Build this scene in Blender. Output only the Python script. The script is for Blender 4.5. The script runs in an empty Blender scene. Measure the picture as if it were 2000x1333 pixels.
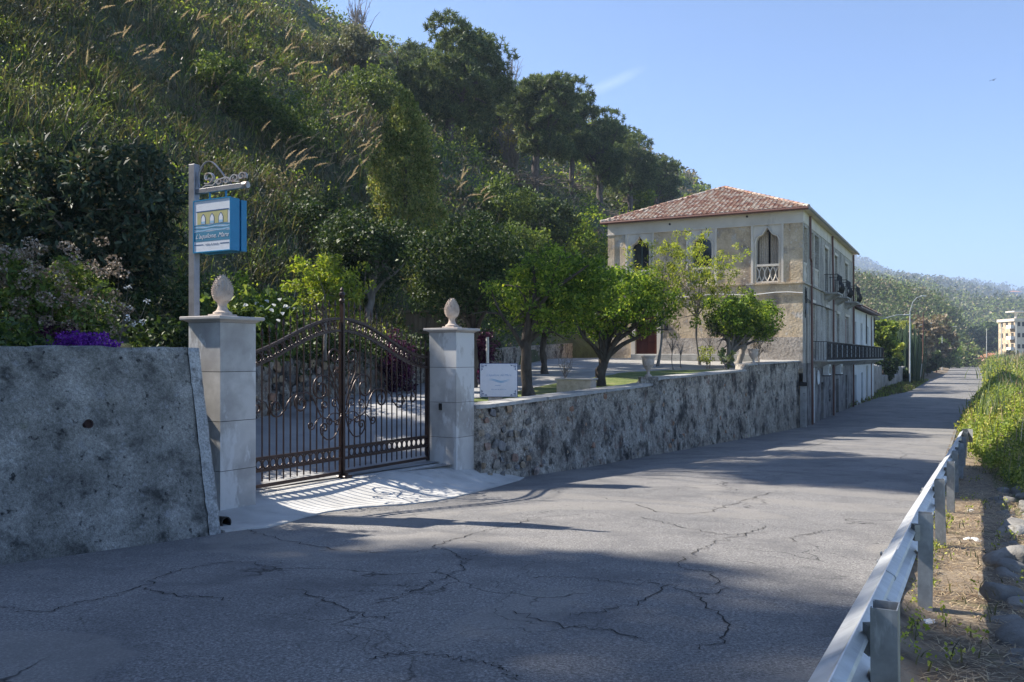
import bpy, bmesh, math, random
import numpy as np
from mathutils import Vector, Matrix, Euler
R = math.radians
rng = np.random.default_rng(7)
random.seed(7)
SC = bpy.context.scene
COL = SC.collection

# ------------------------------------------------------------------ camera, sky, sun, exposure
FPX = 1700.0          # focal length in pixels of the 2000 px wide photograph
HOR = 697.0           # row of the horizon
cam_d = bpy.data.cameras.new('camera')
cam_d.sensor_width = 36.0
cam_d.lens = 36.0 * FPX / 2000.0
cam_d.shift_y = (HOR - 666.5) / 2000.0
cam_d.clip_start = 0.05
cam_d.clip_end = 12000
cam = bpy.data.objects.new('camera', cam_d)
COL.objects.link(cam)
cam.location = (0, 0, 0)
cam.rotation_euler = (R(90), 0, 0)
SC.camera = cam

SUN_EL = R(42.0)
TRAVEL = Vector((0.945, -0.327, 0)).normalized()       # where the light goes, on the ground plane
world = bpy.data.worlds.new("World")
SC.world = world
world.use_nodes = True
wn = world.node_tree
for n in list(wn.nodes): wn.nodes.remove(n)
w_out = wn.nodes.new('ShaderNodeOutputWorld')
w_bg = wn.nodes.new('ShaderNodeBackground')
w_sky = wn.nodes.new('ShaderNodeTexSky')
w_sky.sky_type = 'NISHITA'
w_sky.sun_disc = False
w_sky.sun_elevation = SUN_EL
w_sky.sun_rotation = math.atan2(-TRAVEL.x, -TRAVEL.y)
w_sky.altitude = 20
w_sky.air_density = 0.62
w_sky.dust_density = 0.15
w_sky.ozone_density = 4.0
w_bg.inputs['Strength'].default_value = 0.095
# thin cirrus wisp high over the ridge, part of the sky
w_geo = wn.nodes.new('ShaderNodeNewGeometry')
w_map = wn.nodes.new('ShaderNodeMapping'); w_map.vector_type = 'TEXTURE'
w_dir = Vector(((1190-1000)/FPX, 1.0, (HOR-165)/FPX)).normalized()
w_map.inputs['Location'].default_value = w_dir
w_map.inputs['Rotation'].default_value = (0, R(-22), 0)
w_map.inputs['Scale'].default_value = (0.045, 0.3, 0.0075)
w_nz = wn.nodes.new('ShaderNodeTexNoise'); w_nz.inputs['Scale'].default_value = 40; w_nz.inputs['Detail'].default_value = 5
w_len = wn.nodes.new('ShaderNodeVectorMath'); w_len.operation = 'LENGTH'
w_mr = wn.nodes.new('ShaderNodeMapRange')
w_mr.inputs['From Min'].default_value = 1.0; w_mr.inputs['From Max'].default_value = 0.0
w_mr.inputs['To Min'].default_value = 0.0; w_mr.inputs['To Max'].default_value = 0.30
w_mul = wn.nodes.new('ShaderNodeMath'); w_mul.operation = 'MULTIPLY'
w_mix = wn.nodes.new('ShaderNodeMixRGB'); w_mix.inputs[2].default_value = (6.2, 6.6, 7.0, 1)
w_tc = wn.nodes.new('ShaderNodeTexCoord')
wn.links.new(w_tc.outputs['Generated'], w_map.inputs['Vector'])
wn.links.new(w_map.outputs[0], w_len.inputs[0])
wn.links.new(w_len.outputs['Value'], w_mr.inputs['Value'])
wn.links.new(w_tc.outputs['Generated'], w_nz.inputs['Vector'])
wn.links.new(w_mr.outputs[0], w_mul.inputs[0])
wn.links.new(w_nz.outputs[0], w_mul.inputs[1])
wn.links.new(w_mul.outputs[0], w_mix.inputs[0])
wn.links.new(w_sky.outputs[0], w_mix.inputs[1])
wn.links.new(w_mix.outputs[0], w_bg.inputs['Color'])
wn.links.new(w_bg.outputs[0], w_out.inputs[0])

sun_d = bpy.data.lights.new('sun', 'SUN')
sun_d.energy = 4.5
sun_d.angle = R(0.53)
sun_d.color = (1.0, 0.93, 0.82)
sun = bpy.data.objects.new('sun', sun_d)
COL.objects.link(sun)
sv = Vector((TRAVEL.x*math.cos(SUN_EL), TRAVEL.y*math.cos(SUN_EL), -math.sin(SUN_EL)))
sun.rotation_euler = sv.to_track_quat('-Z', 'Y').to_euler()
sun.location = (-30, 20, 60)

SC.view_settings.view_transform = 'Standard'
SC.view_settings.look = 'None'
SC.view_settings.gamma = 1.0
SC.view_settings.exposure = 1.5
SC.view_settings.use_curve_mapping = False
SC.cycles.max_bounces = 6
SC.cycles.diffuse_bounces = 3
SC.cycles.glossy_bounces = 2
SC.cycles.transmission_bounces = 3
SC.cycles.transparent_max_bounces = 6
SC.cycles.use_denoising = True

# ------------------------------------------------------------------ frames
CR, SR = 0.8862, 0.4633          # road direction is (SR, CR); q to its right, w along it
def F(q, w): return (CR*q + SR*w, -SR*q + CR*w)
def pw(X, Y): return (-CR*X + SR*Y, SR*X + CR*Y)      # p to the left of the camera's road line
def P(px, py, D): return ((px-1000)/FPX*D, D, (HOR-py)/FPX*D)
ROADROT = math.atan2(-SR, CR)    # an object whose local y runs along the road

EY = [-12, 0, 17.5, 20, 27, 35, 42, 62, 75, 110, 150, 200, 264, 320, 420]
EV = [0.78, 1.42, 2.40, 2.53, 2.83, 3.15, 3.41, 3.46, 3.57, 3.62, 3.6, 3.3, 2.85, 2.6, 2.5]
def EYE(Y): return np.interp(Y, EY, EV)

# ------------------------------------------------------------------ noise
def _hash(ix, iy, iz, seed):
    h = (ix*374761393 + iy*668265263 + iz*2147483647 + seed*1274126177) & 0xFFFFFFFF
    h = ((h ^ (h >> 13)) * 1274126177) & 0xFFFFFFFF
    h = (h ^ (h >> 16)) & 0xFFFFFFFF
    return h / 4294967295.0
def vnoise(x, y, z=0.0, seed=0):
    x = np.asarray(x, float); y = np.asarray(y, float); z = np.asarray(z, float) + 0*x
    xi, yi, zi = np.floor(x).astype(np.int64), np.floor(y).astype(np.int64), np.floor(z).astype(np.int64)
    fx, fy, fz = x-xi, y-yi, z-zi
    fx, fy, fz = fx*fx*(3-2*fx), fy*fy*(3-2*fy), fz*fz*(3-2*fz)
    r = 0
    for a in (0, 1):
        for b in (0, 1):
            for c in (0, 1):
                wgt = (fx if a else 1-fx)*(fy if b else 1-fy)*(fz if c else 1-fz)
                r = r + wgt*_hash(xi+a, yi+b, zi+c, seed)
    return r*2-1
def fbm(x, y, z=0.0, oct=4, seed=0):
    r = 0; a = 1; s = 0
    for o in range(oct):
        r = r + a*vnoise(np.asarray(x)*2**o, np.asarray(y)*2**o, np.asarray(z)*2**o, seed+o); s += a; a *= .5
    return r/s

# ------------------------------------------------------------------ object helpers
def clean(name): return name
def mesh_np(name, V, Fc, mats, fmat=None, smooth=False):
    me = bpy.data.meshes.new(name)
    V = np.asarray(V, np.float32).reshape(-1, 3); Fc = np.asarray(Fc, np.int32)
    k = Fc.shape[1]
    me.vertices.add(len(V)); me.vertices.foreach_set('co', V.ravel())
    me.loops.add(Fc.size); me.loops.foreach_set('vertex_index', Fc.ravel())
    me.polygons.add(len(Fc))
    me.polygons.foreach_set('loop_start', np.arange(0, Fc.size, k, dtype=np.int32))
    me.polygons.foreach_set('loop_total', np.full(len(Fc), k, np.int32))
    if not isinstance(mats, (list, tuple)): mats = [mats]
    for m in mats: me.materials.append(m)
    if fmat is not None: me.polygons.foreach_set('material_index', np.asarray(fmat, np.int32))
    if smooth: me.polygons.foreach_set('use_smooth', np.ones(len(Fc), bool))
    me.update(calc_edges=True)
    return me
def link(name, me, parent=None, loc=None, rot=None, scale=None):
    o = bpy.data.objects.new(name, me); COL.objects.link(o)
    if parent is not None: o.parent = parent
    if loc is not None: o.location = loc
    if rot is not None: o.rotation_euler = rot
    if scale is not None: o.scale = scale
    return o
def tag(o, label=None, cat=None, group=None, kind=None):
    if label: o['label'] = label
    if cat: o['category'] = cat
    if group: o['group'] = group
    if kind: o['kind'] = kind
    return o
def thing(name, loc, label, cat, group=None, rotz=0.0):
    o = bpy.data.objects.new(name, None); COL.objects.link(o)
    o.empty_display_size = .2
    o.location = loc; o.rotation_euler = (0, 0, rotz)
    return tag(o, label, cat, group)

class MB:
    """collects shapes in plain lists, becomes one mesh"""
    def __init__(s): s.v = []; s.f = []; s.m = []; s.mi = 0
    def add(s, vs, fs):
        b = len(s.v); s.v += [tuple(v) for v in vs]
        for f in fs: s.f.append([i+b for i in f]); s.m.append(s.mi)
        return s
    def box(s, x0, x1, y0, y1, z0, z1):
        return s.add([(x0,y0,z0),(x1,y0,z0),(x1,y1,z0),(x0,y1,z0),(x0,y0,z1),(x1,y0,z1),(x1,y1,z1),(x0,y1,z1)],
                     [(0,3,2,1),(4,5,6,7),(0,1,5,4),(1,2,6,5),(2,3,7,6),(3,0,4,7)])
    def bbox(s, x0, x1, y0, y1, z0, z1, b=0.01):
        """box with chamfered edges"""
        xs = (x0, x0+b, x1-b, x1); ys = (y0, y0+b, y1-b, y1); zs = (z0, z0+b, z1-b, z1)
        bm = bmesh.new()
        pts = []
        for (i, j, k) in [(a, c, d) for a in (0, 3) for c in (1, 2) for d in (1, 2)] + [(a, c, d) for a in (1, 2) for c in (0, 3) for d in (1, 2)] + [(a, c, d) for a in (1, 2) for c in (1, 2) for d in (0, 3)]:
            pts.append(bm.verts.new((xs[i], ys[j], zs[k])))
        bmesh.ops.convex_hull(bm, input=pts)
        bmesh.ops.dissolve_limit(bm, angle_limit=.01, verts=bm.verts, edges=bm.edges)
        bm.verts.index_update()
        s.add([v.co[:] for v in bm.verts], [[v.index for v in f.verts] for f in bm.faces]); bm.free()
        return s
    def prism(s, poly, a, b, axis='y'):
        """poly of 2-D points extruded from a to b along an axis"""
        n = len(poly)
        def mk(p, t):
            if axis == 'y': return (p[0], t, p[1])
            if axis == 'x': return (t, p[0], p[1])
            return (p[0], p[1], t)
        vs = [mk(p, a) for p in poly] + [mk(p, b) for p in poly]
        fs = [list(range(n)), list(range(2*n-1, n-1, -1))] + [(i, i+n, (i+1) % n+n, (i+1) % n) for i in range(n)]
        return s.add(vs, fs)
    def tube(s, pts, rad, n=6, cap=True):
        pts = [Vector(p) for p in pts]
        if not hasattr(rad, '__len__'): rad = [rad]*len(pts)
        rings = []; prev = None
        for i, p in enumerate(pts):
            t = (pts[min(i+1, len(pts)-1)] - pts[max(i-1, 0)])
            if t.length < 1e-9: t = Vector((0, 0, 1))
            t.normalize()
            if prev is None:
                up = Vector((0, 0, 1)) if abs(t.z) < .9 else Vector((1, 0, 0))
                a = t.cross(up).normalized()
            else:
                a = (prev - t*prev.dot(t)); a = a.normalized() if a.length > 1e-6 else t.orthogonal().normalized()
            prev = a; b = t.cross(a)
            rings.append([p + (a*math.cos(2*math.pi*k/n) + b*math.sin(2*math.pi*k/n))*rad[i] for k in range(n)])
        vs = [v for r in rings for v in r]; fs = []
        for i in range(len(pts)-1):
            for k in range(n):
                fs.append((i*n+k, i*n+(k+1) % n, (i+1)*n+(k+1) % n, (i+1)*n+k))
        if cap: fs.append(list(range(n-1, -1, -1))); fs.append([(len(pts)-1)*n+k for k in range(n)])
        return s.add(vs, fs)
    def lathe(s, prof, n=16, c=(0, 0, 0)):
        vs = []; fs = []
        for (r, z) in prof:
            for k in range(n): vs.append((c[0]+r*math.cos(2*math.pi*k/n), c[1]+r*math.sin(2*math.pi*k/n), c[2]+z))
        for i in range(len(prof)-1):
            for k in range(n): fs.append((i*n+k, i*n+(k+1) % n, (i+1)*n+(k+1) % n, (i+1)*n+k))
        fs.append(list(range(n-1, -1, -1))); fs.append([(len(prof)-1)*n+k for k in range(n)])
        return s.add(vs, fs)
    def grid(s, fn, nu, nv):
        vs = [fn(i/nu, j/nv) for j in range(nv+1) for i in range(nu+1)]
        fs = [(j*(nu+1)+i, j*(nu+1)+i+1, (j+1)*(nu+1)+i+1, (j+1)*(nu+1)+i) for j in range(nv) for i in range(nu)]
        return s.add(vs, fs)
    def xf(s, M, start=0):
        for i in range(start, len(s.v)): s.v[i] = tuple(M @ Vector(s.v[i]))
        return s
    def mesh(s, name, mats, smooth=False):
        me = bpy.data.meshes.new(name)
        me.from_pydata(s.v, [], s.f)
        if not isinstance(mats, (list, tuple)): mats = [mats]
        for m in mats: me.materials.append(m)
        if any(s.m): me.polygons.foreach_set('material_index', s.m)
        if smooth: me.polygons.foreach_set('use_smooth', [True]*len(s.f))
        me.update()
        return me
    def build(s, name, mats, parent=None, smooth=False, **kw):
        return link(name, s.mesh(name, mats, smooth), parent, **kw)
def fixnormals(me):
    bm = bmesh.new(); bm.from_mesh(me); bmesh.ops.recalc_face_normals(bm, faces=bm.faces); bm.to_mesh(me); bm.free()

def catmull(pts, n=6):
    pts = [Vector(p) for p in pts]; out = []
    for i in range(len(pts)-1):
        p0 = pts[max(i-1, 0)]; p1 = pts[i]; p2 = pts[i+1]; p3 = pts[min(i+2, len(pts)-1)]
        for k in range(n):
            t = k/n
            out.append(.5*((2*p1) + (p2-p0)*t + (2*p0-5*p1+4*p2-p3)*t*t + (-p0+3*p1-3*p2+p3)*t**3))
    out.append(pts[-1]); return out

# ------------------------------------------------------------------ materials
def newmat(name):
    m = bpy.data.materials.new(name); m.use_nodes = True
    nt = m.node_tree; b = nt.nodes['Principled BSDF']
    return m, nt, b
def ramp(nt, fac, stops):
    r = nt.nodes.new('ShaderNodeValToRGB'); nt.links.new(fac, r.inputs[0])
    el = r.color_ramp.elements
    while len(el) < len(stops): el.new(0.5)
    for e, (p, c) in zip(el, stops):
        e.position = p; e.color = (c[0], c[1], c[2], 1) if hasattr(c, '__len__') else (c, c, c, 1)
    return r.outputs[0]
def coords(nt, kind='geo', scale=(1, 1, 1)):
    if kind == 'geo':
        g = nt.nodes.new('ShaderNodeNewGeometry').outputs['Position']
    else:
        g = nt.nodes.new('ShaderNodeTexCoord').outputs['Object']
    mp = nt.nodes.new('ShaderNodeMapping'); mp.inputs['Scale'].default_value = scale
    nt.links.new(g, mp.inputs[0]); return mp.outputs[0]
def noise(nt, vec, scale, detail=5, rough=.55, dist=0.0):
    n = nt.nodes.new('ShaderNodeTexNoise'); n.inputs['Scale'].default_value = scale
    n.inputs['Detail'].default_value = detail; n.inputs['Roughness'].default_value = rough
    n.inputs['Distortion'].default_value = dist
    nt.links.new(vec, n.inputs['Vector']); return n.outputs[0]
def mixc(nt, fac, a, b, mode='MIX'):
    m = nt.nodes.new('ShaderNodeMixRGB'); m.blend_type = mode
    for i, v in ((0, fac), (1, a), (2, b)):
        if hasattr(v, 'links'): nt.links.new(v, m.inputs[i])
        elif i == 0: m.inputs[0].default_value = v
        else: m.inputs[i].default_value = (v[0], v[1], v[2], 1)
    return m.outputs[0]
def bump(nt, bsdf, h, strength=.4, dist=.02):
    b = nt.nodes.new('ShaderNodeBump'); b.inputs['Strength'].default_value = strength; b.inputs['Distance'].default_value = dist
    nt.links.new(h, b.inputs['Height']); nt.links.new(b.outputs[0], bsdf.inputs['Normal'])
def surf(name, stops, scale=3, detail=7, rough=.85, layers=(), bmp=(30, .35, .01), kind='geo', stretch=(1, 1, 1), metal=0.0, spec=.3, pervar=0.0, grain=None):
    """layers: (colour, noise scale, lo, hi, stretch) of stains with a shape of their own"""
    m, nt, b = newmat(name)
    v = coords(nt, kind, stretch)
    c = ramp(nt, noise(nt, v, scale, detail), stops)
    if pervar:
        oi = nt.nodes.new('ShaderNodeObjectInfo')
        c = mixc(nt, 1.0, c, ramp(nt, oi.outputs['Random'], [(0, 1-pervar), (1, 1+pervar*.4)]), 'MULTIPLY')
    for (lc, ls, lo, hi, st) in layers:
        f = ramp(nt, noise(nt, coords(nt, kind, st), ls, 8, .62), [(lo, 0), (hi, 1)])
        c = mixc(nt, f, c, lc)
    for (gs, glo, ghi) in (grain or ()):
        c = mixc(nt, 1.0, c, ramp(nt, noise(nt, coords(nt, kind), gs, 4, .75), [(.34, glo), (.66, ghi)]), 'MULTIPLY')
    nt.links.new(c, b.inputs['Base Color'])
    b.inputs['Roughness'].default_value = rough
    b.inputs['Metallic'].default_value = metal
    b.inputs['Specular IOR Level'].default_value = spec
    if bmp: bump(nt, b, noise(nt, coords(nt, kind), bmp[0], 8, .65), bmp[1], bmp[2])
    return m
def leafmat(name, stops, transl=.35, tcol=None, rough=.55, spec=.25, nscale=.6):
    m, nt, b = newmat(name)
    g = nt.nodes.new('ShaderNodeNewGeometry')
    c = ramp(nt, g.outputs['Random Per Island'], stops)
    nz = ramp(nt, noise(nt, coords(nt), nscale, 3), [(.3, .72), (.7, 1.18)])
    c = mixc(nt, 1.0, c, nz, 'MULTIPLY')
    nt.links.new(c, b.inputs['Base Color'])
    b.inputs['Roughness'].default_value = rough; b.inputs['Specular IOR Level'].default_value = spec
    if transl > 0:
        t = nt.nodes.new('ShaderNodeBsdfTranslucent')
        tc = mixc(nt, 1.0, c, tcol or (1.3, 1.25, .6), 'MULTIPLY')
        nt.links.new(tc, t.inputs['Color'])
        mx = nt.nodes.new('ShaderNodeMixShader'); mx.inputs[0].default_value = transl
        nt.links.new(b.outputs[0], mx.inputs[1]); nt.links.new(t.outputs[0], mx.inputs[2])
        nt.links.new(mx.outputs[0], nt.nodes['Material Output'].inputs[0])
    return m
def plain(name, col, rough=.6, metal=0.0, spec=.4, var=.12, scale=12, bmp=None):
    c = np.array(col)
    return surf(name, [(.3, c*(1-var)), (.7, np.minimum(c*(1+var), 1))], scale, 5, rough, bmp=bmp, kind='obj', metal=metal, spec=spec)

# asphalt: aggregate, large patches, map cracks
def make_asphalt():
    m, nt, b = newmat('asphalt')
    v = coords(nt)
    base = ramp(nt, noise(nt, v, .35, 6, .6), [(.3, (.145, .142, .14)), (.7, (.215, .205, .195))])
    agg = noise(nt, v, 55, 5, .85)
    c = mixc(nt, 1.0, base, ramp(nt, agg, [(.36, .35), (.5, .95), (.64, 2.1)]), 'MULTIPLY')
    st = ramp(nt, noise(nt, coords(nt, 'geo', (1, 1, 1)), 1.1, 7, .65), [(.48, 0), (.66, .65)])
    c = mixc(nt, st, c, (.095, .093, .095))
    st2 = ramp(nt, noise(nt, v, .22, 3, .5, 1.5), [(.54, 0), (.56, .45)])
    c = mixc(nt, st2, c, (.24, .225, .205))
    # wheel tracks polished a little paler: along the road
    # wandering cracks
    dv = nt.nodes.new('ShaderNodeVectorMath'); dv.operation = 'ADD'
    wob = nt.nodes.new('ShaderNodeTexNoise'); wob.inputs['Scale'].default_value = .9; wob.inputs['Detail'].default_value = 6
    nt.links.new(v, wob.inputs['Vector'])
    ws = nt.nodes.new('ShaderNodeVectorMath'); ws.operation = 'SCALE'; ws.inputs['Scale'].default_value = 1.6
    nt.links.new(wob.outputs['Color'], ws.inputs[0])
    nt.links.new(v, dv.inputs[0]); nt.links.new(ws.outputs[0], dv.inputs[1])
    vo = nt.nodes.new('ShaderNodeTexVoronoi'); vo.feature = 'DISTANCE_TO_EDGE'; vo.inputs['Scale'].default_value = .38
    nt.links.new(dv.outputs[0], vo.inputs['Vector'])
    vo2 = nt.nodes.new('ShaderNodeTexVoronoi'); vo2.feature = 'DISTANCE_TO_EDGE'; vo2.inputs['Scale'].default_value = 1.25
    nt.links.new(dv.outputs[0], vo2.inputs['Vector'])
    k1 = ramp(nt, vo.outputs['Distance'], [(0.0, 1), (.0065, 0)])
    k2 = ramp(nt, vo2.outputs['Distance'], [(0.0, .85), (.008, 0)])
    msk = ramp(nt, noise(nt, v, .32, 4), [(.46, 0), (.54, 1)])
    k2m = mixc(nt, 1.0, k2, msk, 'MULTIPLY')
    msk1 = ramp(nt, noise(nt, v, .5, 3), [(.52, 0), (.58, 1)])
    k1m = mixc(nt, 1.0, k1, msk1, 'MULTIPLY')
    kk = mixc(nt, 1.0, k1m, k2m, 'LIGHTEN')
    c = mixc(nt, kk, c, (.018, .017, .016))
    nt.links.new(c, b.inputs['Base Color'])
    b.inputs['Roughness'].default_value = .82; b.inputs['Specular IOR Level'].default_value = .3
    inv = mixc(nt, kk, agg, (0, 0, 0))
    bump(nt, b, inv, .55, .012)
    return m
m_asphalt = make_asphalt()
m_crack = plain('crack_filler', (.018, .017, .016), .95)
m_concrete = surf('pale_concrete', [(.3, (.40, .39, .37)), (.7, (.56, .55, .52))], 1.6, layers=[((.27, .26, .25), 2.2, .55, .8, (1, 1, 1))], bmp=(40, .3, .01))
def make_leftwall():
    m = surf('weathered_wall_concrete', [(.28, (.12, .12, .11)), (.5, (.20, .198, .18)), (.72, (.30, .295, .27))], 2.2, 10, grain=((28, .66, 1.32), (85, .6, 1.4), (.9, .8, 1.15)),
         layers=[((.05, .052, .048), 3.1, .52, .68, (1, 1, 1.3)), ((.26, .27, .28), 6.5, .60, .76, (1, 1, 1)), ((.14, .15, .055), .8, .66, .78, (1, 1, 1)), ((.03, .03, .03), 11, .60, .68, (1, 1, 1)), ((.42, .42, .40), 24, .69, .73, (1, 1, 1))],
         bmp=(26, .7, .02))
    return m
m_leftwall = make_leftwall()
m_cement = surf('pale_cement', [(.3, (.26, .265, .26)), (.7, (.42, .425, .41))], 5, layers=[((.15, .15, .145), 6, .52, .66, (1, 1, 1))], grain=((40, .6, 1.35),), bmp=(30, .5, .015))
m_tile = surf('pillar_stone_tile', [(.25, (.27, .255, .24)), (.45, (.40, .38, .355)), (.55, (.50, .48, .45)), (.75, (.43, .41, .385))], 1.7, 6,
              layers=[((.56, .55, .53), 1.3, .50, .53, (1, 1, .45)), ((.24, .22, .2), 2.6, .60, .8, (1, 1, .5))], rough=.5, bmp=(60, .12, .004), pervar=.14)
m_cap = surf('pillar_cap_stone', [(.3, (.36, .33, .31)), (.7, (.46, .43, .40))], 5, rough=.6, bmp=(50, .2, .005))
m_grout = plain('dark_grout', (.09, .085, .08), .95)
m_finial = surf('carved_pink_stone', [(.3, (.38, .31, .26)), (.7, (.56, .48, .41))], 9, 7, .9, layers=[((.2, .16, .13), 14, .6, .75, (1, 1, 1))], bmp=(60, .6, .01), kind='obj')
m_iron = surf('brown_gate_paint', [(.3, (.030, .017, .014)), (.7, (.055, .032, .026))], 6, rough=.34, bmp=(90, .15, .003), kind='obj', spec=.5)
m_iron.node_tree.nodes['Principled BSDF'].inputs['Metallic'].default_value = .35
m_darkiron = plain('black_iron', (.02, .02, .021), .5, .5)
m_galv = surf('galvanised_steel', [(.3, (.50, .51, .52)), (.7, (.66, .67, .68))], 9, 6, .42, bmp=(30, .08, .004), metal=.45, spec=.5,
              layers=[((.26, .27, .27), 3, .55, .75, (1, 1, .4)), ((.20, .14, .09), 8, .68, .78, (1, 1, 1))])
m_galvpost = surf('weathered_galvanised_post', [(.3, (.24, .25, .25)), (.7, (.36, .37, .37))], 12, 7, .55, bmp=(40, .12, .004), metal=.55, spec=.4,
              layers=[((.42, .43, .43), 20, .55, .7, (1, 1, .25)), ((.17, .13, .09), 6, .62, .8, (1, 1, .3))])
m_rubble = surf('old_lime_render', [(.25, (.14, .125, .105)), (.45, (.29, .26, .22)), (.65, (.42, .385, .33)), (.8, (.52, .48, .42))], 1.5, 11, grain=((18, .5, 1.45), (60, .6, 1.4)),
                layers=[((.035, .033, .032), 1.35, .50, .63, (1, 1, 1.0)), ((.055, .05, .045), 5.5, .53, .66, (1, 1, 1)), ((.44, .43, .40), 7, .60, .7, (1, 1, 1)), ((.17, .10, .075), 2.4, .58, .72, (1, 1, 1))],
                bmp=(14, .9, .05))
m_coping = surf('wall_coping_cement', [(.3, (.27, .265, .255)), (.7, (.42, .41, .39))], 3, bmp=(25, .5, .015), layers=[((.12, .12, .11), 5, .58, .72, (1, 1, 1))])
def make_stone():
    m, nt, b = newmat('rubble_stone')
    oi = nt.nodes.new('ShaderNodeObjectInfo')
    c = ramp(nt, oi.outputs['Random'], [(0, (.13, .125, .12)), (.3, (.25, .23, .20)), (.5, (.33, .25, .16)), (.62, (.30, .16, .10)), (.75, (.30, .29, .27)), (1, (.17, .165, .17))])
    c = mixc(nt, 1.0, c, ramp(nt, noise(nt, coords(nt), 9, 8, .65), [(.3, .55), (.7, 1.35)]), 'MULTIPLY')
    c = mixc(nt, ramp(nt, noise(nt, coords(nt), 4, 6), [(.55, 0), (.7, 1)]), c, (.07, .07, .065))
    nt.links.new(c, b.inputs['Base Color']); b.inputs['Roughness'].default_value = .92
    bump(nt, b, noise(nt, coords(nt), 35, 8, .7), .8, .02)
    return m
m_stone = make_stone()
m_rock = surf('pale_bank_rock', [(.25, (.13, .125, .115)), (.5, (.22, .21, .195)), (.75, (.33, .32, .30))], 5, 9, .9, layers=[((.13, .12, .10), 7, .55, .7, (1, 1, 1))], bmp=(22, .8, .03), pervar=.3)
EW = (1, 1, 1)
m_plaster = surf('old_ochre_plaster', [(.25, (.36, .275, .175)), (.45, (.50, .39, .26)), (.7, (.62, .51, .37))], 1.1, 10, grain=((12, .86, 1.12),),
                 layers=[((.21, .17, .14), .9, .52, .66, (1, 1, 1)), ((.52, .48, .43), 1.8, .58, .7, EW), ((.24, .19, .14), 3.2, .60, .78, (1, 1, .5)), ((.60, .54, .45), 5, .62, .68, EW)], bmp=(9, .8, .05))
m_plasterside = surf('stained_grey_plaster', [(.25, (.27, .245, .215)), (.5, (.40, .37, .32)), (.75, (.50, .47, .42))], .9, 10, grain=((12, .7, 1.25),),
                 layers=[((.15, .14, .13), .8, .53, .72, (1, 1, .35)), ((.50, .48, .45), 1.6, .60, .72, (1, 1, .6)), ((.10, .09, .085), 3.5, .62, .75, (1, 1, .3))], bmp=(12, .6, .03))
m_basement = surf('basement_rubble', [(.25, (.10, .095, .09)), (.5, (.22, .205, .19)), (.75, (.34, .32, .30))], 1.4, 10,
                 layers=[((.06, .055, .052), 1.8, .52, .64, (1, 1, .5)), ((.40, .39, .37), 4, .60, .7, EW)], bmp=(12, .8, .05))
m_cream = surf('cream_stucco', [(.3, (.56, .50, .42)), (.7, (.68, .62, .54))], 1.2, 8, layers=[((.36, .32, .28), 2.0, .6, .8, (1, 1, .3))], bmp=(35, .25, .01))
m_white = surf('white_annex_paint', [(.3, (.55, .56, .56)), (.7, (.68, .69, .69))], 1.2, 8, layers=[((.34, .33, .31), 2.2, .6, .78, (1, 1, .3))], bmp=(25, .25, .01))
m_redpipe = plain('oxide_red_gutter', (.13, .06, .045), .5, .2)
m_door = surf('dark_red_wood', [(.3, (.055, .015, .010)), (.7, (.10, .030, .02))], 8, 6, .45, stretch=(1, 1, .1), bmp=(30, .2, .004), kind='obj')
m_shutter = plain('faded_green_shutter', (.05, .085, .08), .6)
m_greyshut = plain('grey_painted_shutter', (.20, .205, .21), .6)
m_redshut = plain('red_brown_shutter', (.16, .05, .045), .6)
m_frame = plain('off_white_frame', (.58, .56, .52), .5)
m_glass, _nt, _b = newmat('window_glass'); _b.inputs['Base Color'].default_value = (.015, .02, .022, 1); _b.inputs['Roughness'].default_value = .06; _b.inputs['Specular IOR Level'].default_value = .6
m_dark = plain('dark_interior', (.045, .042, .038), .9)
m_curtain = plain('linen_curtain', (.50, .42, .33), .9, var=.2)
m_bluecurt = plain('pale_blue_curtain', (.28, .34, .38), .9, var=.2)
m_acwhite = plain('ac_white', (.62, .63, .63), .45)
def make_roof():
    m, nt, b = newmat('clay_roof_tile')
    g = nt.nodes.new('ShaderNodeNewGeometry')
    c = ramp(nt, g.outputs['Random Per Island'], [(0, (.27, .14, .10)), (.2, (.36, .21, .15)), (.42, (.40, .28, .21)), (.55, (.46, .39, .32)), (.85, (.52, .46, .40)), (1, (.28, .14, .095))])
    c = mixc(nt, 1.0, c, ramp(nt, noise(nt, coords(nt), 6, 6), [(.3, .7), (.7, 1.15)]), 'MULTIPLY')
    nt.links.new(c, b.inputs['Base Color']); b.inputs['Roughness'].default_value = .85
    return m
m_roof = make_roof()
m_blue = plain('sign_blue_enamel', (.018, .19, .36), .35, var=.05)
m_darkblue = plain('sign_dark_blue', (.012, .04, .14), .4, var=.05)
m_signwhite = plain('sign_white', (.62, .64, .68), .4, var=.04)
m_signyellow = plain('sign_yellow', (.38, .36, .17), .5, var=.05)
m_signteal = plain('sign_teal_print', (.03, .17, .28), .5, var=.05)
m_signline = plain('sign_line_ink', (.03, .08, .20), .5, var=.05)
m_signpale = plain('sign_pale_blue', (.25, .42, .58), .5, var=.05)
m_steel = surf('brushed_post_steel', [(.3, (.20, .20, .22)), (.7, (.30, .30, .32))], 8, 6, .4, metal=.5, bmp=None, kind='obj', layers=[((.22, .09, .04), 6, .64, .72, (1, 1, 1))])
m_rusty = surf('rusty_scroll_steel', [(.3, (.20, .10, .06)), (.5, (.38, .37, .37)), (.7, (.45, .45, .46))], 14, 6, .5, metal=.4, bmp=None, kind='obj')
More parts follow.
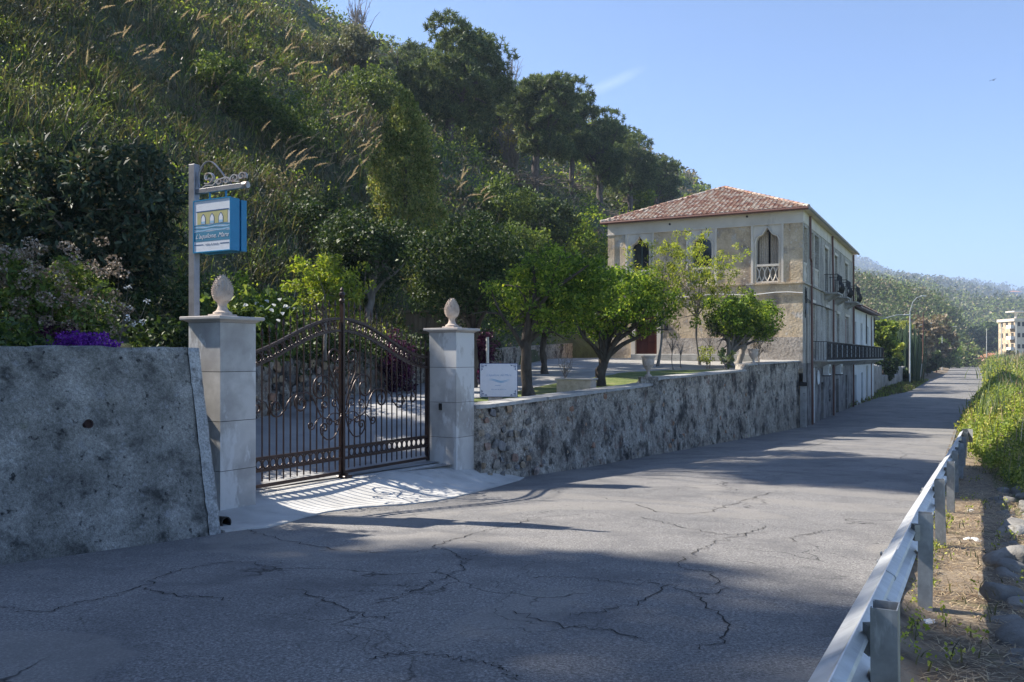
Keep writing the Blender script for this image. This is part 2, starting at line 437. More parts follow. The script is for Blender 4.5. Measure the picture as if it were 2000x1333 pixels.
# ground
m_gravel = surf('yard_gravel', [(.3, (.26, .25, .24)), (.7, (.38, .365, .34))], 1.5, 8, layers=[((.20, .2, .18), .6, .5, .7, EW)], bmp=(60, .6, .02))
m_drive = surf('driveway_concrete', [(.3, (.25, .25, .25)), (.7, (.36, .355, .35))], 1.2, 8, bmp=(50, .3, .01), layers=[((.17, .17, .17), .9, .55, .75, EW)])
m_lawn = surf('lawn_turf', [(.3, (.075, .11, .025)), (.7, (.17, .20, .06))], 2.5, 8, bmp=(50, .8, .04), layers=[((.27, .25, .10), 1.4, .52, .66, EW)])
m_soil = surf('hillside_soil', [(.3, (.03, .042, .018)), (.7, (.075, .10, .04))], 1.2, 8, bmp=(6, .9, .12), layers=[((.12, .10, .06), .4, .55, .7, EW)])
m_verge = surf('verge_dirt', [(.3, (.15, .11, .075)), (.7, (.31, .25, .18))], 3, 9, bmp=(40, .8, .03), layers=[((.09, .065, .045), 2.2, .5, .66, EW), ((.10, .11, .04), 1.6, .60, .7, EW)])
m_field = surf('field_ground', [(.3, (.07, .10, .03)), (.7, (.16, .18, .06))], .6, 8, bmp=(10, .8, .1))
m_bark = surf('rough_bark', [(.3, (.045, .035, .028)), (.7, (.12, .10, .08))], 10, 8, .95, stretch=(1, 1, .3), bmp=(22, .9, .03))
m_palebark = surf('pale_bark', [(.3, (.15, .13, .11)), (.7, (.28, .25, .22))], 8, 8, .95, stretch=(1, 1, .3), bmp=(22, .8, .02))
m_pinebark = surf('pine_bark', [(.3, (.06, .05, .045)), (.7, (.14, .12, .115))], 5, 8, .95, bmp=(9, .9, .05))
m_twig = surf('dry_twigs', [(.3, (.12, .10, .085)), (.7, (.24, .21, .18))], 5, 5, .95, bmp=None)
# leaves
L_citrus = leafmat('citrus_leaves', [(0, (.05, .10, .016)), (.45, (.12, .20, .03)), (.8, (.24, .34, .05)), (1, (.42, .46, .09))], .5, rough=.55, spec=.2)
L_lemon = leafmat('lemon_leaves', [(0, (.10, .17, .02)), (.5, (.22, .30, .04)), (1, (.40, .42, .08))], .5, rough=.45, spec=.4)
L_mimosa = leafmat('feathery_leaves', [(0, (.14, .20, .025)), (.6, (.27, .33, .045)), (1, (.42, .42, .08))], .5)
L_dark = leafmat('dark_evergreen_leaves', [(0, (.018, .036, .013)), (.6, (.042, .075, .023)), (1, (.10, .14, .045))], .25)
L_loquat = leafmat('loquat_leaves', [(0, (.02, .038, .025)), (.6, (.045, .072, .045)), (.9, (.09, .12, .075)), (1, (.17, .13, .05))], .2, rough=.55, spec=.2)
L_pine = leafmat('pine_needles', [(0, (.045, .075, .032)), (.6, (.10, .145, .06)), (1, (.23, .27, .12))], .32, nscale=.25)
L_cypress = leafmat('cypress_sprays', [(0, (.08, .12, .035)), (.5, (.19, .235, .065)), (.8, (.32, .35, .11)), (1, (.36, .30, .13))], .35)
L_grass = leafmat('long_grass', [(0, (.045, .055, .028)), (.4, (.085, .095, .042)), (.75, (.135, .13, .07)), (1, (.24, .21, .13))], .33, nscale=.15)
L_plume = leafmat('grass_plumes', [(0, (.42, .33, .20)), (1, (.62, .53, .37))], .5, tcol=(1.2, 1.1, .9))
L_scrub = [leafmat('scrub_olive', [(0, (.045, .08, .022)), (.6, (.105, .165, .042)), (1, (.23, .28, .08))], .35, nscale=.1),
           leafmat('scrub_grey', [(0, (.07, .08, .055)), (.6, (.14, .15, .10)), (1, (.24, .24, .17))], .25, nscale=.1),
           leafmat('scrub_bright', [(0, (.10, .16, .026)), (.6, (.22, .30, .055)), (1, (.38, .42, .10))], .45, nscale=.1),
           leafmat('scrub_dry', [(0, (.12, .09, .06)), (.6, (.22, .18, .12)), (1, (.36, .31, .22))], .2, nscale=.1)]
L_bramble = leafmat('bramble_leaves', [(0, (.12, .17, .025)), (.5, (.29, .35, .06)), (.85, (.46, .47, .11)), (1, (.60, .52, .22))], .4, nscale=.5)
L_reed = leafmat('reed_blades', [(0, (.08, .13, .06)), (.6, (.16, .22, .10)), (1, (.30, .33, .16))], .4)
L_purple = leafmat('violet_blossom', [(0, (.10, .015, .22)), (.6, (.20, .03, .38)), (1, (.34, .09, .52))], .3, tcol=(1.1, .8, 1.3))
L_boug = leafmat('dark_purple_foliage', [(0, (.035, .008, .03)), (.6, (.08, .02, .06)), (1, (.14, .04, .10))], .25, tcol=(1.2, .8, 1))
L_dryflower = leafmat('dry_flower_heads', [(0, (.15, .11, .075)), (.6, (.28, .22, .16)), (1, (.46, .40, .33))], .15, tcol=(1, 1, 1))
L_white = leafmat('white_petals', [(0, (.6, .62, .6)), (1, (.8, .8, .78))], .3, tcol=(1, 1, 1))
L_yellowtip = leafmat('yellow_tips', [(0, (.20, .19, .04)), (1, (.36, .30, .08))], .4)
L_litter = leafmat('dry_needle_litter', [(0, (.12, .075, .045)), (.45, (.30, .21, .12)), (1, (.60, .48, .30))], .1)
L_fargreen = leafmat('far_tree_leaves', [(0, (.045, .065, .022)), (.4, (.09, .12, .04)), (.75, (.16, .18, .065)), (1, (.24, .20, .12))], .15, nscale=.02)
L_cactus = leafmat('cactus_green', [(0, (.02, .045, .022)), (1, (.06, .10, .04))], .0)
# ------------------------------------------------------------------ leaf clouds
def unit(v): return v/np.maximum(np.linalg.norm(v, axis=1, keepdims=True), 1e-9)
def leafcloud(C, size, aspect=.45, out=None, droop=0.0, up=.3, spread=1.0, r=None):
    """rhombic leaves at centres C (N,3); size scalar or (N,); out: preferred direction of the leaf axis"""
    r = r or rng
    N = len(C); size = np.broadcast_to(np.asarray(size, float), (N,))*r.uniform(.65, 1.25, N)
    ax = unit(r.normal(size=(N, 3)))*spread
    if out is not None: ax = ax + out
    ax[:, 2] -= droop
    ax = unit(ax)
    nn = r.normal(size=(N, 3)); nn[:, 2] += up*2
    sd = unit(np.cross(ax, nn)); nn = np.cross(sd, ax)
    L = size[:, None]*ax; W = size[:, None]*aspect*.5*sd
    K = (size*.12)[:, None]*nn
    V = np.stack([C - L*.5, C + W + K, C + L*.5, C - W + K], 1)
    return V.reshape(-1, 3), np.arange(4*N, dtype=np.int32).reshape(-1, 4)
def join(parts):
    """list of (V, F, mat)"""
    Vs, Fs, Ms, b = [], [], [], 0
    for V, Fc, m in parts:
        Vs.append(V); Fs.append(Fc+b); Ms.append(np.full(len(Fc), m)); b += len(V)
    return np.concatenate(Vs), np.concatenate(Fs), np.concatenate(Ms)
def clumps(centers, radii, n, r=None, shell=.5, zs=1.0):
    r = r or rng
    N = len(centers); c = np.repeat(centers, n, 0); rad = np.repeat(np.broadcast_to(radii, (N,)), n)
    d = unit(r.normal(size=(N*n, 3))); rr = rad*(shell + (1-shell)*r.random(N*n))**1.0
    o = d*rr[:, None]; o[:, 2] *= zs
    return c+o, d

# ------------------------------------------------------------------ terrain left of the road
TW = [-60, 8.2, 8.32, 8.75, 10.6, 13.5, 16.5, 22.7, 35.9, 47.7, 66, 72, 82, 500]
TP = [8.7, 8.8, 9.5, 11.0, 12.3, 13.1, 13.8, 14.9, 17.6, 21.0, 21.0, 15.0, 11.0, 10.5]
def toe(w): return np.interp(w, TW, TP)
def hillz(X, Y):
    p, w = pw(X, Y); p0 = toe(w)
    k = np.interp(w, [-40, 0, 12, 100, 200, 500], [.92, .86, .77, .785, .94, .94])
    t = np.maximum(p-16.5, 0)
    cap = 60.0
    B = k*(cap - np.log1p(np.exp((cap - t)/3.0))*3.0 + 0.12*np.maximum(t-cap, 0))
    B = np.where(t < cap-30, k*t, B)
    zt = np.interp(w, [-60, 5.5, 7.2, 8.3, 8.9, 9.8, 30, 47, 66, 80, 200, 500], [0, 0, -.45, -.8, -.35, 0, .15, .6, .6, -.6, -.5, .5])
    A = zt + .22*np.maximum(p-p0, 0)
    s = 1.2
    z = s*np.log(np.exp(np.clip(A/s, -50, 60)) + np.exp(np.clip(B/s, -50, 60))) - s*.55*np.exp(-np.abs(A-B)/4)
    near = np.clip((p-p0)/4, 0, 1); z = (zt+.22*np.maximum(p-p0, 0))*(1-near) + z*near
    amp = np.clip((p-p0)/14, 0, 1)
    fade = 1/(1+np.exp((w-430)/25))
    z = z + amp*(fbm(X/13, Y/13, 0, 4, 3)*1.7 + fbm(X/3.5, Y/3.5, 0, 3, 9)*.5)
    return z*fade - 3*(1-fade)
def hit(px, py, d0=10, d1=400):
    """where the sight line through (px,py) meets the hill"""
    D = np.geomspace(d0, d1, 900); X = (px-1000)/FPX*D; Z = (HOR-py)/FPX*D
    g = hillz(X, D); k = np.nonzero(g >= Z)[0]
    if len(k) == 0: return None
    k = k[0]; return (X[k], D[k], float(g[k]))

GATE_A = np.array([-3.83, 11.59]); GDIR = np.array([.505, .863]); GNORM = np.array([.863, -.505])   # front normal
def gardenz(X, Y):
    d = -((X-GATE_A[0])*GNORM[0] + (Y-GATE_A[1])*GNORM[1])
    zY = np.interp(Y, [12, 16, 23, 33, 44, 70], [-1.15, -1.12, -1.0, -.52, -.10, -.05])
    s = np.clip((d-.3)/6.0, 0, 1); s = s*s*(3-2*s); s2 = np.clip((Y-15.5)/4.5, 0, 1); s = np.maximum(s, s2*s2*(3-2*s2))
    return -1.9 + (zY+1.9)*s

def gridmesh(name, fn, us, vs, mat, parent=None, smooth=True, kind='structure'):
    U, Vv = np.meshgrid(us, vs)
    X, Y, Z = fn(U, Vv)
    V = np.stack([X, Y, Z], -1).reshape(-1, 3)
    nu, nv = len(us), len(vs)
    i, j = np.meshgrid(np.arange(nu-1), np.arange(nv-1))
    a = (j*nu+i).ravel()
    Fc = np.stack([a, a+1, a+nu+1, a+nu], 1)
    o = link(name, mesh_np(name, V, Fc, mat, smooth=smooth), parent)
    if kind: o['kind'] = kind
    return o

# hill sheet in (t = distance behind the toe, w)
ws_ = np.concatenate([np.arange(-40, 7.5, 1.0), [7.6, 8.0, 8.2, 8.32, 8.5, 8.75, 9.2, 9.8, 10.6], np.arange(11, 60, 1.0), np.arange(60, 150, 1.8), np.arange(150, 470, 5)])
ts_ = np.concatenate([[-.06], np.arange(0, 30, .9), np.arange(30, 110, 2.2), np.array([115, 125, 140, 160])])
def _hill(t, w):
    p = toe(w)+t
    X = -CR*p + SR*w; Y = SR*p + CR*w
    Z = hillz(X, Y)
    Z = np.where(t < 0, Z-2.5, Z)
    return X, Y, Z
gridmesh('hillside', _hill, ts_, ws_, m_soil)

# garden ground between the roadside wall and the hill
def wallp(w): return np.interp(w, [8.6, 13.3, 43.6, 66, 80, 500], [8.76, 7.85, 7.05, 6.9, 8.3, 8.8])
def _garden(u, w):
    p0 = wallp(w)+.12; p1 = toe(w)+.35
    p = p0 + (p1-p0)*u
    X = -CR*p + SR*w; Y = SR*p + CR*w
    return X, Y, gardenz(X, Y) + .02*fbm(X, Y, 0, 3, 5)
gridmesh('garden_ground', _garden, np.linspace(0, 1, 30), np.arange(9.2, 66, .5), m_gravel)
def _drive(u, w):
    p0 = np.interp(w, [9, 13, 17, 24], [8.9, 8.3, 8.6, 10.4]); p1 = toe(w)+.1
    p = p0 + (p1-p0)*u
    X = -CR*p + SR*w; Y = SR*p + CR*w
    return X, Y, gardenz(X, Y) + .02*fbm(X, Y, 0, 3, 5) + .03
gridmesh('driveway', _drive, np.linspace(0, 1, 24), np.arange(8.7, 24, .4), m_drive)
def _lawn(u, w):
    p0 = wallp(w)+.25; wd = np.interp(w, [15, 17, 22, 30, 33], [.4, 2.2, 3.0, 3.2, .5])
    p = p0 + wd*u
    X = -CR*p + SR*w; Y = SR*p + CR*w
    return X, Y, gardenz(X, Y) + .05 + .03*fbm(X*2, Y*2, 0, 3, 6)
gridmesh('lawn', _lawn, np.linspace(0, 1, 14), np.arange(16, 33, .4), m_lawn)

# ------------------------------------------------------------------ road
LX_Y = [-14, 0, 7.7, 9.6, 12.0, 15.8, 17.5, 42, 56, 75, 89, 126, 190, 264, 330]
LX_X = [-20, -9.95, -4.6, -3.3, -3.0, -.9, .1, 13.75, 21.1, 31.2, 40.3, 59.7, 95, 133, 158]
RX_Y = [-14, 0, 26, 42, 56, 78, 112, 180, 240, 330]
RX_X = [-7.9, -.48, 13.1, 21.5, 29.5, 42, 61.3, 98, 130, 176]
def roadz(X, Y):
    return -EYE(Y)
ys_ = np.concatenate([np.arange(-14, 40, .6), np.arange(40, 120, 2), np.arange(120, 331, 6)])
def _road(u, Y):
    a = np.interp(Y, LX_Y, LX_X); b = np.interp(Y, RX_Y, RX_X)
    X = a + (b-a)*u
    return X, Y, roadz(X, Y) + .05*np.sin(math.pi*u) + .012*fbm(X*.6, Y*.6, 0, 3, 2)
gridmesh('road', _road, np.linspace(0, 1, 22), ys_, m_asphalt)
def rz(X, Y):
    a = np.interp(Y, LX_Y, LX_X); b = np.interp(Y, RX_Y, RX_X); u = np.clip((X-a)/(b-a), 0, 1)
    return roadz(X, Y) + .05*np.sin(math.pi*u) + .012*fbm(X*.6, Y*.6, 0, 3, 2)
# the big wandering cracks the photograph shows, thin tarred slots
def ground_at(px, py):
    D = 2414/max(py-697-95.2, 8.)
    for _ in range(12):
        X = (px-1000)/FPX*D; D = -float(rz(np.float64(X), np.float64(D)))*FPX/(py-HOR)
    return ((px-1000)/FPX*D, D)
cr = MB()
crack_lines = [
 [(0,1185),(50,1194),(90,1196),(150,1180),(210,1166),(275,1148),(330,1120),(400,1106),(460,1098),(520,1108),(560,1118)],
 [(275,1150),(330,1162),(395,1168),(450,1172)],
 [(480,1035),(530,1050),(600,1064),(680,1076),(740,1080),(820,1078),(870,1062),(930,1042),(990,1028),(1060,1012),(1140,1006)],
 [(860,1070),(900,1088),(912,1100),(890,1120),(850,1138),(810,1155),(760,1168),(735,1180)],
 [(820,1276),(870,1285),(930,1292),(975,1304),(1000,1320),(1010,1332)],
 [(720,1290),(770,1280),(820,1276)],
 [(1040,1130),(1130,1128),(1210,1140),(1290,1142),(1350,1158),(1405,1160),(1390,1120),(1330,1110),(1360,1080),(1400,1060),(1470,1040),(1500,1028)],
 [(1300,1142),(1265,1170),(1180,1196),(1110,1204)],
 [(1350,1158),(1400,1200),(1420,1245),(1360,1270)],
 [(1240,985),(1290,1000),(1360,1004),(1420,990),(1470,972),(1520,960)],
 [(1250,1010),(1330,1030),(1420,1046),(1490,1040)],
 [(1545,1060),(1555,1048),(1600,1040),(1640,1035)],
 [(1430,905),(1480,900),(1560,880),(1620,862),(1660,850)],
 [(1490,935),(1540,925),(1600,915),(1650,905)],
 [(1700,918),(1730,912),(1765,905)],[(1750,900),(1768,890),(1755,880)],
 [(1100,920),(1180,915),(1290,900),(1380,885)],
 [(560,1150),(640,1172),(700,1200),(760,1210)],
 [(1000,1195),(1100,1222),(1190,1232),(1260,1250)],
]
for li in crack_lines:
    pts = catmull([(a, b, 0) for a, b in li], 9)
    W = []
    for k, q_ in enumerate(pts):
        X, Y = ground_at(q_.x, q_.y); W.append((X, Y))
    n_ = len(W)
    vs = []
    for k, (X, Y) in enumerate(W):
        X2, Y2 = W[min(k+1, n_-1)]; X1, Y1 = W[max(k-1, 0)]
        tx, ty = X2-X1, Y2-Y1; L_ = math.hypot(tx, ty)+1e-6
        j = random.gauss(0, .018)
        X += -ty/L_*j*1.5; Y += tx/L_*j*1.5
        hw = .0066*(.35+.9*random.random())*(1 if 0 < k < n_-1 else .2)
        z = rz(X, Y)+.006
        vs += [(X-ty/L_*hw, Y+tx/L_*hw, z), (X+ty/L_*hw, Y-tx/L_*hw, z)]
    cr.add(vs, [(2*k, 2*k+1, 2*k+3, 2*k+2) for k in range(n_-1)])
o = cr.build('road_cracks', m_crack); o['kind'] = 'structure'

# big ground sheet to the horizon
def _ground(u, Y):
    b = np.interp(Y, RX_Y+[420, 3000, 9000], RX_X+[224, 1600, 4900])
    X = b - 12 + u
    q = u-12
    z = -EYE(Y) - .18 - np.clip((q-1.4)*.9, 0, 1.7)
    return X, Y, z
gridmesh('ground', _ground, np.array([0, 6, 11.8, 12.0, 12.6, 13.4, 14.2, 16, 20, 30, 60, 140, 400, 1500, 5000]),
         np.concatenate([np.arange(-30, 60, 2), np.arange(60, 340, 12), np.array([360, 420, 600, 900, 1500, 3000, 6000])]), m_field)
def _groundl(u, Y):
    b = np.interp(Y, RX_Y+[420, 3000, 9000], RX_X+[224, 1600, 4900])
    return b-11.9-u, Y, -EYE(Y)-.3-.002*u
gridmesh('ground', _groundl, np.array([0, 10, 50, 200, 1000, 4000]), np.concatenate([np.arange(-30, 330, 20), np.array([330, 420, 600, 900, 1500, 3000, 6000])]), m_field)
# verge right of the road
def _verge(u, Y):
    b = np.interp(Y, RX_Y, RX_X)
    X = b-.10+u
    return X, Y, -EYE(Y) + np.interp(u, [0, .12, .3, 1.0, 1.6], [.012, -.02, -.10, -.13, -.35]) + .03*fbm(X*3, Y*3, 0, 3, 8)
gridmesh('verge', _verge, np.array([0, .06, .12, .2, .3, .45, .6, .8, 1, 1.2, 1.4, 1.6]), np.concatenate([np.arange(-10, 40, .25), np.arange(40, 140, 2)]), m_verge)
# verge left, beyond the annex
def _vergel(u, Y):
    a = np.interp(Y, LX_Y, LX_X)
    X = a+.15-u
    return X, Y, -EYE(Y) + np.interp(u, [0, .3, 2.5], [.012, .05, .35]) + .04*fbm(X*2, Y*2, 0, 3, 8)
gridmesh('left_verge', _vergel, np.linspace(0, 2.5, 9), np.concatenate([np.arange(16.5, 75, .7), np.arange(75, 320, 4)]), m_verge)

# ------------------------------------------------------------------ driveway apron in front of the gate
def gp(t, n):   # t along the gate from its left end, n towards the road
    return GATE_A + GDIR*t + GNORM*n
ap_top = [gp(t, 0) for t in np.linspace(-.9, 5.6, 16)]
ap_out_px = [(440,1040),(480,1035),(520,1032),(560,1022),(600,1010),(640,1001),(690,994),(740,990),(800,986),(850,980),(890,972),(930,962),(960,954),(990,946),(1015,939),(1024,934)]
vs = []; nn = 14
outer = [np.array(ground_at(*p)) for p in ap_out_px]
for j in range(nn+1):
    f = j/nn
    for k in range(16):
        a_, b_ = ap_top[k], outer[k]
        p_ = a_*(1-f) + b_*f
        z0 = -1.89; z1 = float(rz(p_[0], p_[1]))+.018
        g = max(0, (f-.12)/.88); g = g*g*(3-2*g)
        vs.append((p_[0], p_[1], max(z0*(1-g)+z1*g, z1)))
fs = [(j*16+k, (j+1)*16+k, (j+1)*16+k+1, j*16+k+1) for j in range(nn) for k in range(15)]
apm = MB().add(vs, fs)
# outer lip and end flanks down into the ground
lip = [vs[nn*16+k] for k in range(16)]
apm.add(lip + [(a, b, c-.25) for a, b, c in lip], [(k, k+16, k+17, k+1) for k in range(15)])
for col_ in (0, 15):
    e = [vs[j*16+col_] for j in range(nn+1)]
    apm.add(e + [(a, b, c-.5) for a, b, c in e], [(k, k+nn+1, k+nn+2, k+1) for k in range(nn)])
o = apm.build('driveway_apron', m_concrete); fixnormals(o.data); o['kind'] = 'structure'
# strip of ground under the gate
ug = MB().add([(*gp(-.9, .02), -1.885), (*gp(5.6, .02), -1.885), (*gp(5.6, -1.2), -1.885), (*gp(-.9, -1.2), -1.885)], [(0, 1, 2, 3)])
o = ug.build('gate_threshold', m_concrete); o['kind'] = 'structure'

# ------------------------------------------------------------------ left retaining wall (battered concrete)
WB = [(-4.53, 7.7), (-3.22, 9.6)]
dirL = np.array([.568, .823]); perpL = np.array([.823, -.568])
lw = thing('retaining_wall', (-3.22, 9.6, -1.95), 'tall battered grey concrete wall, stained and mossy, left of the gate', 'wall')
def lwall(name, s0, s1, mat, doff=0.0, nu=160, nv=34, label=None):
    us = np.linspace(s0, s1, nu); vsx = np.linspace(0, 1, nv)
    U, Vv = np.meshgrid(us, vsx)
    bx = -3.22 + U*dirL[0]; by = 9.6 + U*dirL[1]
    zb = -EYE(by) - .1; zt = .10 + .03*fbm(U*.9, 0*U, 0, 2, 4) + .02*fbm(U*5, 0*U, 0, 2, 14)
    z = zb + (zt-zb)*Vv
    off = -.55*Vv + doff + .016*fbm(U*5, z*5, 0, 4, 1) + .02*np.sin(z*9.5)*(np.abs(np.sin(z*4.75)) > .93)
    X = bx + perpL[0]*off + dirL[0]*.10*Vv ; Y = by + perpL[1]*off + dirL[1]*.10*Vv
    V = np.stack([X-lw.location.x, Y-lw.location.y, z-lw.location.z], -1).reshape(-1, 3)
    i, j = np.meshgrid(np.arange(nu-1), np.arange(nv-1)); a = (j*nu+i).ravel()
    Fc = np.stack([a, a+1, a+nu+1, a+nu], 1)
    # top and end faces
    top = (nv-1)*nu + np.arange(nu)
    nb = len(V); back = V[top] - np.array([perpL[0], perpL[1], 0])*.45
    V = np.concatenate([V, back])
    ft = np.stack([top[:-1], top[1:], nb+np.arange(1, nu), nb+np.arange(nu-1)], 1)
    end = (np.arange(nv))*nu + nu-1
    nb2 = len(V); V = np.concatenate([V, V[end] - np.array([perpL[0], perpL[1], 0])*.9])
    fe = np.stack([end[:-1], nb2+np.arange(nv-1), nb2+np.arange(1, nv), end[1:]], 1)
    o = link(name, mesh_np(name, V, np.concatenate([Fc, ft, fe]), mat, smooth=False), lw)
    if label: o['label'] = label
    return o
lwall('wall_face', -12, -.10, m_leftwall)
lwall('cement_edge', -.13, .02, m_cement, .012, nu=6)
# rusty weep hole and drain pipe
h = MB().lathe([(.045, 0), (.045, .012), (.03, .012), (.03, -.06)], 14)
p_ = np.array([-4.0, 8.47]); 
wh = h.build('weep_hole', plain('rust_stain', (.03, .014, .01), .9), lw)
wh.location = (-4.16-lw.location.x, 8.55-lw.location.y, -.66-lw.location.z)
wh.rotation_euler = Vector((perpL[0], perpL[1], .27)).to_track_quat('Z', 'Y').to_euler()
X, Y = ground_at(440, 1034)
dp = MB().lathe([(.07, -.25), (.07, .0), (.055, .0), (.055, -.2)], 18)
o = dp.build('drain_pipe', plain('black_plastic', (.012, .012, .012), .5), None)
o.location = (X-.02, Y+.1, float(rz(X, Y))+.055); o.rotation_euler = Vector((perpL[0], perpL[1], .05)).to_track_quat('Z', 'Y').to_euler()
tag(o, 'short black drain pipe at the foot of the left gate pillar', 'pipe')

# ------------------------------------------------------------------ stone wall along the road, right of the gate
gw = thing('garden_wall', (-.6, 15.6, -1.95), 'long low rubble wall with dark lichen, between gate and villa', 'wall')
def gwp(s):   # s = distance along from the pillar
    a = np.array([-.62, 15.75]); b = np.array([13.86, 42.0]); d = (b-a)/np.linalg.norm(b-a)
    return a[0]+d[0]*s, a[1]+d[1]*s
GWL = 29.98; gd = np.array([14.48, 26.25]); gd = gd/np.linalg.norm(gd); gn = np.array([gd[1], -gd[0]])
def gwtop(s):
    Y = 15.75 + gd[1]*s
    a = np.interp(Y, [15.7, 23.2, 23.9, 24.1, 32.9], [-.90, -.76, -.73, -.60, -.50])
    return np.where(Y < 33.0, a, np.interp(Y, [33, 42], [-.29, -.20]))
nu, nv = 560, 34
us = np.concatenate([np.linspace(0, 10, 260), np.linspace(10.05, GWL, nu-260)]); vsx = np.linspace(0, 1, nv)
U, Vv = np.meshgrid(us, vsx)
X0, Y0 = gwp(U); zb = -EYE(Y0)-.12; zt = gwtop(U) + .015*fbm(U*2, 0*U, 0, 3, 7)
Z = zb + (zt-zb)*Vv
relief = .05*fbm(U*2.2, Z*2.8, 0, 5, 21) + .03*np.maximum(fbm(U*6, Z*7, 0, 3, 23), -.1)
off = relief + .10*(1-Vv)**2 - .02
V = np.stack([X0+gn[0]*off-gw.location.x, Y0+gn[1]*off-gw.location.y, Z-gw.location.z], -1).reshape(-1, 3)
i, j = np.meshgrid(np.arange(nu-1), np.arange(nv-1)); a = (j*nu+i).ravel()
Fc = np.stack([a, a+1, a+nu+1, a+nu], 1)
back = V.copy(); back[:, 0] -= gn[0]*(off.ravel()+.42); back[:, 1] -= gn[1]*(off.ravel()+.42)
nb = len(V)
ends = []
for c_ in (0, nu-1):
    e = np.arange(nv)*nu+c_; ends.append(np.stack([e[:-1], e[1:], e[1:]+nb, e[:-1]+nb], 1))
top = (nv-1)*nu+np.arange(nu)
ends.append(np.stack([top[:-1], top[1:], top[1:]+nb, top[:-1]+nb], 1))
wf = link('wall_body', mesh_np('wall_body', np.concatenate([V, back]), np.concatenate([Fc, Fc[:, ::-1]+nb]+ends), m_rubble, smooth=False), gw)
# cement coping
cp = MB()
for k in range(120):
    s0, s1 = GWL*k/120, GWL*(k+1)/120
    if s0 < 19.7 < s1: continue
    q = []
    for s in (s0, s1):
        x, y = gwp(s); z = float(gwtop(np.float64(s)))
        for o_, dz in ((.055, -.05), (.05, .015), (-.46, .02), (-.46, -.05)):
            q.append((x+gn[0]*o_-gw.location.x, y+gn[1]*o_-gw.location.y, z+dz-gw.location.z+random.uniform(-.004, .004)))
    cp.add(q, [(0, 4, 5, 1), (1, 5, 6, 2), (2, 6, 7, 3), (0, 1, 2, 3), (4, 7, 6, 5)])
cp.build('coping', m_coping, gw)
# stones that show through the render
def stone_mesh(name, seed, flat=.45):
    r = random.Random(seed); bm = bmesh.new()
    for k in range(16):
        a = r.uniform(0, 6.283); b = r.uniform(-1, 1); c = math.sqrt(1-b*b)
        p = [math.copysign(abs(v)**.6, v) for v in (c*math.cos(a), c*math.sin(a), b)]
        bm.verts.new((p[0]*.5, p[1]*.5*flat, p[2]*.5))
    bmesh.ops.convex_hull(bm, input=bm.verts)
    for v in [v for v in bm.verts if not v.link_faces]: bm.verts.remove(v)
    me = bpy.data.meshes.new(name); bm.to_mesh(me); bm.free(); me.materials.append(m_stone); return me
stones = [stone_mesh('stone', 40+k) for k in range(9)]
ang = math.atan2(gd[1], gd[0])
r_ = random.Random(5)
cnt = 0; placed = []
for k in range(5000):
    if cnt >= 150: break
    s = r_.random()**2.6*26 + .1; v = r_.uniform(.03, .95)
    sz = r_.uniform(.12, .30) if s < 2.2 else r_.uniform(.08, .22)
    Yq = gwp(s)[1]; z = -EYE(Yq) + (float(gwtop(np.float64(s)))+EYE(Yq))*v
    if any(abs(s-a) < (sz+c)*.48 and abs(z-b) < (sz+c)*.36 for a, b, c in placed): continue
    placed.append((s, z, sz)); cnt += 1
    x, y = gwp(s)
    off_ = .10*(1-v)**2 + (.01 if s < 2.2 else -.03)
    o = link('stone', stones[cnt % 9], gw, (x+gn[0]*off_-gw.location.x, y+gn[1]*off_-gw.location.y, z-gw.location.z),
             (0, r_.uniform(-.25, .25), ang), (sz, .16, sz*.72))

# ------------------------------------------------------------------ inner retaining wall behind the gate
iw = thing('inner_stone_wall', (-4.4, 14, -1.9), 'rough stone terrace wall behind the gate at the hill foot', 'wall')
iwp = [(-4.3, 11.6), (-5.5, 12.7), (-5.8, 15), (-5.2, 18), (-4.4, 21), (-3.4, 24.5), (-2.4, 27.5), (-.8, 33), (1.0, 40), (2.4, 46), (3.6, 52)]
cpts = catmull([(a, b, 0) for a, b in iwp], 16)
cpts = [np.array((v.x, v.y)) for v in cpts]
acc = [0]
for a_, b_ in zip(cpts, cpts[1:]): acc.append(acc[-1]+np.linalg.norm(b_-a_))
def ip(s):
    return np.array([np.interp(s, acc, [c[0] for c in cpts]), np.interp(s, acc, [c[1] for c in cpts])])
nu, nv = 300, 16
vs = []; tot = acc[-1]
for j in range(nv+1):
    for i in range(nu+1):
        s = tot*i/nu; p_ = ip(s); d_ = ip(min(s+.2, tot))-ip(max(s-.2, 0)); d_ /= np.linalg.norm(d_); n_ = np.array([d_[1], -d_[0]])
        zb = float(gardenz(p_[0], p_[1]))-.15; zt = float(np.interp(p_[1], [12, 20, 28, 40, 52], [.02, .12, .1, .5, .8]))
        z = zb + (zt-zb)*j/nv
        vs.append((s, z, p_, n_))
S_ = np.array([v[0] for v in vs]); Z_ = np.array([v[1] for v in vs])
rel = .07*fbm(S_*2.4, Z_*3, 0, 4, 33)+.04*fbm(S_*7, Z_*8, 0, 2, 35)
VV = [(v[2][0]+v[3][0]*r0-iw.location.x, v[2][1]+v[3][1]*r0-iw.location.y, v[1]-iw.location.z) for v, r0 in zip(vs, rel)]
b0 = len(VV)
VV += [(v[2][0]-v[3][0]*.6-iw.location.x, v[2][1]-v[3][1]*.6-iw.location.y, v[1]-iw.location.z) for v in vs[nv*(nu+1):]]
fs = [(j*(nu+1)+i, j*(nu+1)+i+1, (j+1)*(nu+1)+i+1, (j+1)*(nu+1)+i) for j in range(nv) for i in range(nu)]
fs += [(nv*(nu+1)+i, nv*(nu+1)+i+1, b0+i+1, b0+i) for i in range(nu)]
MB().add(VV, fs).build('wall_body', m_rubble, iw)
cnt = 0; placed = []
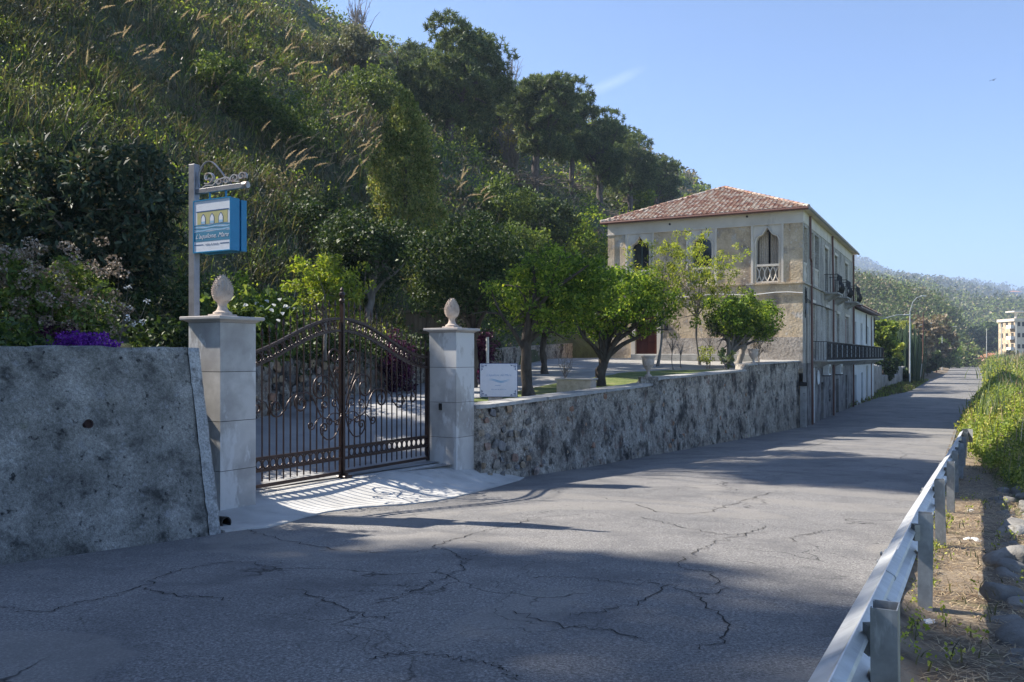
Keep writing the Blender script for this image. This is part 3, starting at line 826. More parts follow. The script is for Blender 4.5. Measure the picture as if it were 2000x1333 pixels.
for k in range(3000):
    if cnt >= 240: break
    s = r_.random()**1.3*24 + .1; sz = r_.uniform(.16, .38); p_ = ip(s)
    zb = float(gardenz(p_[0], p_[1])); z = r_.uniform(zb+.05, 0)
    if any(abs(s-a) < (sz+c)*.46 and abs(z-b) < (sz+c)*.34 for a, b, c in placed): continue
    placed.append((s, z, sz)); cnt += 1
    d_ = ip(s+.2)-ip(max(s-.2, 0)); d_ /= np.linalg.norm(d_)
    link('stone', stones[cnt % 9], iw, (p_[0]+d_[1]*.02-iw.location.x, p_[1]-d_[0]*.02-iw.location.y, z-iw.location.z),
         (0, r_.uniform(-.3, .3), math.atan2(d_[1], d_[0])), (sz, .2, sz*.7))
# ------------------------------------------------------------------ gate pillars
PS = .58
def pillar(loc, label):
    """local frame: x along the gate, y = away from the road"""
    t = thing('gate_pillar', loc, label, 'pillar', 'stone clad gate pillars', math.atan2(GDIR[1], GDIR[0]))
    zt = 2.40
    MB().box(.012, PS-.012, .012, PS-.012, -.2, zt).build('core', m_grout, t)
    hs = [-.15, .42, 1.08, 1.74, zt]
    hs = [-.15, .54, 1.16, 1.78, zt]
    g = .004
    for k in range(4):
        z0, z1 = hs[k]+g, hs[k+1]-g
        for (x0, x1, y0, y1) in ((0, PS, -.0, .012), (0, PS, PS-.012, PS), (-.0, .012, .0125, PS-.0125), (PS-.012, PS, .0125, PS-.0125)):
            b = MB().box(x0, x1, y0, y1, z0, z1)
            b.build('stone_tile', m_tile, t)
    # cap: moulded slab
    c = MB()
    prof = [(0.0, 0), (.022, .018), (.045, .03), (.075, .034), (.08, .045), (.08, .072), (.07, .078)]
    vs = []; 
    for (o, z) in prof: vs += [(-o, -o, zt+z), (PS+o, -o, zt+z), (PS+o, PS+o, zt+z), (-o, PS+o, zt+z)]
    fs = [(4*i+k, 4*i+(k+1) % 4, 4*i+4+(k+1) % 4, 4*i+4+k) for i in range(len(prof)-1) for k in range(4)]
    fs += [(3, 2, 1, 0), tuple(4*(len(prof)-1)+k for k in range(4))]
    c.add(vs, fs); c.build('cap', m_cap, t)
    return t
PL = np.array([-3.62, 10.8]); PR = np.array([-.98, 15.3])
pl = pillar((PL[0], PL[1], -1.97), 'gate pillar nearest the viewer, with the hanging blue sign post behind')
pr = pillar((PR[0], PR[1], -1.97), 'farther gate pillar, at the start of the low rubble wall')
# small black latch box on the inner face of the far pillar
o = MB().bbox(-.03, 0, .30, .36, 1.02, 1.14, .006).build('latch_plate', m_darkiron, pr)

# ------------------------------------------------------------------ pine cone finials
def finial_mesh():
    b = MB()
    b.bbox(-.165, .165, -.165, .165, 0, .035, .006)
    b.lathe([(.155, .035), (.15, .06), (.115, .075), (.10, .085), (.085, .11), (.072, .14), (.075, .17), (.09, .19), (.10, .20)], 20)
    b.lathe([(.05, .185), (.13, .215), (.165, .27), (.17, .33), (.15, .40), (.11, .47), (.06, .52), (.01, .545)], 20)
    # overlapping scales
    H0, H1 = .20, .53
    rows = 13
    for r0 in range(rows):
        z = H0 + (H1-H0)*r0/(rows-1)
        rad = float(np.interp(z, [.20, .235, .28, .34, .40, .47, .52, .545], [.11, .145, .172, .176, .156, .115, .065, .03]))
        n = max(6, int(rad*110))
        for k in range(n):
            a = 2*math.pi*(k+.5*(r0 % 2))/n; w = math.pi/n*.92
            h = .028
            pts = [(rad*.93, a-w, z-.008), (rad*.93, a+w, z-.008), (rad*1.03, a+w*.55, z+h*.6), (rad*1.03, a-w*.55, z+h*.6), (rad*1.035, a, z+h*.9), (rad*.84, a, z+h*.9)]
            b.add([(r_*math.cos(t_), r_*math.sin(t_), z_) for r_, t_, z_ in pts], [(0, 1, 2, 4, 3), (3, 4, 5), (4, 2, 5), (0, 3, 5), (1, 5, 2)])
    return b.mesh('pinecone_finial', m_finial)
fm = finial_mesh()
rotg = math.atan2(GDIR[1], GDIR[0])
for (Pq, lab) in ((PL, 'carved stone pine cone on the nearer gate pillar'), (PR, 'carved stone pine cone on the farther gate pillar')):
    c_ = Pq + GDIR*PS/2 - GNORM*PS/2
    o = link('pinecone_finial', fm, None, (c_[0], c_[1], -1.97+2.478), (0, 0, rotg), (.78, .78, .99))
    tag(o, lab, 'finial', 'carved pine cone finials')

# ------------------------------------------------------------------ gate leaves
GC = GATE_A + GDIR*2.325
HW = 2.30
def ztop(x): return 1.90 + .60*(.5+.5*math.cos(math.pi*min(abs(x)/HW, 1)))
bar_m = MB().box(-.008, .008, -.008, .008, 0, 1).mesh('bar', m_iron)
def spear_mesh():
    b = MB()
    b.lathe([(.009, 0), (.018, .004), (.018, .016), (.009, .02), (.009, .05), (.006, .06), (.022, .085), (.02, .10), (.011, .14), (.001, .19)], 6)
    return b.mesh('spear_tip', m_iron)
spear_m = spear_mesh()
foot_m = MB().lathe([(.001, -.05), (.012, -.02), (.014, -.005), (.006, .0)], 6).mesh('bar_foot', m_iron)
def ring_mesh(R0, r0, nm='ring'):
    b = MB(); n = 14
    pts = [(R0*math.cos(2*math.pi*k/n), 0, R0*math.sin(2*math.pi*k/n)) for k in range(n+1)]
    b.tube(pts, r0, 5, False); return b.mesh(nm, m_iron, True)
ring_m = ring_mesh(.056, .011); ring_s = ring_mesh(.062, .010)
# C scrolls of the arch band
def cscroll():
    b = MB(); pts = []
    for k in range(16):
        a = -2.4+4.8*k/15; r0 = .062*(1-.0*k)
        pts.append((r0*math.cos(a), 0, r0*math.sin(a)))
    b.tube(pts, .010, 5); return b.mesh('arch_scroll', m_iron, True)
def spiral(cx, cz, r0, a0, turns, n=26, shrink=.18):
    out = []
    for k in range(n+1):
        t = k/n; r_ = r0*(1-t*(1-shrink)); a = a0 + turns*2*math.pi*t
        out.append((cx+r_*math.cos(a), cz+r_*math.sin(a)))
    return out
def scroll_curves():
    """ornament of the right leaf, in metres from the centre post and the ground"""
    C = []
    # crest: loop at the top beside the post, stem running down and out
    sp = spiral(.20, 1.88, .15, -.55, 1.35)
    C.append(([(.06, 1.12), (.12, 1.35), (.22, 1.52), (.31, 1.68)] + sp, .016))
    C.append((spiral(.16, 1.62, .07, 2.6, -1.0) + [(.05, 1.3)], .012))
    # large shoulder scroll
    sp = spiral(.50, 1.40, .20, 1.75, -1.45)
    C.append(([(.05, 1.02), (.14, 1.25), (.25, 1.46), (.36, 1.57)] + sp, .016))
    C.append((spiral(.20, 1.16, .085, 3.3, -1.2) + [(.07, .98)], .012))
    # long arm
    sp = spiral(.92, 1.20, .155, 1.9, -1.5)
    C.append(([(.07, .95), (.20, .88), (.34, .93), (.50, .98), (.60, 1.14), (.70, 1.29), (.80, 1.355)] + sp, .016))
    sp = spiral(.42, 1.14, .085, -1.2, 1.3)
    C.append(([(.60, 1.14), (.55, 1.07)] + sp, .012))
    sp = spiral(1.42, 1.20, .125, 3.0, 1.35)
    C.append(([(.93, 1.355), (1.08, 1.32), (1.20, 1.22), (1.24, 1.12)] + spiral(1.42, 1.16, .145, 3.6, 1.3), .015))
    C.append(([(1.55, 1.1), (1.62, 1.24)] + spiral(1.78, 1.18, .115, 2.4, -1.4), .014))
    # lower lobes
    C.append(([(.05, 1.00), (.10, .80), (.22, .64), (.38, .62), (.50, .72)] + spiral(.43, .80, .085, -.5, 1.3), .016))
    C.append(([(.50, .98), (.62, .90), (.66, .80)] + spiral(.72, .86, .07, 3.6, 1.3), .012))
    C.append(([(.08, .98), (.18, 1.02), (.30, 1.0)] + spiral(.31, .90, .075, 1.4, -1.4), .012))
    C.append((spiral(.15, .86, .05, 0, 1.4), .011))
    return C
SCR = scroll_curves()
def leaf(side, label):
    g = thing('gate_leaf', (GC[0], GC[1], -1.885), label, 'gate', 'two leaves of the wrought iron gate', rotg)
    s = side
    # frame: hinge stile, bottom rail, band rails, arch rails
    xh = s*HW
    def bx(nm, x0, x1, z0, z1, y=.02, mat=m_iron):
        return MB().box(min(x0, x1), max(x0, x1), -y, y, z0, z1).build(nm, mat, g)
    bx('hinge_stile', xh-s*.0, xh-s*.05, .03, 1.98, .025)
    if s > 0: bx('meeting_stile', .022, .055, .03, 2.42, .02)
    else: bx('meeting_stile', -.022, -.055, .03, 2.42, .02)
    bx('bottom_rail', s*.056, s*(HW-.051), .055, .10)
    bx('band_rail', s*.056, s*(HW-.051), .275, .315)
    bx('band_rail', s*.056, s*(HW-.051), .445, .485)
    for dz, nm in ((0, 'arch_rail'), (-.19, 'arch_rail')):
        xs = [s*(.056+(HW-.107)*k/22) for k in range(23)]
        b = MB()
        up = [(x, ztop(x)+dz) for x in xs]; dn = [(x, ztop(x)+dz-.038) for x in xs]
        for k in range(22):
            x0, x1 = xs[k], xs[k+1]
            b.add([(x0, -.02, dn[k][1]), (x1, -.02, dn[k+1][1]), (x1, -.02, up[k+1][1]), (x0, -.02, up[k][1]), (x0, .02, dn[k][1]), (x1, .02, dn[k+1][1]), (x1, .02, up[k+1][1]), (x0, .02, up[k][1])],
                  [(0, 1, 2, 3), (7, 6, 5, 4), (3, 2, 6, 7), (4, 5, 1, 0)])
        b.build(nm, m_iron, g)
    nb = 16; dx = (HW-.05)/(nb+.5)
    for k in range(nb):
        x = s*(.055+dx*(k+.75)); zb = .17; zt = ztop(x)+.10
        bar = link('bar', bar_m, g, (x, 0, zb), None, (1, 1, zt-zb))
        sp = link('spear_tip', spear_m, g, (x, 0, zt)); ft = link('bar_foot', foot_m, g, (x, 0, zb))
        xr = x + s*dx*.5
        if abs(xr) < HW-.08:
            link('ring', ring_m, g, (xr, 0, .38), None, (1, 1.2, 1.12))
            sl = math.atan((ztop(xr+.05)-ztop(xr-.05))/.1)
            link('arch_ring', ring_s, g, (xr, 0, ztop(xr)-.114), (0, -sl, 0), (1.05, 1.1, 1.05))
            link('arch_ring', ring_s, g, (x, 0, ztop(x)-.114), (0, -sl, 0), (.62, 1.1, 1.05))
    for (pts, r0) in SCR:
        P3 = catmull([(s*x, -.03, z) for x, z in pts], 2)
        n_ = len(P3)
        rad = [r0*(.55+.45*math.sin(math.pi*min(1, (k+2)/n_*1.0)))*(1.0) for k in range(n_)]
        MB().tube(P3, rad, 6).build('scroll', m_iron, g, smooth=True)
    return g
gl = leaf(-1, 'nearer leaf of the brown wrought iron gate, left of the centre post')
gr = leaf(1, 'farther leaf of the brown wrought iron gate, right of the centre post')
# centre post with collar and finial, bolted to the ground
cpst = thing('gate_post', (GC[0], GC[1], -1.885), 'tall dark centre post between the two gate leaves', 'post', None, rotg)
MB().box(-.021, .021, -.045, .03, .0, 2.72).build('post_shaft', m_iron, cpst)
MB().lathe([(.02, 2.72), (.04, 2.73), (.045, 2.76), (.025, 2.79), (.035, 2.82), (.05, 2.85), (.045, 2.88), (.02, 2.90), (.03, 2.93), (.005, 2.97)], 12).build('post_finial', m_iron, cpst)
MB().bbox(-.09, .09, -.14, .05, -.005, .035, .01).lathe([(.03, .035), (.03, .07), (.02, .08)], 8, (0, -.09, 0)).build('ground_stop', m_iron, cpst)

# ------------------------------------------------------------------ hanging sign and its post
c_ = PL - GDIR*.02 - GNORM*.0
sx, sy = -4.17, 11.42
hs_ = thing('sign_post', (sx, sy, .5), 'tall grey steel post with rusty scroll bracket behind the near pillar', 'signpost', None, R(-30.3))
# post runs from behind the cap up; the post stands on the ground behind the wall
ptop = (697-322)/FPX*11.42
MB().bbox(-.058, .058, -.045, .045, -2.3, ptop-.5, .006).build('post_shaft', m_steel, hs_)
zb_ = 2.16-.5
arm = MB().bbox(.059, .93, -.03, .03, zb_-.035, zb_+.025, .004); arm.build('arm', m_steel, hs_)
MB().lathe([(.042, -.035), (.042, .035)], 14).xf(Matrix.Translation((.955, 0, zb_)) @ Matrix.Rotation(R(90), 4, 'Y')).build('arm_cap', m_rusty, hs_)
def strip(pts, w, t, nm, mat):
    b = MB(); P3 = [Vector((x*1.32, 0, z)) for x, z in pts]; n_ = len(P3); vs = []
    for k in range(n_):
        tg = (P3[min(k+1, n_-1)]-P3[max(k-1, 0)]).normalized(); nr = Vector((-tg.z, 0, tg.x))*t
        for sgn, yy in ((1, -w), (1, w), (-1, w), (-1, -w)):
            q = P3[k]+nr*sgn; vs.append((q.x, yy, q.z))
    fs = [(4*k+i, 4*k+(i+1) % 4, 4*k+4+(i+1) % 4, 4*k+4+i) for k in range(n_-1) for i in range(4)]
    b.add(vs, fs); return b.build(nm, mat, hs_)
top = zb_+.03
cc = [Vector(p) for p in []]
ar = catmull([(.075, 0, top+.02), (.065, 0, top+.12), (.085, 0, top+.24), (.16, 0, top+.33), (.25, 0, top+.33), (.36, 0, top+.22), (.46, 0, top+.08), (.53, 0, top+.0)], 6)
strip([(v.x, v.z) for v in ar], .012, .006, 'bracket_arc', m_steel)
for (cx, cz, r0, a0, tn) in ((.21, top+.13, .085, -2.2, 1.3), (.36, top+.05, .05, 3.4, -1.3), (.47, top+.05, .045, -.4, 1.3), (.58, top+.07, .055, 3.6, -1.3), (.68, top+.085, .055, -.6, 1.3)):
    strip(spiral(cx, cz, r0, a0, tn, 22, .25), .02, .007, 'scroll', m_rusty)
strip([(.12, top), (.18, top+.03), (.28, top+.02), (.36, top+.08), (.46, top+.10), (.56, top+.03), (.66, top+.02)], .02, .007, 'scroll', m_rusty)

sg = thing('hanging_sign', (sx, sy, .5), 'blue box sign with villa picture hanging from the scroll bracket', 'sign', None, R(-30.3))
Z0 = 1.35-.5; Z1 = 2.015-.5
X0, X1 = .075, .755
DY0, DY1 = -.07, .20
MB().box(X0, X1, DY0+.006, DY0+.15, Z0, Z1).build('sign_box', m_blue, sg)
MB().box(X0+.03, X1-.02, DY0+.151, DY1-.09, Z0+.02, Z1-.02).build('sign_gap', m_darkblue, sg)
MB().box(X0, X1+.0, DY1-.089, DY1, Z0, Z1-.01).build('sign_box', m_blue, sg)
for k in (.30, .60): MB().tube([(k, 0, Z1-.005), (k, 0, zb_-.03)], .013, 8).build('hanger_rod', m_blue, sg)
MB().box(X0-.008, X1+.006, DY0-.006, DY0+.005, Z0-.008, Z0+.006).box(X0-.008, X1+.006, DY0-.006, DY0+.005, Z1-.006, Z1+.008).box(X0-.008, X0+.006, DY0-.006, DY0+.005, Z0+.007, Z1-.007).box(X1-.006, X1+.006, DY0-.006, DY0+.005, Z0+.007, Z1-.007).build('sign_frame', m_blue, sg)
fp = DY0-.001
def flat(par, nm, x0, x1, z0, z1, mat, y):
    return MB().add([(x0, y, z0), (x1, y, z0), (x1, y, z1), (x0, y, z1)], [(0, 1, 2, 3)]).build(nm, mat, par)
W_, H_ = X1-X0, Z1-Z0
def u(x): return X0+W_*x
def v(z): return Z0+H_*z
face = MB().box(X0+.006, X1-.006, fp+.003, fp+.0065, Z0+.006, Z1-.006).build('sign_face', m_signwhite, sg)
flat(face, 'print_building', u(.10), u(.93), v(.535), v(.775), m_signyellow, fp+.001)
MB().box(u(.07), u(.96), fp-.0005, fp+.001, v(.775), v(.795)).build('print_roofline', m_signline, face)
def gothic(cx, z0, w, h, n=8):
    pts = [(cx-w, z0), (cx-w, z0+h*.62)]
    for k in range(1, n): a = k/n; pts.append((cx-w*(1-a)**1.0*math.cos(a*.6), z0+h*(.62+.38*math.sin(a*math.pi/2)**1.0)))
    pts.append((cx, z0+h)); L = pts[:-1]; return L+[(cx, z0+h)]+[(2*cx-x, z) for x, z in reversed(L)]
for cx in (.27, .51, .75):
    for sc_, mt_, yy in ((1.0, m_signline, -.0002), (.78, m_signwhite, -.0009)):
        g_ = gothic(u(cx), v(.535)+(1-sc_)*.004, W_*.065*sc_, H_*.20*(.5+.5*sc_)-.001)
        MB().add([(x, fp+yy, z) for x, z in g_], [list(range(len(g_)))]).build('print_arch', mt_, face)
    flat(face, 'print_balcony', u(cx-.05), u(cx+.05), v(.545), v(.59), m_signpale, fp-.0014)
for k, (z0, mt_) in enumerate(((.50, m_signteal), (.465, m_signpale), (.435, m_signteal), (.405, m_signpale))):
    b = MB(); n_ = 20
    vs = []
    for i in range(n_+1):
        x = u(.02+.96*i/n_); dz = .006*math.sin(i*.55+k)
        vs += [(x, fp+.001, v(z0)+dz), (x, fp+.001, v(z0+.026)+dz)]
    b.add(vs, [(2*i, 2*i+2, 2*i+3, 2*i+1) for i in range(n_)]).build('print_wave', mt_, face)
flat(face, 'print_band', u(.015), u(.985), v(.205), v(.39), m_signteal, fp+.001)
flat(face, 'print_rule', u(.02), u(.27), v(.135), v(.150), m_signline, fp+.001)
flat(face, 'print_rule', u(.72), u(.97), v(.135), v(.150), m_signline, fp+.001)
def text(body, size, loc, mat, parent, shear=0.0, width=None, nm='lettering', rot=None):
    cu = bpy.data.curves.new(nm, 'FONT'); cu.body = body; cu.size = size; cu.shear = shear; cu.align_x = 'CENTER'; cu.extrude = .0006
    cu.resolution_u = 2
    ob = bpy.data.objects.new('tmp', cu); COL.objects.link(ob)
    dg = bpy.context.evaluated_depsgraph_get(); me = bpy.data.meshes.new_from_object(ob.evaluated_get(dg))
    bpy.data.objects.remove(ob); bpy.data.curves.remove(cu)
    me.materials.clear(); me.materials.append(mat); me.name = nm
    o = link(nm, me, parent, loc, rot or (R(90), 0, 0))
    if width:
        wd = max(v_.co.x for v_ in me.vertices)-min(v_.co.x for v_ in me.vertices); o.scale = (width/wd, 1, 1)
    return o
text("L'aquilone, Mare", .085, (u(.5), fp-.0003, v(.262)), m_signwhite, face, .45, W_*.9)
text("relais & beach", .030, (u(.5), fp-.0003, v(.130)), m_signline, face, 0, W_*.36)

# ------------------------------------------------------------------ white enamel sign on a squat post behind the wall
wx, wy = -.17*1.0, 16.9
D_ = 18.6
x0, x1 = (938-1000)/FPX*D_, (1010-1000)/FPX*D_
ws = thing('name_sign', ((x0+x1)/2, D_, -1.9), 'square white sign with blue corner scrolls standing behind the rubble wall', 'sign')
zt, zb2 = (697-711)/FPX*D_+1.9, (697-775)/FPX*D_+1.9
hw = (x1-x0)/2
MB().bbox(-hw*.56, hw*.20, .02, .16, .0, zb2+.05, .005).build('post_block', m_plasterside, ws)
MB().box(-hw-.012, hw+.012, -.005, .018, zb2-.012, zt+.012).build('sign_back', m_darkblue, ws)
wf_ = MB().box(-hw, hw, -.011, -.0055, zb2, zt).build('sign_face', m_signwhite, ws)
hh = zt-zb2
inkp = plain('washed_blue_ink', (.22, .34, .52), .5); inkl = plain('dark_blue_ink', (.05, .09, .20), .5)
for sxn in (-1, 1):
    for szn in (-1, 1):
        def cp_(x, z): return (sxn*(hw*(1-x)), -.0125, zb2+hh*.5+szn*(hh*.5*(1-z)))
        for pts in (spiral(.14, .16, .055, 0, 1.3), spiral(.30, .11, .04, 1, -1.2), spiral(.11, .33, .04, 2, 1.2), [(.05, .05), (.20, .09), (.38, .06)], [(.05, .05), (.09, .22), (.06, .42)]):
            MB().tube([cp_(a, b) for a, b in pts], .0042, 4).build('corner_scroll', inkl, wf_)
b = MB()
for k, (z0, th, mt) in enumerate(((.50, .020, m_signpale), (.465, .012, m_signpale))):
    vs = []
    for i in range(25):
        x = -hw*.55+hw*1.15*i/24; zz = zb2+hh*(z0+.035*math.sin(2.2-i*.26)); w_ = th*math.sin(math.pi*i/24)*.6+.001
        vs += [(x, -.0122-k*.0003, zz-w_), (x, -.0122-k*.0003, zz+w_)]
    MB().add(vs, [(2*i, 2*i+2, 2*i+3, 2*i+1) for i in range(24)]).build('print_wave', mt, wf_)
text("L'aquilone del Mare", .07, (0, -.0125, zb2+hh*.625), inkp, wf_, .4, hw*1.35)
flat(wf_, 'print_rule', -hw*.2, hw*.1, zb2+hh*.335, zb2+hh*.35, inkp, -.0122)
text("RELAIS & BEACH", .035, (0, -.0125, zb2+hh*.20), inkp, wf_, 0, hw*.8)
# ------------------------------------------------------------------ villa
VO = (5.17, 46.63, 0.0); VROT = math.atan2(-SR, CR)
villa = thing('villa', VO, 'old ochre two storey villa with gothic arched loggias and hipped clay tile roof', 'villa', None, VROT)
VL, VD = 10.0, 20.6        # front width, depth along the road
ZF, ZC, ZE = -.12, 3.60, 7.10     # garden floor, string course, eaves
def wallholes(mb, L, H0, H1, holes, depth, mapf):
    xs = sorted(set([0, L]+[h[0] for h in holes]+[h[1] for h in holes])); zs = sorted(set([H0, H1]+[h[2] for h in holes]+[h[3] for h in holes]))
    for a, b in zip(xs, xs[1:]):
        for c, d in zip(zs, zs[1:]):
            mx, mz = (a+b)/2, (c+d)/2
            if any(h[0] < mx < h[1] and h[2] < mz < h[3] for h in holes): continue
            mb.add([mapf(a, 0, c), mapf(b, 0, c), mapf(b, 0, d), mapf(a, 0, d)], [(0, 1, 2, 3)])
    for (a, b, c, d) in holes:
        for q in (((a, c), (a, d)), ((a, d), (b, d)), ((b, d), (b, c)), ((b, c), (a, c))):
            (x0, z0), (x1, z1) = q
            mb.add([mapf(x0, 0, z0), mapf(x1, 0, z1), mapf(x1, depth, z1), mapf(x0, depth, z0)], [(0, 1, 2, 3)])
    return mb
fr = lambda x, d, z: (x, d, z)                 # front, d inwards
sd = lambda s, d, z: (VL-d, s, z)              # road side, d inwards
# lower front wall with the door
MB_ = MB()
wallholes(MB_, VL, -.8, ZC, [(1.50, 2.70, ZF, 2.35)], .30, fr)
MB_.build('front_wall', m_plaster, villa)
# arches: centres and half widths
ARCH = [(1.75, .50), (5.05, .50), (8.32, .53)]
sw = .71
holes = [(c-sw, c+sw, ZC+.02, 6.50) for c, h in ARCH]
MB_ = MB(); wallholes(MB_, VL, ZC+.0, 6.50, holes, .06, fr); MB_.build('front_wall', m_plaster, villa)
MB().box(-.03, VL+.03, -.03, .05, 6.50, ZE).build('frieze', m_cream, villa)
MB().box(-.07, VL+.07, -.07, .02, 6.47, 6.53).build('frieze_ledge', m_cream, villa)
MB().box(-.06, VL+.06, -.10, .0, ZC-.05, ZC+.03).build('string_course', m_plaster, villa)
MB().box(-.03, VL+.03, -.045, .0, ZC-.62, ZC-.56).build('string_course', m_plaster, villa)
# corner pilasters and flat pilasters that frame the arches
for a, b in ((0, .35), (9.45, 10.0)):
    MB().box(a-.02, b, -.045, .01, ZC+.03, 6.47).build('pilaster', m_plaster, villa)
for c, h in ARCH:
    for s_ in (-1, 1):
        x_ = c+s_*(sw+.02)
        MB().box(x_-.05, x_+.05, -.06, .02, ZC+.03, 6.47).build('arch_pilaster', m_cream, villa)
def ogee(h, z0, zs, za, n=10):
    """venetian arch outline: jamb, round shoulder, reversed curve to a point"""
    R_ = [(h, z0), (h, zs-.02)]
    for k in range(1, n+1):
        t = k/n
        x = h*(1 - t**1.25); 
        if t < .45: z = zs + (za-zs)*.46*math.sin(t/.45*math.pi/2)*1.0
        else:
            u_ = (t-.45)/.55; z = zs + (za-zs)*(.46 + .54*(u_**1.6))
        if t < .45: x = h*(1-.42*(1-math.cos(t/.45*math.pi/2)))
        else: x = h*.58*(1-u_)**.85
        R_.append((x, z))
    return R_
def outline(c, h, z0, zs, za):
    r = ogee(h, z0, zs, za); return [(c-x, z) for x, z in r] + [(c+x, z) for x, z in reversed(r[:-1])]
for ai, (c, h) in enumerate(ARCH):
    inn = outline(c, h, ZC+.03, 5.62, 6.34)
    n_ = len(inn)
    out = []
    for (x, z) in inn:        # project outline on the rectangle of the surround
        dx, dz = x-c, z-4.9
        if z <= 5.0: out.append((c+math.copysign(sw, dx), z))
        else:
            t_ = min(sw/abs(dx) if abs(dx) > 1e-6 else 9, (6.47-4.9)/dz if dz > 1e-6 else 9); out.append((c+dx*t_, 4.9+dz*t_))
    b = MB()
    vs = [(x, .01, z) for x, z in inn]+[(x, .01, z) for x, z in out]+[(x, .34, z) for x, z in inn]
    fs = [(k, k+1, n_+k+1, n_+k) for k in range(n_-1)]+[(k+1, k, 2*n_+k, 2*n_+k+1) for k in range(n_-1)]
    # fill the two top corners of the rectangle
    b.add(vs, fs)
    iL = max(k for k in range(n_//2) if abs(out[k][0]-(c-sw)) < 1e-4); iR = min(k for k in range(n_//2, n_) if abs(out[k][0]-(c+sw)) < 1e-4)
    b.add([(out[iL][0], .01, out[iL][1]), (c-sw, .01, 6.47), (out[iL+1][0], .01, out[iL+1][1])], [(0, 1, 2)])
    b.add([(out[iR][0], .01, out[iR][1]), (c+sw, .01, 6.47), (out[iR-1][0], .01, out[iR-1][1])], [(0, 1, 2)])
    sr = b.build('arch_surround', m_cream, villa)
    for off, rad in ((.05, .032), (.15, .022)):
        o_ = outline(c, h+off, ZC+.05, 5.62, 6.34+off*.7)
        MB().tube([(x, -.005, z) for x, z in o_], rad, 6).build('arch_moulding', m_cream, sr, smooth=True)
    # balustrade: interlaced stone tracery with a rail
    bl = MB().box(c-h-.04, c+h+.04, -.03, .13, 4.44, 4.55).box(c-h, c+h, 0, .1, ZC+.03, ZC+.11).build('balustrade', m_cream, villa)
    m_ = 4; st = (2*h)/m_
    for k in range(m_+1):
        x0 = c-h+k*st
        for sgn in (-1, 1):
            pts = [(x0+sgn*st*.5*math.sin(math.pi*t/8)*1.0, .05, ZC+.11+(4.44-ZC-.11)*t/8) for t in range(9)]
            pts = [p for p in pts if c-h-.001 <= p[0] <= c+h+.001]
            if len(pts) > 2: MB().tube(pts, .028, 5).build('tracery', m_cream, bl)
# loggia room behind the arches and its back wall
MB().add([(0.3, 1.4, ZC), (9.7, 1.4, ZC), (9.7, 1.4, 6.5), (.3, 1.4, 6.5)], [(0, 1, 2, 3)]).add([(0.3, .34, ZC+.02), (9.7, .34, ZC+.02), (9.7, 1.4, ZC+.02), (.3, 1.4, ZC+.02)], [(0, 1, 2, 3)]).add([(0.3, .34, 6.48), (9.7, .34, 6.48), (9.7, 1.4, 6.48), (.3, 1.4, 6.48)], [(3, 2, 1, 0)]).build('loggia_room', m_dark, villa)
def curtain(x0, x1, z0, z1, y, mat, par, nm='curtain', folds=7):
    b = MB(); n_ = folds*6; vs = []
    for k in range(n_+1):
        x = x0+(x1-x0)*k/n_; yy = y+.035*math.sin(k/6*2*math.pi)+.01*math.sin(k*.9)
        vs += [(x, yy, z0), (x, yy+.01, z1)]
    b.add(vs, [(2*k, 2*k+2, 2*k+3, 2*k+1) for k in range(n_)]); return b.build(nm, mat, par, smooth=True)
curtain(7.80, 8.28, ZC+.1, 6.2, .5, m_curtain, villa, folds=5); curtain(8.38, 8.85, ZC+.1, 6.2, .5, m_curtain, villa, folds=5)
curtain(1.3, 2.2, ZC+.1, 5.5, .62, m_bluecurt, villa, folds=6)
for c, h in ARCH[:2]:
    fw = MB().box(c-h, c-h+.06, .38, .44, ZC+.1, 6.2).box(c+h-.06, c+h, .38, .44, ZC+.1, 6.2).box(c-.03, c+.03, .38, .44, ZC+.1, 6.2).box(c-h+.06, c+h-.06, .38, .44, 4.6, 4.66).build('window_frame', m_shutter, villa)
    for s_ in (-1, 1):
        a_, b_ = sorted((c+s_*.035, c+s_*(h-.06)))
        MB().box(a_, b_, .405, .415, 4.67, 6.2).build('pane', m_glass, fw)
# entrance door in its stone frame, two panelled leaves
df = MB().box(1.28, 1.50, -.05, .03, ZF, 2.55).box(2.70, 2.92, -.05, .03, ZF, 2.55).box(1.501, 2.699, -.05, .03, 2.35, 2.55).build('door_frame', m_cream, villa)
for a_, b_ in ((1.51, 2.095), (2.105, 2.69)):
    d_ = MB().box(a_, b_, .16, .20, ZF+.02, 2.34)
    dr = d_.build('door', m_door, villa)
    for z0, z1 in ((.1, .75), (.85, 1.5), (1.6, 2.2)):
        MB().bbox(a_+.08, b_-.08, .135, .165, z0, z1, .02).build('door_panel', m_door, dr)
MB().lathe([(.03, 0), (.035, .03), (.02, .05)], 10).xf(Matrix.Translation((2.14, .135, 1.0)) @ Matrix.Rotation(R(90), 4, 'X')).build('door_knob', m_darkiron, villa)
MB().box(1.2, 3.0, -.35, -.052, ZF-.2, ZF+.06).build('door_step', m_coping, villa)
MB().bbox(3.12, 3.30, -.10, -.002, 1.35, 1.68, .01).build('letter_box', m_darkiron, villa)
# rubble plinth and low bench strip at the foot of the front
MB().box(2.95, VL-.002, -.05, -.002, -.6, .95).build('plinth', surf('plinth_stone', [(.3, (.30, .26, .22)), (.7, (.46, .41, .36))], 1.6, 9, grain=((10, .65, 1.3),), bmp=(8, .8, .05)), villa)
# vents
for x_, z_ in ((3.4, 6.85), (7.35, 6.95)):
    MB().lathe([(.055, 0), (.055, .05)], 12).xf(Matrix.Translation((x_, -.03, z_)) @ Matrix.Rotation(R(90), 4, 'X')).build('vent', m_dark, villa)
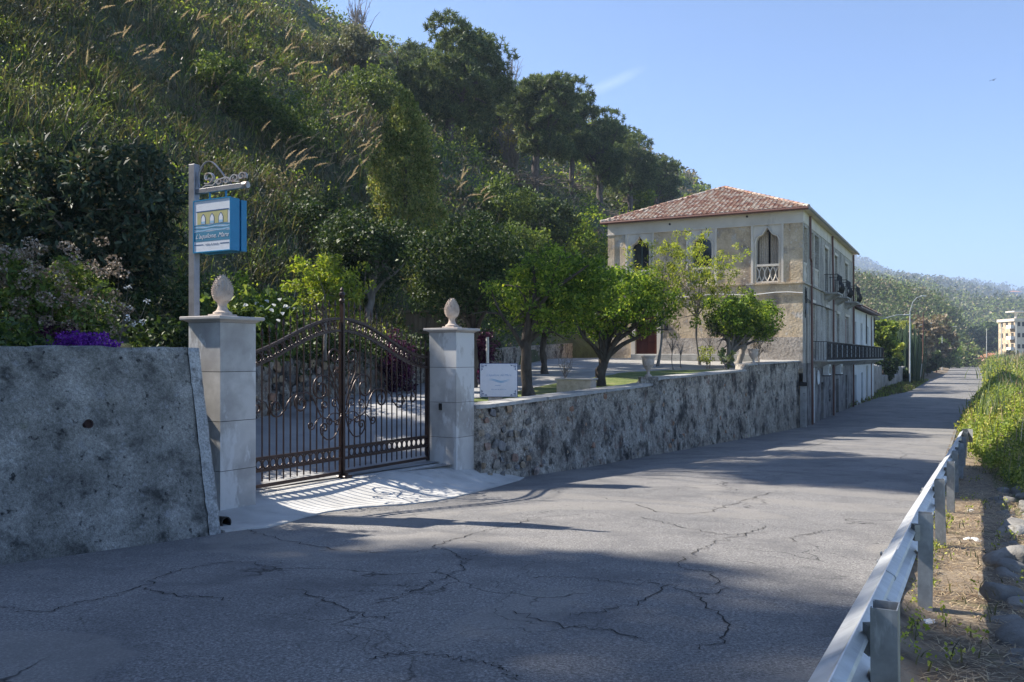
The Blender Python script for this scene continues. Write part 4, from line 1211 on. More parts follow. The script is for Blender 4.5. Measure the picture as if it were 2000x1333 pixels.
# left and back walls
MB().box(.0, .30, .301, VD, -1.2, ZE).build('left_wall', m_plaster, villa)
MB().box(.301, VL-.301, VD-.3, VD, -3.8, ZE).build('back_wall', m_plaster, villa)

# ---- road side
up = [(.30, 1.35, ZC+.1, 6.35), (2.15, 3.35, ZC+.1, 6.35), (3.75, 5.15, ZC+.1, 6.35), (7.17, 8.57, ZC+.05, 6.05), (11.2, 12.6, ZC+.05, 6.05), (16.2, 17.8, ZC+.05, 6.05)]
MB_ = MB(); wallholes(MB_, VD, ZC, 6.50, up, .28, sd); MB_.build('side_wall', m_plasterside, villa)
MB().box(VL-.05, VL+.03, .05, VD, 6.50, ZE).build('frieze', m_cream, villa)
MB().box(VL, VL+.10, -.10, VD, ZC-.06, ZC+.03).build('string_course', m_plasterside, villa)
mid = [(2.6, 3.8, -.1, 2.75), (7.6, 9.0, -.1, 2.75), (12.2, 13.6, -.1, 2.6), (16.6, 18.4, -.1, 2.6)]
MB_ = MB(); wallholes(MB_, VD, -.32, ZC, mid, .25, sd); MB_.build('side_wall', m_plasterside, villa)
low = [(5.9, 6.9, -3.5, -1.4), (12.0, 13.3, -3.6, -1.35), (16.6, 17.6, -3.6, -1.2), (9.0, 9.6, -2.6, -1.9)]
MB_ = MB(); wallholes(MB_, VD, -3.9, -.32, low, .3, sd); MB_.build('side_wall', m_basement, villa)
def sidewin(s0, s1, z0, z1, mat, name='window', d=.16, glass=False):
    w = MB()
    for a_, b_, c_, e_ in ((s0, s0+.07, z0, z1), (s1-.07, s1, z0, z1), (s0+.07, s1-.07, z1-.07, z1), (s0+.07, s1-.07, z0, z0+.05)):
        w.box(VL-d-.04, VL-d+.02, a_, b_, c_, e_)
    f_ = w.build(name, m_frame, villa)
    m2 = (s0+s1)/2
    for a_, b_ in ((s0+.075, m2-.01), (m2+.01, s1-.075)):
        if glass:
            MB().box(VL-d-.02, VL-d-.01, a_, b_, z0+.06, z1-.08).build('pane', m_glass, f_)
        else:
            l_ = MB().box(VL-d-.03, VL-d-.005, a_, b_, z0+.06, z1-.08)
            n_ = int((z1-z0)/.16)
            for k in range(n_): 
                zz = z0+.1+k*(z1-z0-.2)/n_; l_.box(VL-d-.004, VL-d+.012, a_+.05, b_-.05, zz, zz+.05)
            l_.build('shutter', mat, f_)
for k, (a_, b_, c_, e_) in enumerate(up):
    if k < 3:
        f_ = MB().box(VL-.12, VL-.02, a_, b_, c_+.82, c_+.92).box(VL-.1, VL-.04, a_, b_, c_, c_+.08).build('balustrade', m_cream, villa)
        for q in range(5): MB().lathe([(.04, 0), (.05, .1), (.065, .25), (.04, .4), (.03, .6), (.05, .74)], 8, (VL-.07, a_+.12+q*(b_-a_-.24)/4, c_+.08)).build('baluster', m_cream, f_)
        curt = MB().box(VL-.26, VL-.23, a_, b_, c_, e_).build('blind', m_bluecurt if k == 2 else m_cream, villa)
    else: sidewin(a_, b_, c_, e_, m_shutter)
for k, (a_, b_, c_, e_) in enumerate(mid):
    sidewin(a_, b_, c_, e_, [m_frame, m_greyshut, m_greyshut, m_redshut][k], glass=False)
for (a_, b_, c_, e_) in low: MB().box(VL-.28, VL-.2, a_, b_, c_, e_).build('cellar_door', m_dark if a_ > 8 else m_basement, villa)
# pale repaired plaster panel and lintels
MB().box(VL, VL+.02, 4.2, 7.2, .1, 2.9).build('plaster_panel', m_plasterside, villa)
for (a_, b_, c_, e_) in up[3:]+mid: MB().box(VL, VL+.05, a_-.12, b_+.12, e_+.02, e_+.17).build('lintel', m_cream, villa)
for (a_, b_, c_, e_) in up[3:]:
    MB().box(VL, VL+.02, a_-.22, a_-.02, c_, e_+.0).build('window_surround', m_cream, villa)
    MB().box(VL, VL+.02, b_+.02, b_+.22, c_, e_).build('window_surround', m_cream, villa)
def railing(s0, s1, z0, h, depth, nm='balcony', curved=False, par=None, base=VL):
    par = par or villa
    f_ = MB().box(base+.02, base+depth, s0, s1, z0-.08, z0).build(nm, m_coping, par)
    MB().box(base+depth-.04, base+depth-.01, s0+.01, s1-.01, z0+h-.03, z0+h).box(base+.02, base+depth-.041, s0, s0+.03, z0+h-.03, z0+h).box(base+.02, base+depth-.041, s1-.03, s1, z0+h-.03, z0+h).build('hand_rail', m_darkiron, f_)
    n_ = int((s1-s0)/(.13 if curved else .24))
    bars = []
    for k in range(n_+1):
        y = s0+.02+(s1-s0-.05)*k/n_
        if curved:
            pts = [(base+depth-.025+.16*math.sin(math.pi*min(1, t/6*1.6))*(t < 5), y, z0+h*t/6) for t in range(7)]
        else: pts = [(base+depth-.025, y, z0), (base+depth-.025, y, z0+h)]
        MB().tube(pts, .014, 4).build('baluster', m_darkiron, f_)
    for k in range(5):
        for y in (s0+.015, s1-.015):
            MB().tube([(base+.1+k*(depth-.15)/5, y, z0), (base+.1+k*(depth-.15)/5, y, z0+h)], .012, 4).build('baluster', m_darkiron, f_)
    # scroll panels
    for k in range(int((s1-s0)/1.1)):
        y = s0+.6+k*1.1
        for zz in (.25, .5, .75):
            n2 = 12; pts = [(base+depth-.02, y+.11*math.cos(2*math.pi*t/n2), z0+h*zz+.11*math.sin(2*math.pi*t/n2)) for t in range(n2+1)]
            MB().tube(pts, .018, 4, False).build('scroll_ring', m_galvpost if k % 2 else m_darkiron, f_)
    for y in np.arange(s0+.3, s1, 1.4): MB().prism([(base+.02, z0-.081), (base+depth-.1, z0-.081), (base+.02, z0-.45)], y, y+.09, 'y').build('bracket', m_coping, f_)
    return f_
railing(6.9, 8.85, ZC-.05, 1.0, .75, curved=True)
railing(10.9, 12.9, ZC-.05, 1.0, .75, curved=True)
railing(16.0, 18.1, ZC-.05, 1.0, .75, curved=True)
railing(2.4, VD-.02, -.17, .95, .80)
# downpipes
def pipe(pts, r_, mat, nm='downpipe'): MB().tube(pts, r_, 8).build(nm, mat, villa)
pipe([(VL+.10, 1.65, 7.0), (VL+.10, 1.65, 4.9), (VL+.10, 2.0, 4.75), (VL+.15, 2.0, -3.45)], .055, m_redpipe)
pipe([(VL+.10, 9.7, 7.0), (VL+.16, 9.7, 3.5), (VL+.16, 9.7, -3.45)], .055, m_redpipe)
pipe([(VL+.10, 20.3, 7.0), (VL+.10, 20.3, -3.45)], .06, m_redpipe)
pipe([(VL+.06, 3.1, -.4), (VL+.06, 3.1, -3.4)], .045, m_acwhite); pipe([(VL+.05, .9, 3.4), (VL+.05, .9, -3.4)], .02, m_darkiron)
for k in range(4): pipe([(VL+.04, .5+.12*k, 3.4-.1*k), (VL+.04, .62+.1*k, 2.6), (VL+.04, .5+.15*k, 1.9+.3*k)], .02, m_darkiron, 'cable')
MB().bbox(VL+.0, VL+.12, .55, .85, 2.1, 2.6, .01).build('junction_box', m_greyshut, villa)
for y in (1.3, 2.4, 3.4): MB().tube([(VL+.05, .4, 2.9), (VL+.05, y, 2.7), (VL+.05, y+4, 2.75), (VL+.05, y+9, 2.7)], .012, 4).build('cable', m_darkiron, villa)
# cables along the front just below the string course
MB().tube([(3.5+k*.65, -.07, ZC-.50-.05*math.sin(k*1.3)) for k in range(11)], .02, 5).build('cable', m_acwhite, villa)
# roof: hipped, with gutter
oh = .32
A = [(-oh, -oh, ZE+.02), (VL+oh, -oh, ZE+.02), (VL+oh, VD+oh, ZE+.02), (-oh, VD+oh, ZE+.02)]
RZ = 9.42
r1, r2 = (5, 5, RZ), (5, VD-5, RZ)
MB().add(A+[r1, r2], [(0, 1, 4), (1, 2, 5, 4), (2, 3, 5), (3, 0, 4, 5), (3, 2, 1, 0)]).build('roof', m_redpipe, villa)
def tiles(P0, P1, T0, T1, name, parent=villa, pitch=.235, rows=26):
    """barrel tiles on the slope whose eave runs P0-P1 and whose top edge is T0-T1"""
    P0, P1, T0, T1 = map(Vector, (P0, P1, T0, T1))
    ex = (P1-P0); Lx = ex.length; ex.normalize(); mid_ = (T0+T1)/2-(P0+P1)/2
    upv = mid_ - ex*mid_.dot(ex); H = upv.length; upv.normalize(); nr = ex.cross(upv).normalized()
    if nr.z < 0: nr = -nr
    b = MB(); n_ = int(Lx/pitch); r = random.Random(3)
    s0 = (T0-P0).dot(ex); s1 = (T1-P0).dot(ex)
    for i in range(n_):
        x = (i+.5)*pitch
        for j in range(rows):
            t0 = H*j/rows; t1 = H*(j+1.12)/rows
            lo, hi = s0*(t0/H), Lx+(s1-Lx)*(t0/H)
            if x < lo-.02 or x > hi+.02: continue
            vs = []; jx = r.uniform(-.008, .008)
            for (t, h0, w_) in ((t0, .05, pitch*.52), (t1, .012, pitch*.44)):
                for k in range(5):
                    a = math.pi*k/4
                    c_ = P0+ex*(x+jx-w_*math.cos(a))+upv*t+nr*(h0+.075*math.sin(a))
                    vs.append(c_[:])
            b.add(vs, [(k, k+1, k+6, k+5) for k in range(4)]+[(0, 1, 2, 3, 4)])
    o = b.build(name, m_roof, parent); o['kind'] = 'stuff'; return o
tiles(A[0], A[1], r1, r1, 'roof_tiles'); tiles(A[1], A[2], r1, r2, 'roof_tiles'); tiles(A[3], A[0], r2, r1, 'roof_tiles')
for a_, b_ in ((A[0], r1), (A[1], r1), (r1, r2)):
    a_, b_ = Vector(a_), Vector(b_); n_ = int((b_-a_).length/.4); mm = MB()
    for k in range(n_):
        p0 = a_.lerp(b_, k/n_)+Vector((0, 0, .07)); p1 = a_.lerp(b_, (k+1.1)/n_)+Vector((0, 0, .05)); mm.tube([p0, p1], [.10, .085], 8)
    o = mm.build('ridge_tiles', m_roof, villa); o['kind'] = 'stuff'
MB().tube([(A[0][0], -oh-.05, ZE+.0), (A[1][0], -oh-.05, ZE+.0)], .075, 8).build('gutter', m_redpipe, villa)
MB().tube([(VL+oh+.05, -oh-.05, ZE+.0), (VL+oh+.05, VD+oh, ZE+.0)], .07, 8).build('gutter', m_galvpost, villa)
MB().box(-.1, VL+.1, -oh, -.031, ZE-.02, ZE+.015).box(VL+.031, VL+oh, -oh, VD+oh, ZE-.02, ZE+.015).build('soffit', m_cream, villa)
MB().box(4.9, 5.2, 9.6, 9.9, RZ-.2, RZ+.45).build('chimney', m_plaster, villa)

# air conditioners, round dish on the road side wall of the villa
def ac(s, z, lab):
    t = thing('air_conditioner', (0, 0, 0), lab, 'air conditioner', 'air conditioners under the long balcony')
    c = Matrix.Translation(VO) @ Matrix.Rotation(VROT, 4, 'Z') @ Vector((VL+.05, s, z))
    t.location = c; t.rotation_euler = (0, 0, VROT)
    MB().bbox(0, .34, 0, .85, 0, .60, .02).build('casing', m_acwhite, t)
    MB().lathe([(.23, 0), (.23, .012)], 18).xf(Matrix.Translation((.34, .36, .3)) @ Matrix.Rotation(R(90), 4, 'Y')).build('fan_grille', m_darkiron, t)
    MB().box(0, .36, .1, .14, -.05, -.001).box(0, .36, .7, .74, -.05, -.001).build('bracket', m_darkiron, t)
ac(6.1, -1.02, 'nearer white air conditioner under the long iron balcony'); ac(11.2, -1.05, 'farther white air conditioner under the long iron balcony')
c = Matrix.Translation(VO) @ Matrix.Rotation(VROT, 4, 'Z') @ Vector((VL+.02, 4.6, -1.1))
mr = thing('wall_disc', c, 'round white rimmed disc on the villa basement wall', 'disc', None, VROT)
MB().lathe([(.38, 0), (.40, .03), (.36, .06), (.33, .04)], 24).xf(Matrix.Rotation(R(90), 4, 'Y')).build('rim', m_acwhite, mr, smooth=True)
MB().lathe([(.33, .0), (.33, .038)], 24).xf(Matrix.Rotation(R(90), 4, 'Y')).build('face', m_greyshut, mr)

# ------------------------------------------------------------------ white annex
def vw(x, y, z): return Matrix.Translation(VO) @ Matrix.Rotation(VROT, 4, 'Z') @ Vector((x, y, z))
an = thing('annex_house', VO, 'narrow white two storey row house with lean-to tile roof, behind the villa', 'house', None, VROT)
A0, A1 = VD+.05, 36.4
sd2 = lambda s, d, z: (VL-.02-d, s+A0, z)
LA = A1-A0
uh = [(1.1, 2.5, -.05, 2.5), (5.2, 6.7, -.05, 2.5), (9.6, 11.2, -.05, 2.4), (13.4, 14.6, .2, 2.2)]
lh = [(1.0, 2.6, -3.5, -1.3), (5.6, 6.9, -3.5, -1.2), (9.2, 11.0, -3.5, -.7)]
MB_ = MB(); wallholes(MB_, LA, -.2, 3.4, uh, .22, sd2); wallholes(MB_, LA, -3.9, -.2, lh, .22, sd2); MB_.build('wall', m_white, an)
MB().box(VL-6, VL-.25, A0+.01, A1-.3, -3.9, 3.38).build('wall', m_white, an)
MB().box(VL-6, VL-.02, A1-.3, A1, -3.9, 3.4).build('end_wall', m_white, an)
def awin(s0, s1, z0, z1, mat):
    f_ = MB().box(VL-.2, VL-.14, A0+s0, A0+s0+.08, z0, z1).box(VL-.2, VL-.14, A0+s1-.08, A0+s1, z0, z1).box(VL-.2, VL-.14, A0+s0+.08, A0+s1-.08, z1-.08, z1).build('window', m_frame, an)
    m2 = (s0+s1)/2
    for a_, b_ in ((s0+.09, m2-.01), (m2+.01, s1-.09)): MB().box(VL-.19, VL-.16, A0+a_, A0+b_, z0+.02, z1-.09).build('shutter', mat, f_)
for q in uh: awin(*q, m_greyshut)
for q in lh[:2]: awin(*q, m_shutter)
awin(*lh[2], plain('ochre_door', (.30, .22, .13), .6))
for k in range(4): pipe2 = MB().tube([(VL+.07, A0+[.3, 8.6, 12.6, 15.3][k], 3.3), (VL+.07, A0+[.3, 8.6, 12.6, 15.3][k], [-.2, 1.0, -3.5, 1.4][k])], .045, 6).build('downpipe', m_redpipe if k == 2 else m_darkiron, an)
railing(A0+.0, A1-.6, -.17, .95, .80, par=an, base=VL-.02)
MB().prism([(VL+.55, 3.42), (VL+.55, 3.52), (VL-6.2, 4.6), (VL-6.2, 4.5)], A0, A1+.3, 'y').build('roof', m_redpipe, an)
tiles((VL+.6, A0, 3.50), (VL+.6, A1+.3, 3.50), (VL-6.2, A0, 4.6), (VL-6.2, A1+.3, 4.6), 'roof_tiles', an, .3, 14)
# grey vertical duct beside the basement, on the wall end
c = vw(VL+.0, -.35, 0)
dv_ = thing('wall_duct', (c.x+.05, c.y-.1, -3.5), 'grey square duct with dark cap at the far end of the rubble wall', 'duct', None, VROT)
MB().bbox(-.14, .14, -.1, .1, 0, 2.1, .01).build('duct', m_coping, dv_); MB().bbox(-.2, .2, -.14, .14, 2.101, 2.28, .01).build('cap', m_darkiron, dv_)
# antenna mast on the annex roof
c = vw(4.0, 33, 4.0)
an2 = thing('roof_antenna', c, 'thin television antenna on a mast above the white annex roof', 'antenna', None, VROT)
MB().tube([(0, 0, 0), (0, 0, 3.4)], .035, 6).build('mast', m_galv, an2)
for k in range(6): MB().tube([(-.5+.0*k, .1*k-.3, 2.0+.0*k), (.5, .1*k-.3, 2.0)], .015, 4).build('rod', m_galv, an2)
MB().tube([(0, -.6, 2.0), (0, .6, 2.0)], .02, 4).build('boom', m_galv, an2)
# street lamp arm bolted to the annex corner
c = vw(VL+.1, A1-.3, 3.1)
la = thing('wall_lamp', c, 'street lamp on a long arm fixed to the white annex corner', 'street lamp', None, VROT+R(20))
MB().tube([(0, 0, 0), (.9, 0, .2), (1.7, 0, .42), (2.4, 0, .45)], .035, 6).build('arm', m_galv, la); MB().bbox(2.3, 2.85, -.11, .11, .38, .48, .03).build('lamp_head', m_galv, la)
# ------------------------------------------------------------------ guardrail
def railxy(Y): q = np.interp(Y, [-3, 6.5, 15.3, 26], [-.30, -.28, -.17, -.03]); return float((q+SR*Y)/CR)
def railtop(Y): return -float(EYE(Y)) + .64
gr_ = thing('guardrail', (railxy(6.5), 6.5, -1.8), 'galvanised steel crash barrier along the right edge of the road', 'guardrail')
gl_ = gr_.location
prof = [(.035, .0), (.02, -.02), (-.045, -.06), (-.055, -.085), (-.045, -.11), (.02, -.145), (.028, -.16), (.02, -.175), (-.045, -.21), (-.055, -.235), (-.045, -.26), (.02, -.30), (.035, -.32)]
def beam(Y0, Y1, nm, lift=0):
    b = MB(); n_ = 12; vs = []; th = .004; m_ = len(prof)
    for k in range(n_+1):
        Y = Y0+(Y1-Y0)*k/n_; X = railxy(Y)-.10; zt = railtop(Y)
        for side in (0, 1):
            for (o, z) in prof: vs.append((X+(o-lift+side*th)*CR-gl_.x, Y-(o-lift+side*th)*SR-gl_.y, zt+z-gl_.z))
    fs = []
    for k in range(n_):
        for i in range(m_-1):
            a = k*2*m_+i; fs.append((a, a+1, a+1+2*m_, a+2*m_)); a += m_; fs.append((a+1, a, a+2*m_, a+1+2*m_))
        for i in (0, m_-1): a = k*2*m_+i; fs.append((a, a+2*m_, a+3*m_, a+m_))
    for k in (0, n_):
        for i in range(m_-1): a = k*2*m_+i; fs.append((a, a+m_, a+m_+1, a+1))
    b.add(vs, fs); o = b.build(nm, m_galv, gr_, smooth=False); fixnormals(o.data); return o
ed = [-2.5, 1.0, 4.9, 8.8, 12.7, 16.6, 20.5, 24.6]
for k in range(7): beam(ed[k]-.15, ed[k+1]+.15, 'beam', .006*(k % 2))
# splice bolts
bolt_m = MB().lathe([(.014, 0), (.014, .008), (.008, .012)], 6).mesh('bolt', m_galvpost)
for Yk in ed[1:-1]:
    for dy in (-.1, .1):
        for dz in (-.085, -.235):
            X = railxy(Yk+dy)-.10
            link('bolt', bolt_m, gr_, (X-.062*CR-gl_.x, Yk+dy+.062*SR-gl_.y, railtop(Yk)+dz-gl_.z), (0, R(-90), VROT))
# rounded end piece
Ye = 24.7; X = railxy(Ye)-.1
eb = MB(); n_ = 12; vs = []
for k in range(n_+1):
    a = math.pi*k/n_
    for z in (.03, -.35): vs.append((X+(.14-.14*math.cos(a))*CR+.30*math.sin(a)*SR-gl_.x, Ye-(.14-.14*math.cos(a))*SR+.30*math.sin(a)*CR-gl_.y, railtop(Ye)+z-gl_.z))
eb.add(vs, [(2*k, 2*k+2, 2*k+3, 2*k+1) for k in range(n_)]); eb.build('end_terminal', m_galvpost, gr_, smooth=True)
# C section posts
def post_mesh():
    b = MB(); w, d, t = .065, .05, .005; H = 1.10
    # open C: web at the rail side, lips turned in
    sec = [(-w, d), (-w, -d), (w, -d), (w, d), (w-.025, d), (w-.025, d-t), (w-t, d-t), (w-t, -d+t), (-w+t, -d+t), (-w+t, d-t), (-w+.025, d-t), (-w+.025, d)]
    n_ = len(sec); vs = [(x, y, 0) for x, y in sec]+[(x, y, H+(.0 if y < 0 else -.0)) for x, y in sec]
    b.add(vs, [(i, (i+1) % n_, (i+1) % n_+n_, i+n_) for i in range(n_)])
    for q in ((0, 1, 8, 9), (1, 2, 7, 8), (2, 3, 6, 7), (3, 4, 5, 6), (0, 9, 10, 11)): b.add([vs[i+n_] for i in q], [tuple(range(4))])
    return b.mesh('post', m_galvpost)
pm = post_mesh(); fixnormals(pm)
for k in range(9):
    Y = .55+2.95*k; X = railxy(Y)
    link('post', pm, gr_, (X-gl_.x, Y-gl_.y, railtop(Y)-.02-1.10-gl_.z), (R(random.uniform(-1.5, 1.5)), R(random.uniform(-2, 2)), VROT+R(90)+R(random.uniform(-4, 4))))
    MB().box(X-gl_.x-.085, X-gl_.x-.045, Y-gl_.y-.03, Y-gl_.y+.03, railtop(Y)-.22-gl_.z, railtop(Y)-.10-gl_.z).build('spacer', m_galvpost, gr_)

# ------------------------------------------------------------------ dry stone wall top beyond the verge
dw = thing('dry_stone_wall', (3.6, 6.5, -2.0), 'broken dry stone wall of pale boulders beside the crash barrier', 'wall')
def rock_mesh(seed):
    r = random.Random(seed); bm = bmesh.new()
    bmesh.ops.create_icosphere(bm, subdivisions=3, radius=.5)
    ph = [r.uniform(0, 9) for _ in range(3)]
    for v_ in bm.verts:
        c_ = v_.co.copy(); 
        for i in range(3): c_[i] = math.copysign(abs(c_[i]*2)**.75, c_[i])*.5
        n_ = float(vnoise(c_.x*3+ph[0], c_.y*3+ph[1], c_.z*3+ph[2], seed))
        n2_ = float(vnoise(c_.x*9+ph[0], c_.y*9+ph[1], c_.z*9+ph[2], seed+3))
        v_.co = c_*(1+.26*n_+.07*n2_)
    bmesh.ops.delete(bm, geom=[], context='VERTS')
    [setattr(f, 'smooth', True) for f in bm.faces]; me = bpy.data.meshes.new('boulder'); bm.to_mesh(me); bm.free(); me.materials.append(m_rock); return me
rocks = [rock_mesh(100+k) for k in range(7)]
r_ = random.Random(11)
for k in range(150):
    Y = 1.6 + 14.2*(k/150) + r_.uniform(-.1, .1)
    row = k % 3
    q = railxy(Y)*CR - SR*Y + .70 + row*.36 + r_.uniform(-.09, .09) - (.12 if Y < 9 else 0)
    X = (q+SR*Y)/CR
    s_ = r_.uniform(.12, .34)*(1.45 if r_.random() < .15 else 1)
    if r_.random() < .18: continue
    z = -float(EYE(Y)) - .17 - row*.05 + r_.uniform(-.05, .07)
    link('boulder', rocks[k % 7], dw, (X-dw.location.x, Y-dw.location.y, z-dw.location.z), (r_.uniform(-.3, .3), r_.uniform(-.3, .3), VROT+r_.uniform(-.6, .6)), (s_, s_*r_.uniform(.9, 1.5), s_*r_.uniform(.6, .9)))

# litter scraps
for k, (px, py, lab) in enumerate(((1808, 1227, 'crumpled white paper scrap on the needles below the second rail post'), (1898, 1040, 'white paper scraps on the sunny dry verge'), (1892, 978, 'small grey scrap farther up the sunny verge'))):
    D = {0: 6.1, 1: 9.9, 2: 12.6}[k]
    X = (px-1000)/FPX*D; b = MB(); r2 = random.Random(k)
    for m_ in range(3):
        cx, cy = r2.uniform(-.05, .05), r2.uniform(-.05, .05); a = r2.uniform(0, 3)
        pts = [(cx+.07*math.cos(a+t)*r2.uniform(.5, 1), cy+.05*math.sin(a+t)*r2.uniform(.5, 1), r2.uniform(0, .035)) for t in (0, 1.2, 2.5, 3.8, 5)]
        c_ = (cx, cy, .03); b.add(pts+[c_], [(i, (i+1) % 5, 5) for i in range(5)])
    o = b.build('paper_scrap', plain('scrap_paper', (.62, .62, .60), .7)); o.location = (X, D, -float(EYE(D))-.12); tag(o, lab, 'litter')

# ------------------------------------------------------------------ ground litter and verge weeds
def strand_mesh(name, pts, h, lean, w, mat, segs=2, r=None, flat=0.0, mi=None, windx=.0):
    """thin tapering blades; pts (N,3)"""
    r = r or rng; N = len(pts); a = r.uniform(0, 2*np.pi, N); L = h*r.uniform(.6, 1.3, N)
    d = np.stack([np.cos(a)+windx, np.sin(a), 0*a], 1); sd_ = np.stack([-np.sin(a), np.cos(a), 0*a], 1)
    le = lean*r.uniform(.4, 1.4, N)
    rows = []
    for k in range(segs+1):
        t = k/segs
        c = pts + d*(le*L*t**1.6)[:, None] + np.array([0, 0, 1.0])*(L*(t-(.35*le)*t*t)*(1-flat))[:, None]
        ww = (w*(1-t)**.7 + w*.06)
        ww = ww[:, None] if hasattr(ww, '__len__') else ww
        rows += [c-sd_*ww, c+sd_*ww]
    V = np.stack(rows, 1); m = 2*(segs+1)
    base = (np.arange(N)*m)[:, None]
    Fc = np.concatenate([base+np.array([[2*k, 2*k+1, 2*k+3, 2*k+2]]) for k in range(segs)], 0)
    return V.reshape(-1, 3), Fc
def stuff(name, parts, mats, label=None, cat=None):
    V, Fc, Mi = join(parts); o = link(name, mesh_np(name, V, Fc, mats, Mi)); o['kind'] = 'stuff'
    return tag(o, label, cat)
N = 17000
Y = rng.uniform(.8, 22, N)**1.0; u_ = rng.uniform(.12, 1.25, N); X = np.interp(Y, RX_Y, RX_X)+u_
Z = -EYE(Y) - .11 + .01*rng.random(N)
V1 = strand_mesh('x', np.stack([X, Y, Z], 1), .13, 1.0, .0045, None, 2, flat=.88)
stuff('dry_litter', [(V1[0], V1[1], 0)], [L_litter], 'dry pine needles and straw strewn on the verge', 'litter')
N = 1700
Y = rng.uniform(1, 40, N); X = np.interp(Y, RX_Y, RX_X)+rng.normal(.1, .06, N)+(rng.random(N) < .45)*rng.uniform(.1, 1.1, N)
keep = fbm(X*1.2, Y*.9, 0, 3, 77) > -.02
pts = np.stack([X, Y, -EYE(Y)-.10], 1)[keep]
V2 = strand_mesh('x', pts, .13, .8, .006, None, 2)
c_, d_ = clumps(pts[::3]+np.array([0, 0, .06]), .07, 9, shell=.2)
V3 = leafcloud(c_, .035, .6, d_*.5)
stuff('verge_weeds', [(V2[0], V2[1], 0), (V3[0], V3[1], 1)], [L_grass, L_bramble], 'low weeds and grass along the crash barrier', 'weeds')
# weeds at the wall foot left and grass verge beyond the annex
N = 5200
Y = np.concatenate([rng.uniform(17, 56, 1400), rng.uniform(58, 130, N-1400)]); a_ = np.interp(Y, LX_Y, LX_X)
X = a_ - np.where(Y < 56, rng.normal(-.10, .05, N), rng.uniform(-.3, 2.2, N))
pts = np.stack([X, Y, -EYE(Y)+np.where(Y < 56, .0, np.clip((a_-X)*.13, 0, .3))], 1)
k2 = (Y > 56) | (fbm(X, Y, 0, 3, 3) > .1)
pts = pts[k2]
V4 = strand_mesh('x', pts, np.where(pts[:, 1] < 56, .12, .45), .6, np.where(pts[:, 1] < 56, .008, .035), None, 2)
c_, d_ = clumps(pts[::3]+np.array([0, 0, .1]), np.where(pts[::3, 1] < 56, .06, .3), 6, shell=.2)
V5 = leafcloud(c_, np.where(c_[:, 1] < 56, .04, .16), .6, d_*.5)
stuff('roadside_weeds', [(V4[0], V4[1], 0), (V5[0], V5[1], 1)], [L_grass, L_scrub[2]], 'green weeds along the foot of the walls on the left', 'weeds')

# ------------------------------------------------------------------ bramble bank on the right
N = 3400
Yb = 12.5*np.exp(rng.uniform(0, math.log(26), N)); be = np.interp(Yb, RX_Y, RX_X)
q0 = np.interp(Yb, [12, 17, 22, 32, 42, 60, 300], [1.9, 1.25, .95, .55, .35, .5, .6])
wdt = np.interp(Yb, [12, 20, 60, 300], [1.6, 3.0, 9, 26]); uu = rng.random(N)**1.3*wdt
Xb = be + q0 + uu
slope = np.interp(Yb, [12, 16, 22, 40, 300], [.35, .7, 1.1, 1.2, .9])
hgt = np.minimum(.25+uu*slope, np.interp(Yb, [12, 20, 40, 80, 300], [.55, 1.35, 2.1, 2.6, 2.2])) + .25*fbm(Xb/1.5, Yb/1.5, 0, 3, 55)
Zb = -EYE(Yb)-.15+hgt
gsz = np.interp(Yb, [12, 30, 100, 300], [.26, .42, 1.2, 2.6])
cc_ = np.stack([Xb, Yb, Zb], 1)
nl = 44
c_, d_ = clumps(cc_, gsz, nl, shell=.25, zs=.6)
lsz = np.repeat(np.interp(Yb, [12, 30, 100, 300], [.055, .10, .30, .8]), nl)
mi = np.repeat((fbm(Xb/2.5, Yb/2.5, 0, 2, 14) > .22).astype(int), nl)
V6 = leafcloud(c_, lsz, .62, d_*.6, up=.6)
sel = mi == 0
Vq, Fq = V6; 
N2 = 3600
k3 = rng.integers(0, N, N2); pts = cc_[k3]+rng.normal(0, .2, (N2, 3))*np.array([1, 1, .3])-np.array([0, 0, .1])
D2 = pts[:, 1]
V7 = strand_mesh('x', pts, np.interp(D2, [12, 40, 100, 300], [.35, .6, 1.3, 2.6]), .45, np.interp(D2, [12, 40, 100, 300], [.008, .02, .07, .2]), None, 3)
N3 = 240
k4 = rng.integers(0, N, N3*9); 
Mi = np.concatenate([mi])
o = link('bramble_bank', mesh_np('bramble_bank', *[np.concatenate([Vq, V7[0]]), np.concatenate([Fq, V7[1]+len(Vq)])], [L_bramble, L_scrub[2], L_reed], np.concatenate([mi, np.full(len(V7[1]), 2)])))
tag(o, 'sunlit yellow green bramble bank right of the road', 'brambles', kind='stuff')
k5 = rng.integers(0, N, 900); pts = cc_[k5]+rng.normal(0, .15, (900, 3))*np.array([1, 1, .3]); D5 = pts[:, 1]
V8 = strand_mesh('x', pts, np.interp(D5, [12, 40, 100, 300], [.5, .8, 1.6, 3]), .35, np.interp(D5, [12, 40, 100, 300], [.006, .016, .05, .15]), None, 3)
c9, d9 = clumps(cc_[rng.integers(0, N, 420)]+np.array([0, 0, .15]), .16, 14, shell=.2); V9 = leafcloud(c9, np.interp(c9[:, 1], [12, 40, 300], [.05, .09, .6]), .5)
stuff('dry_stalks', [(V8[0], V8[1], 0), (V9[0], V9[1], 1)], [L_litter, L_dryflower], 'dry stalks and brown seed heads among the brambles', 'dry stalks')
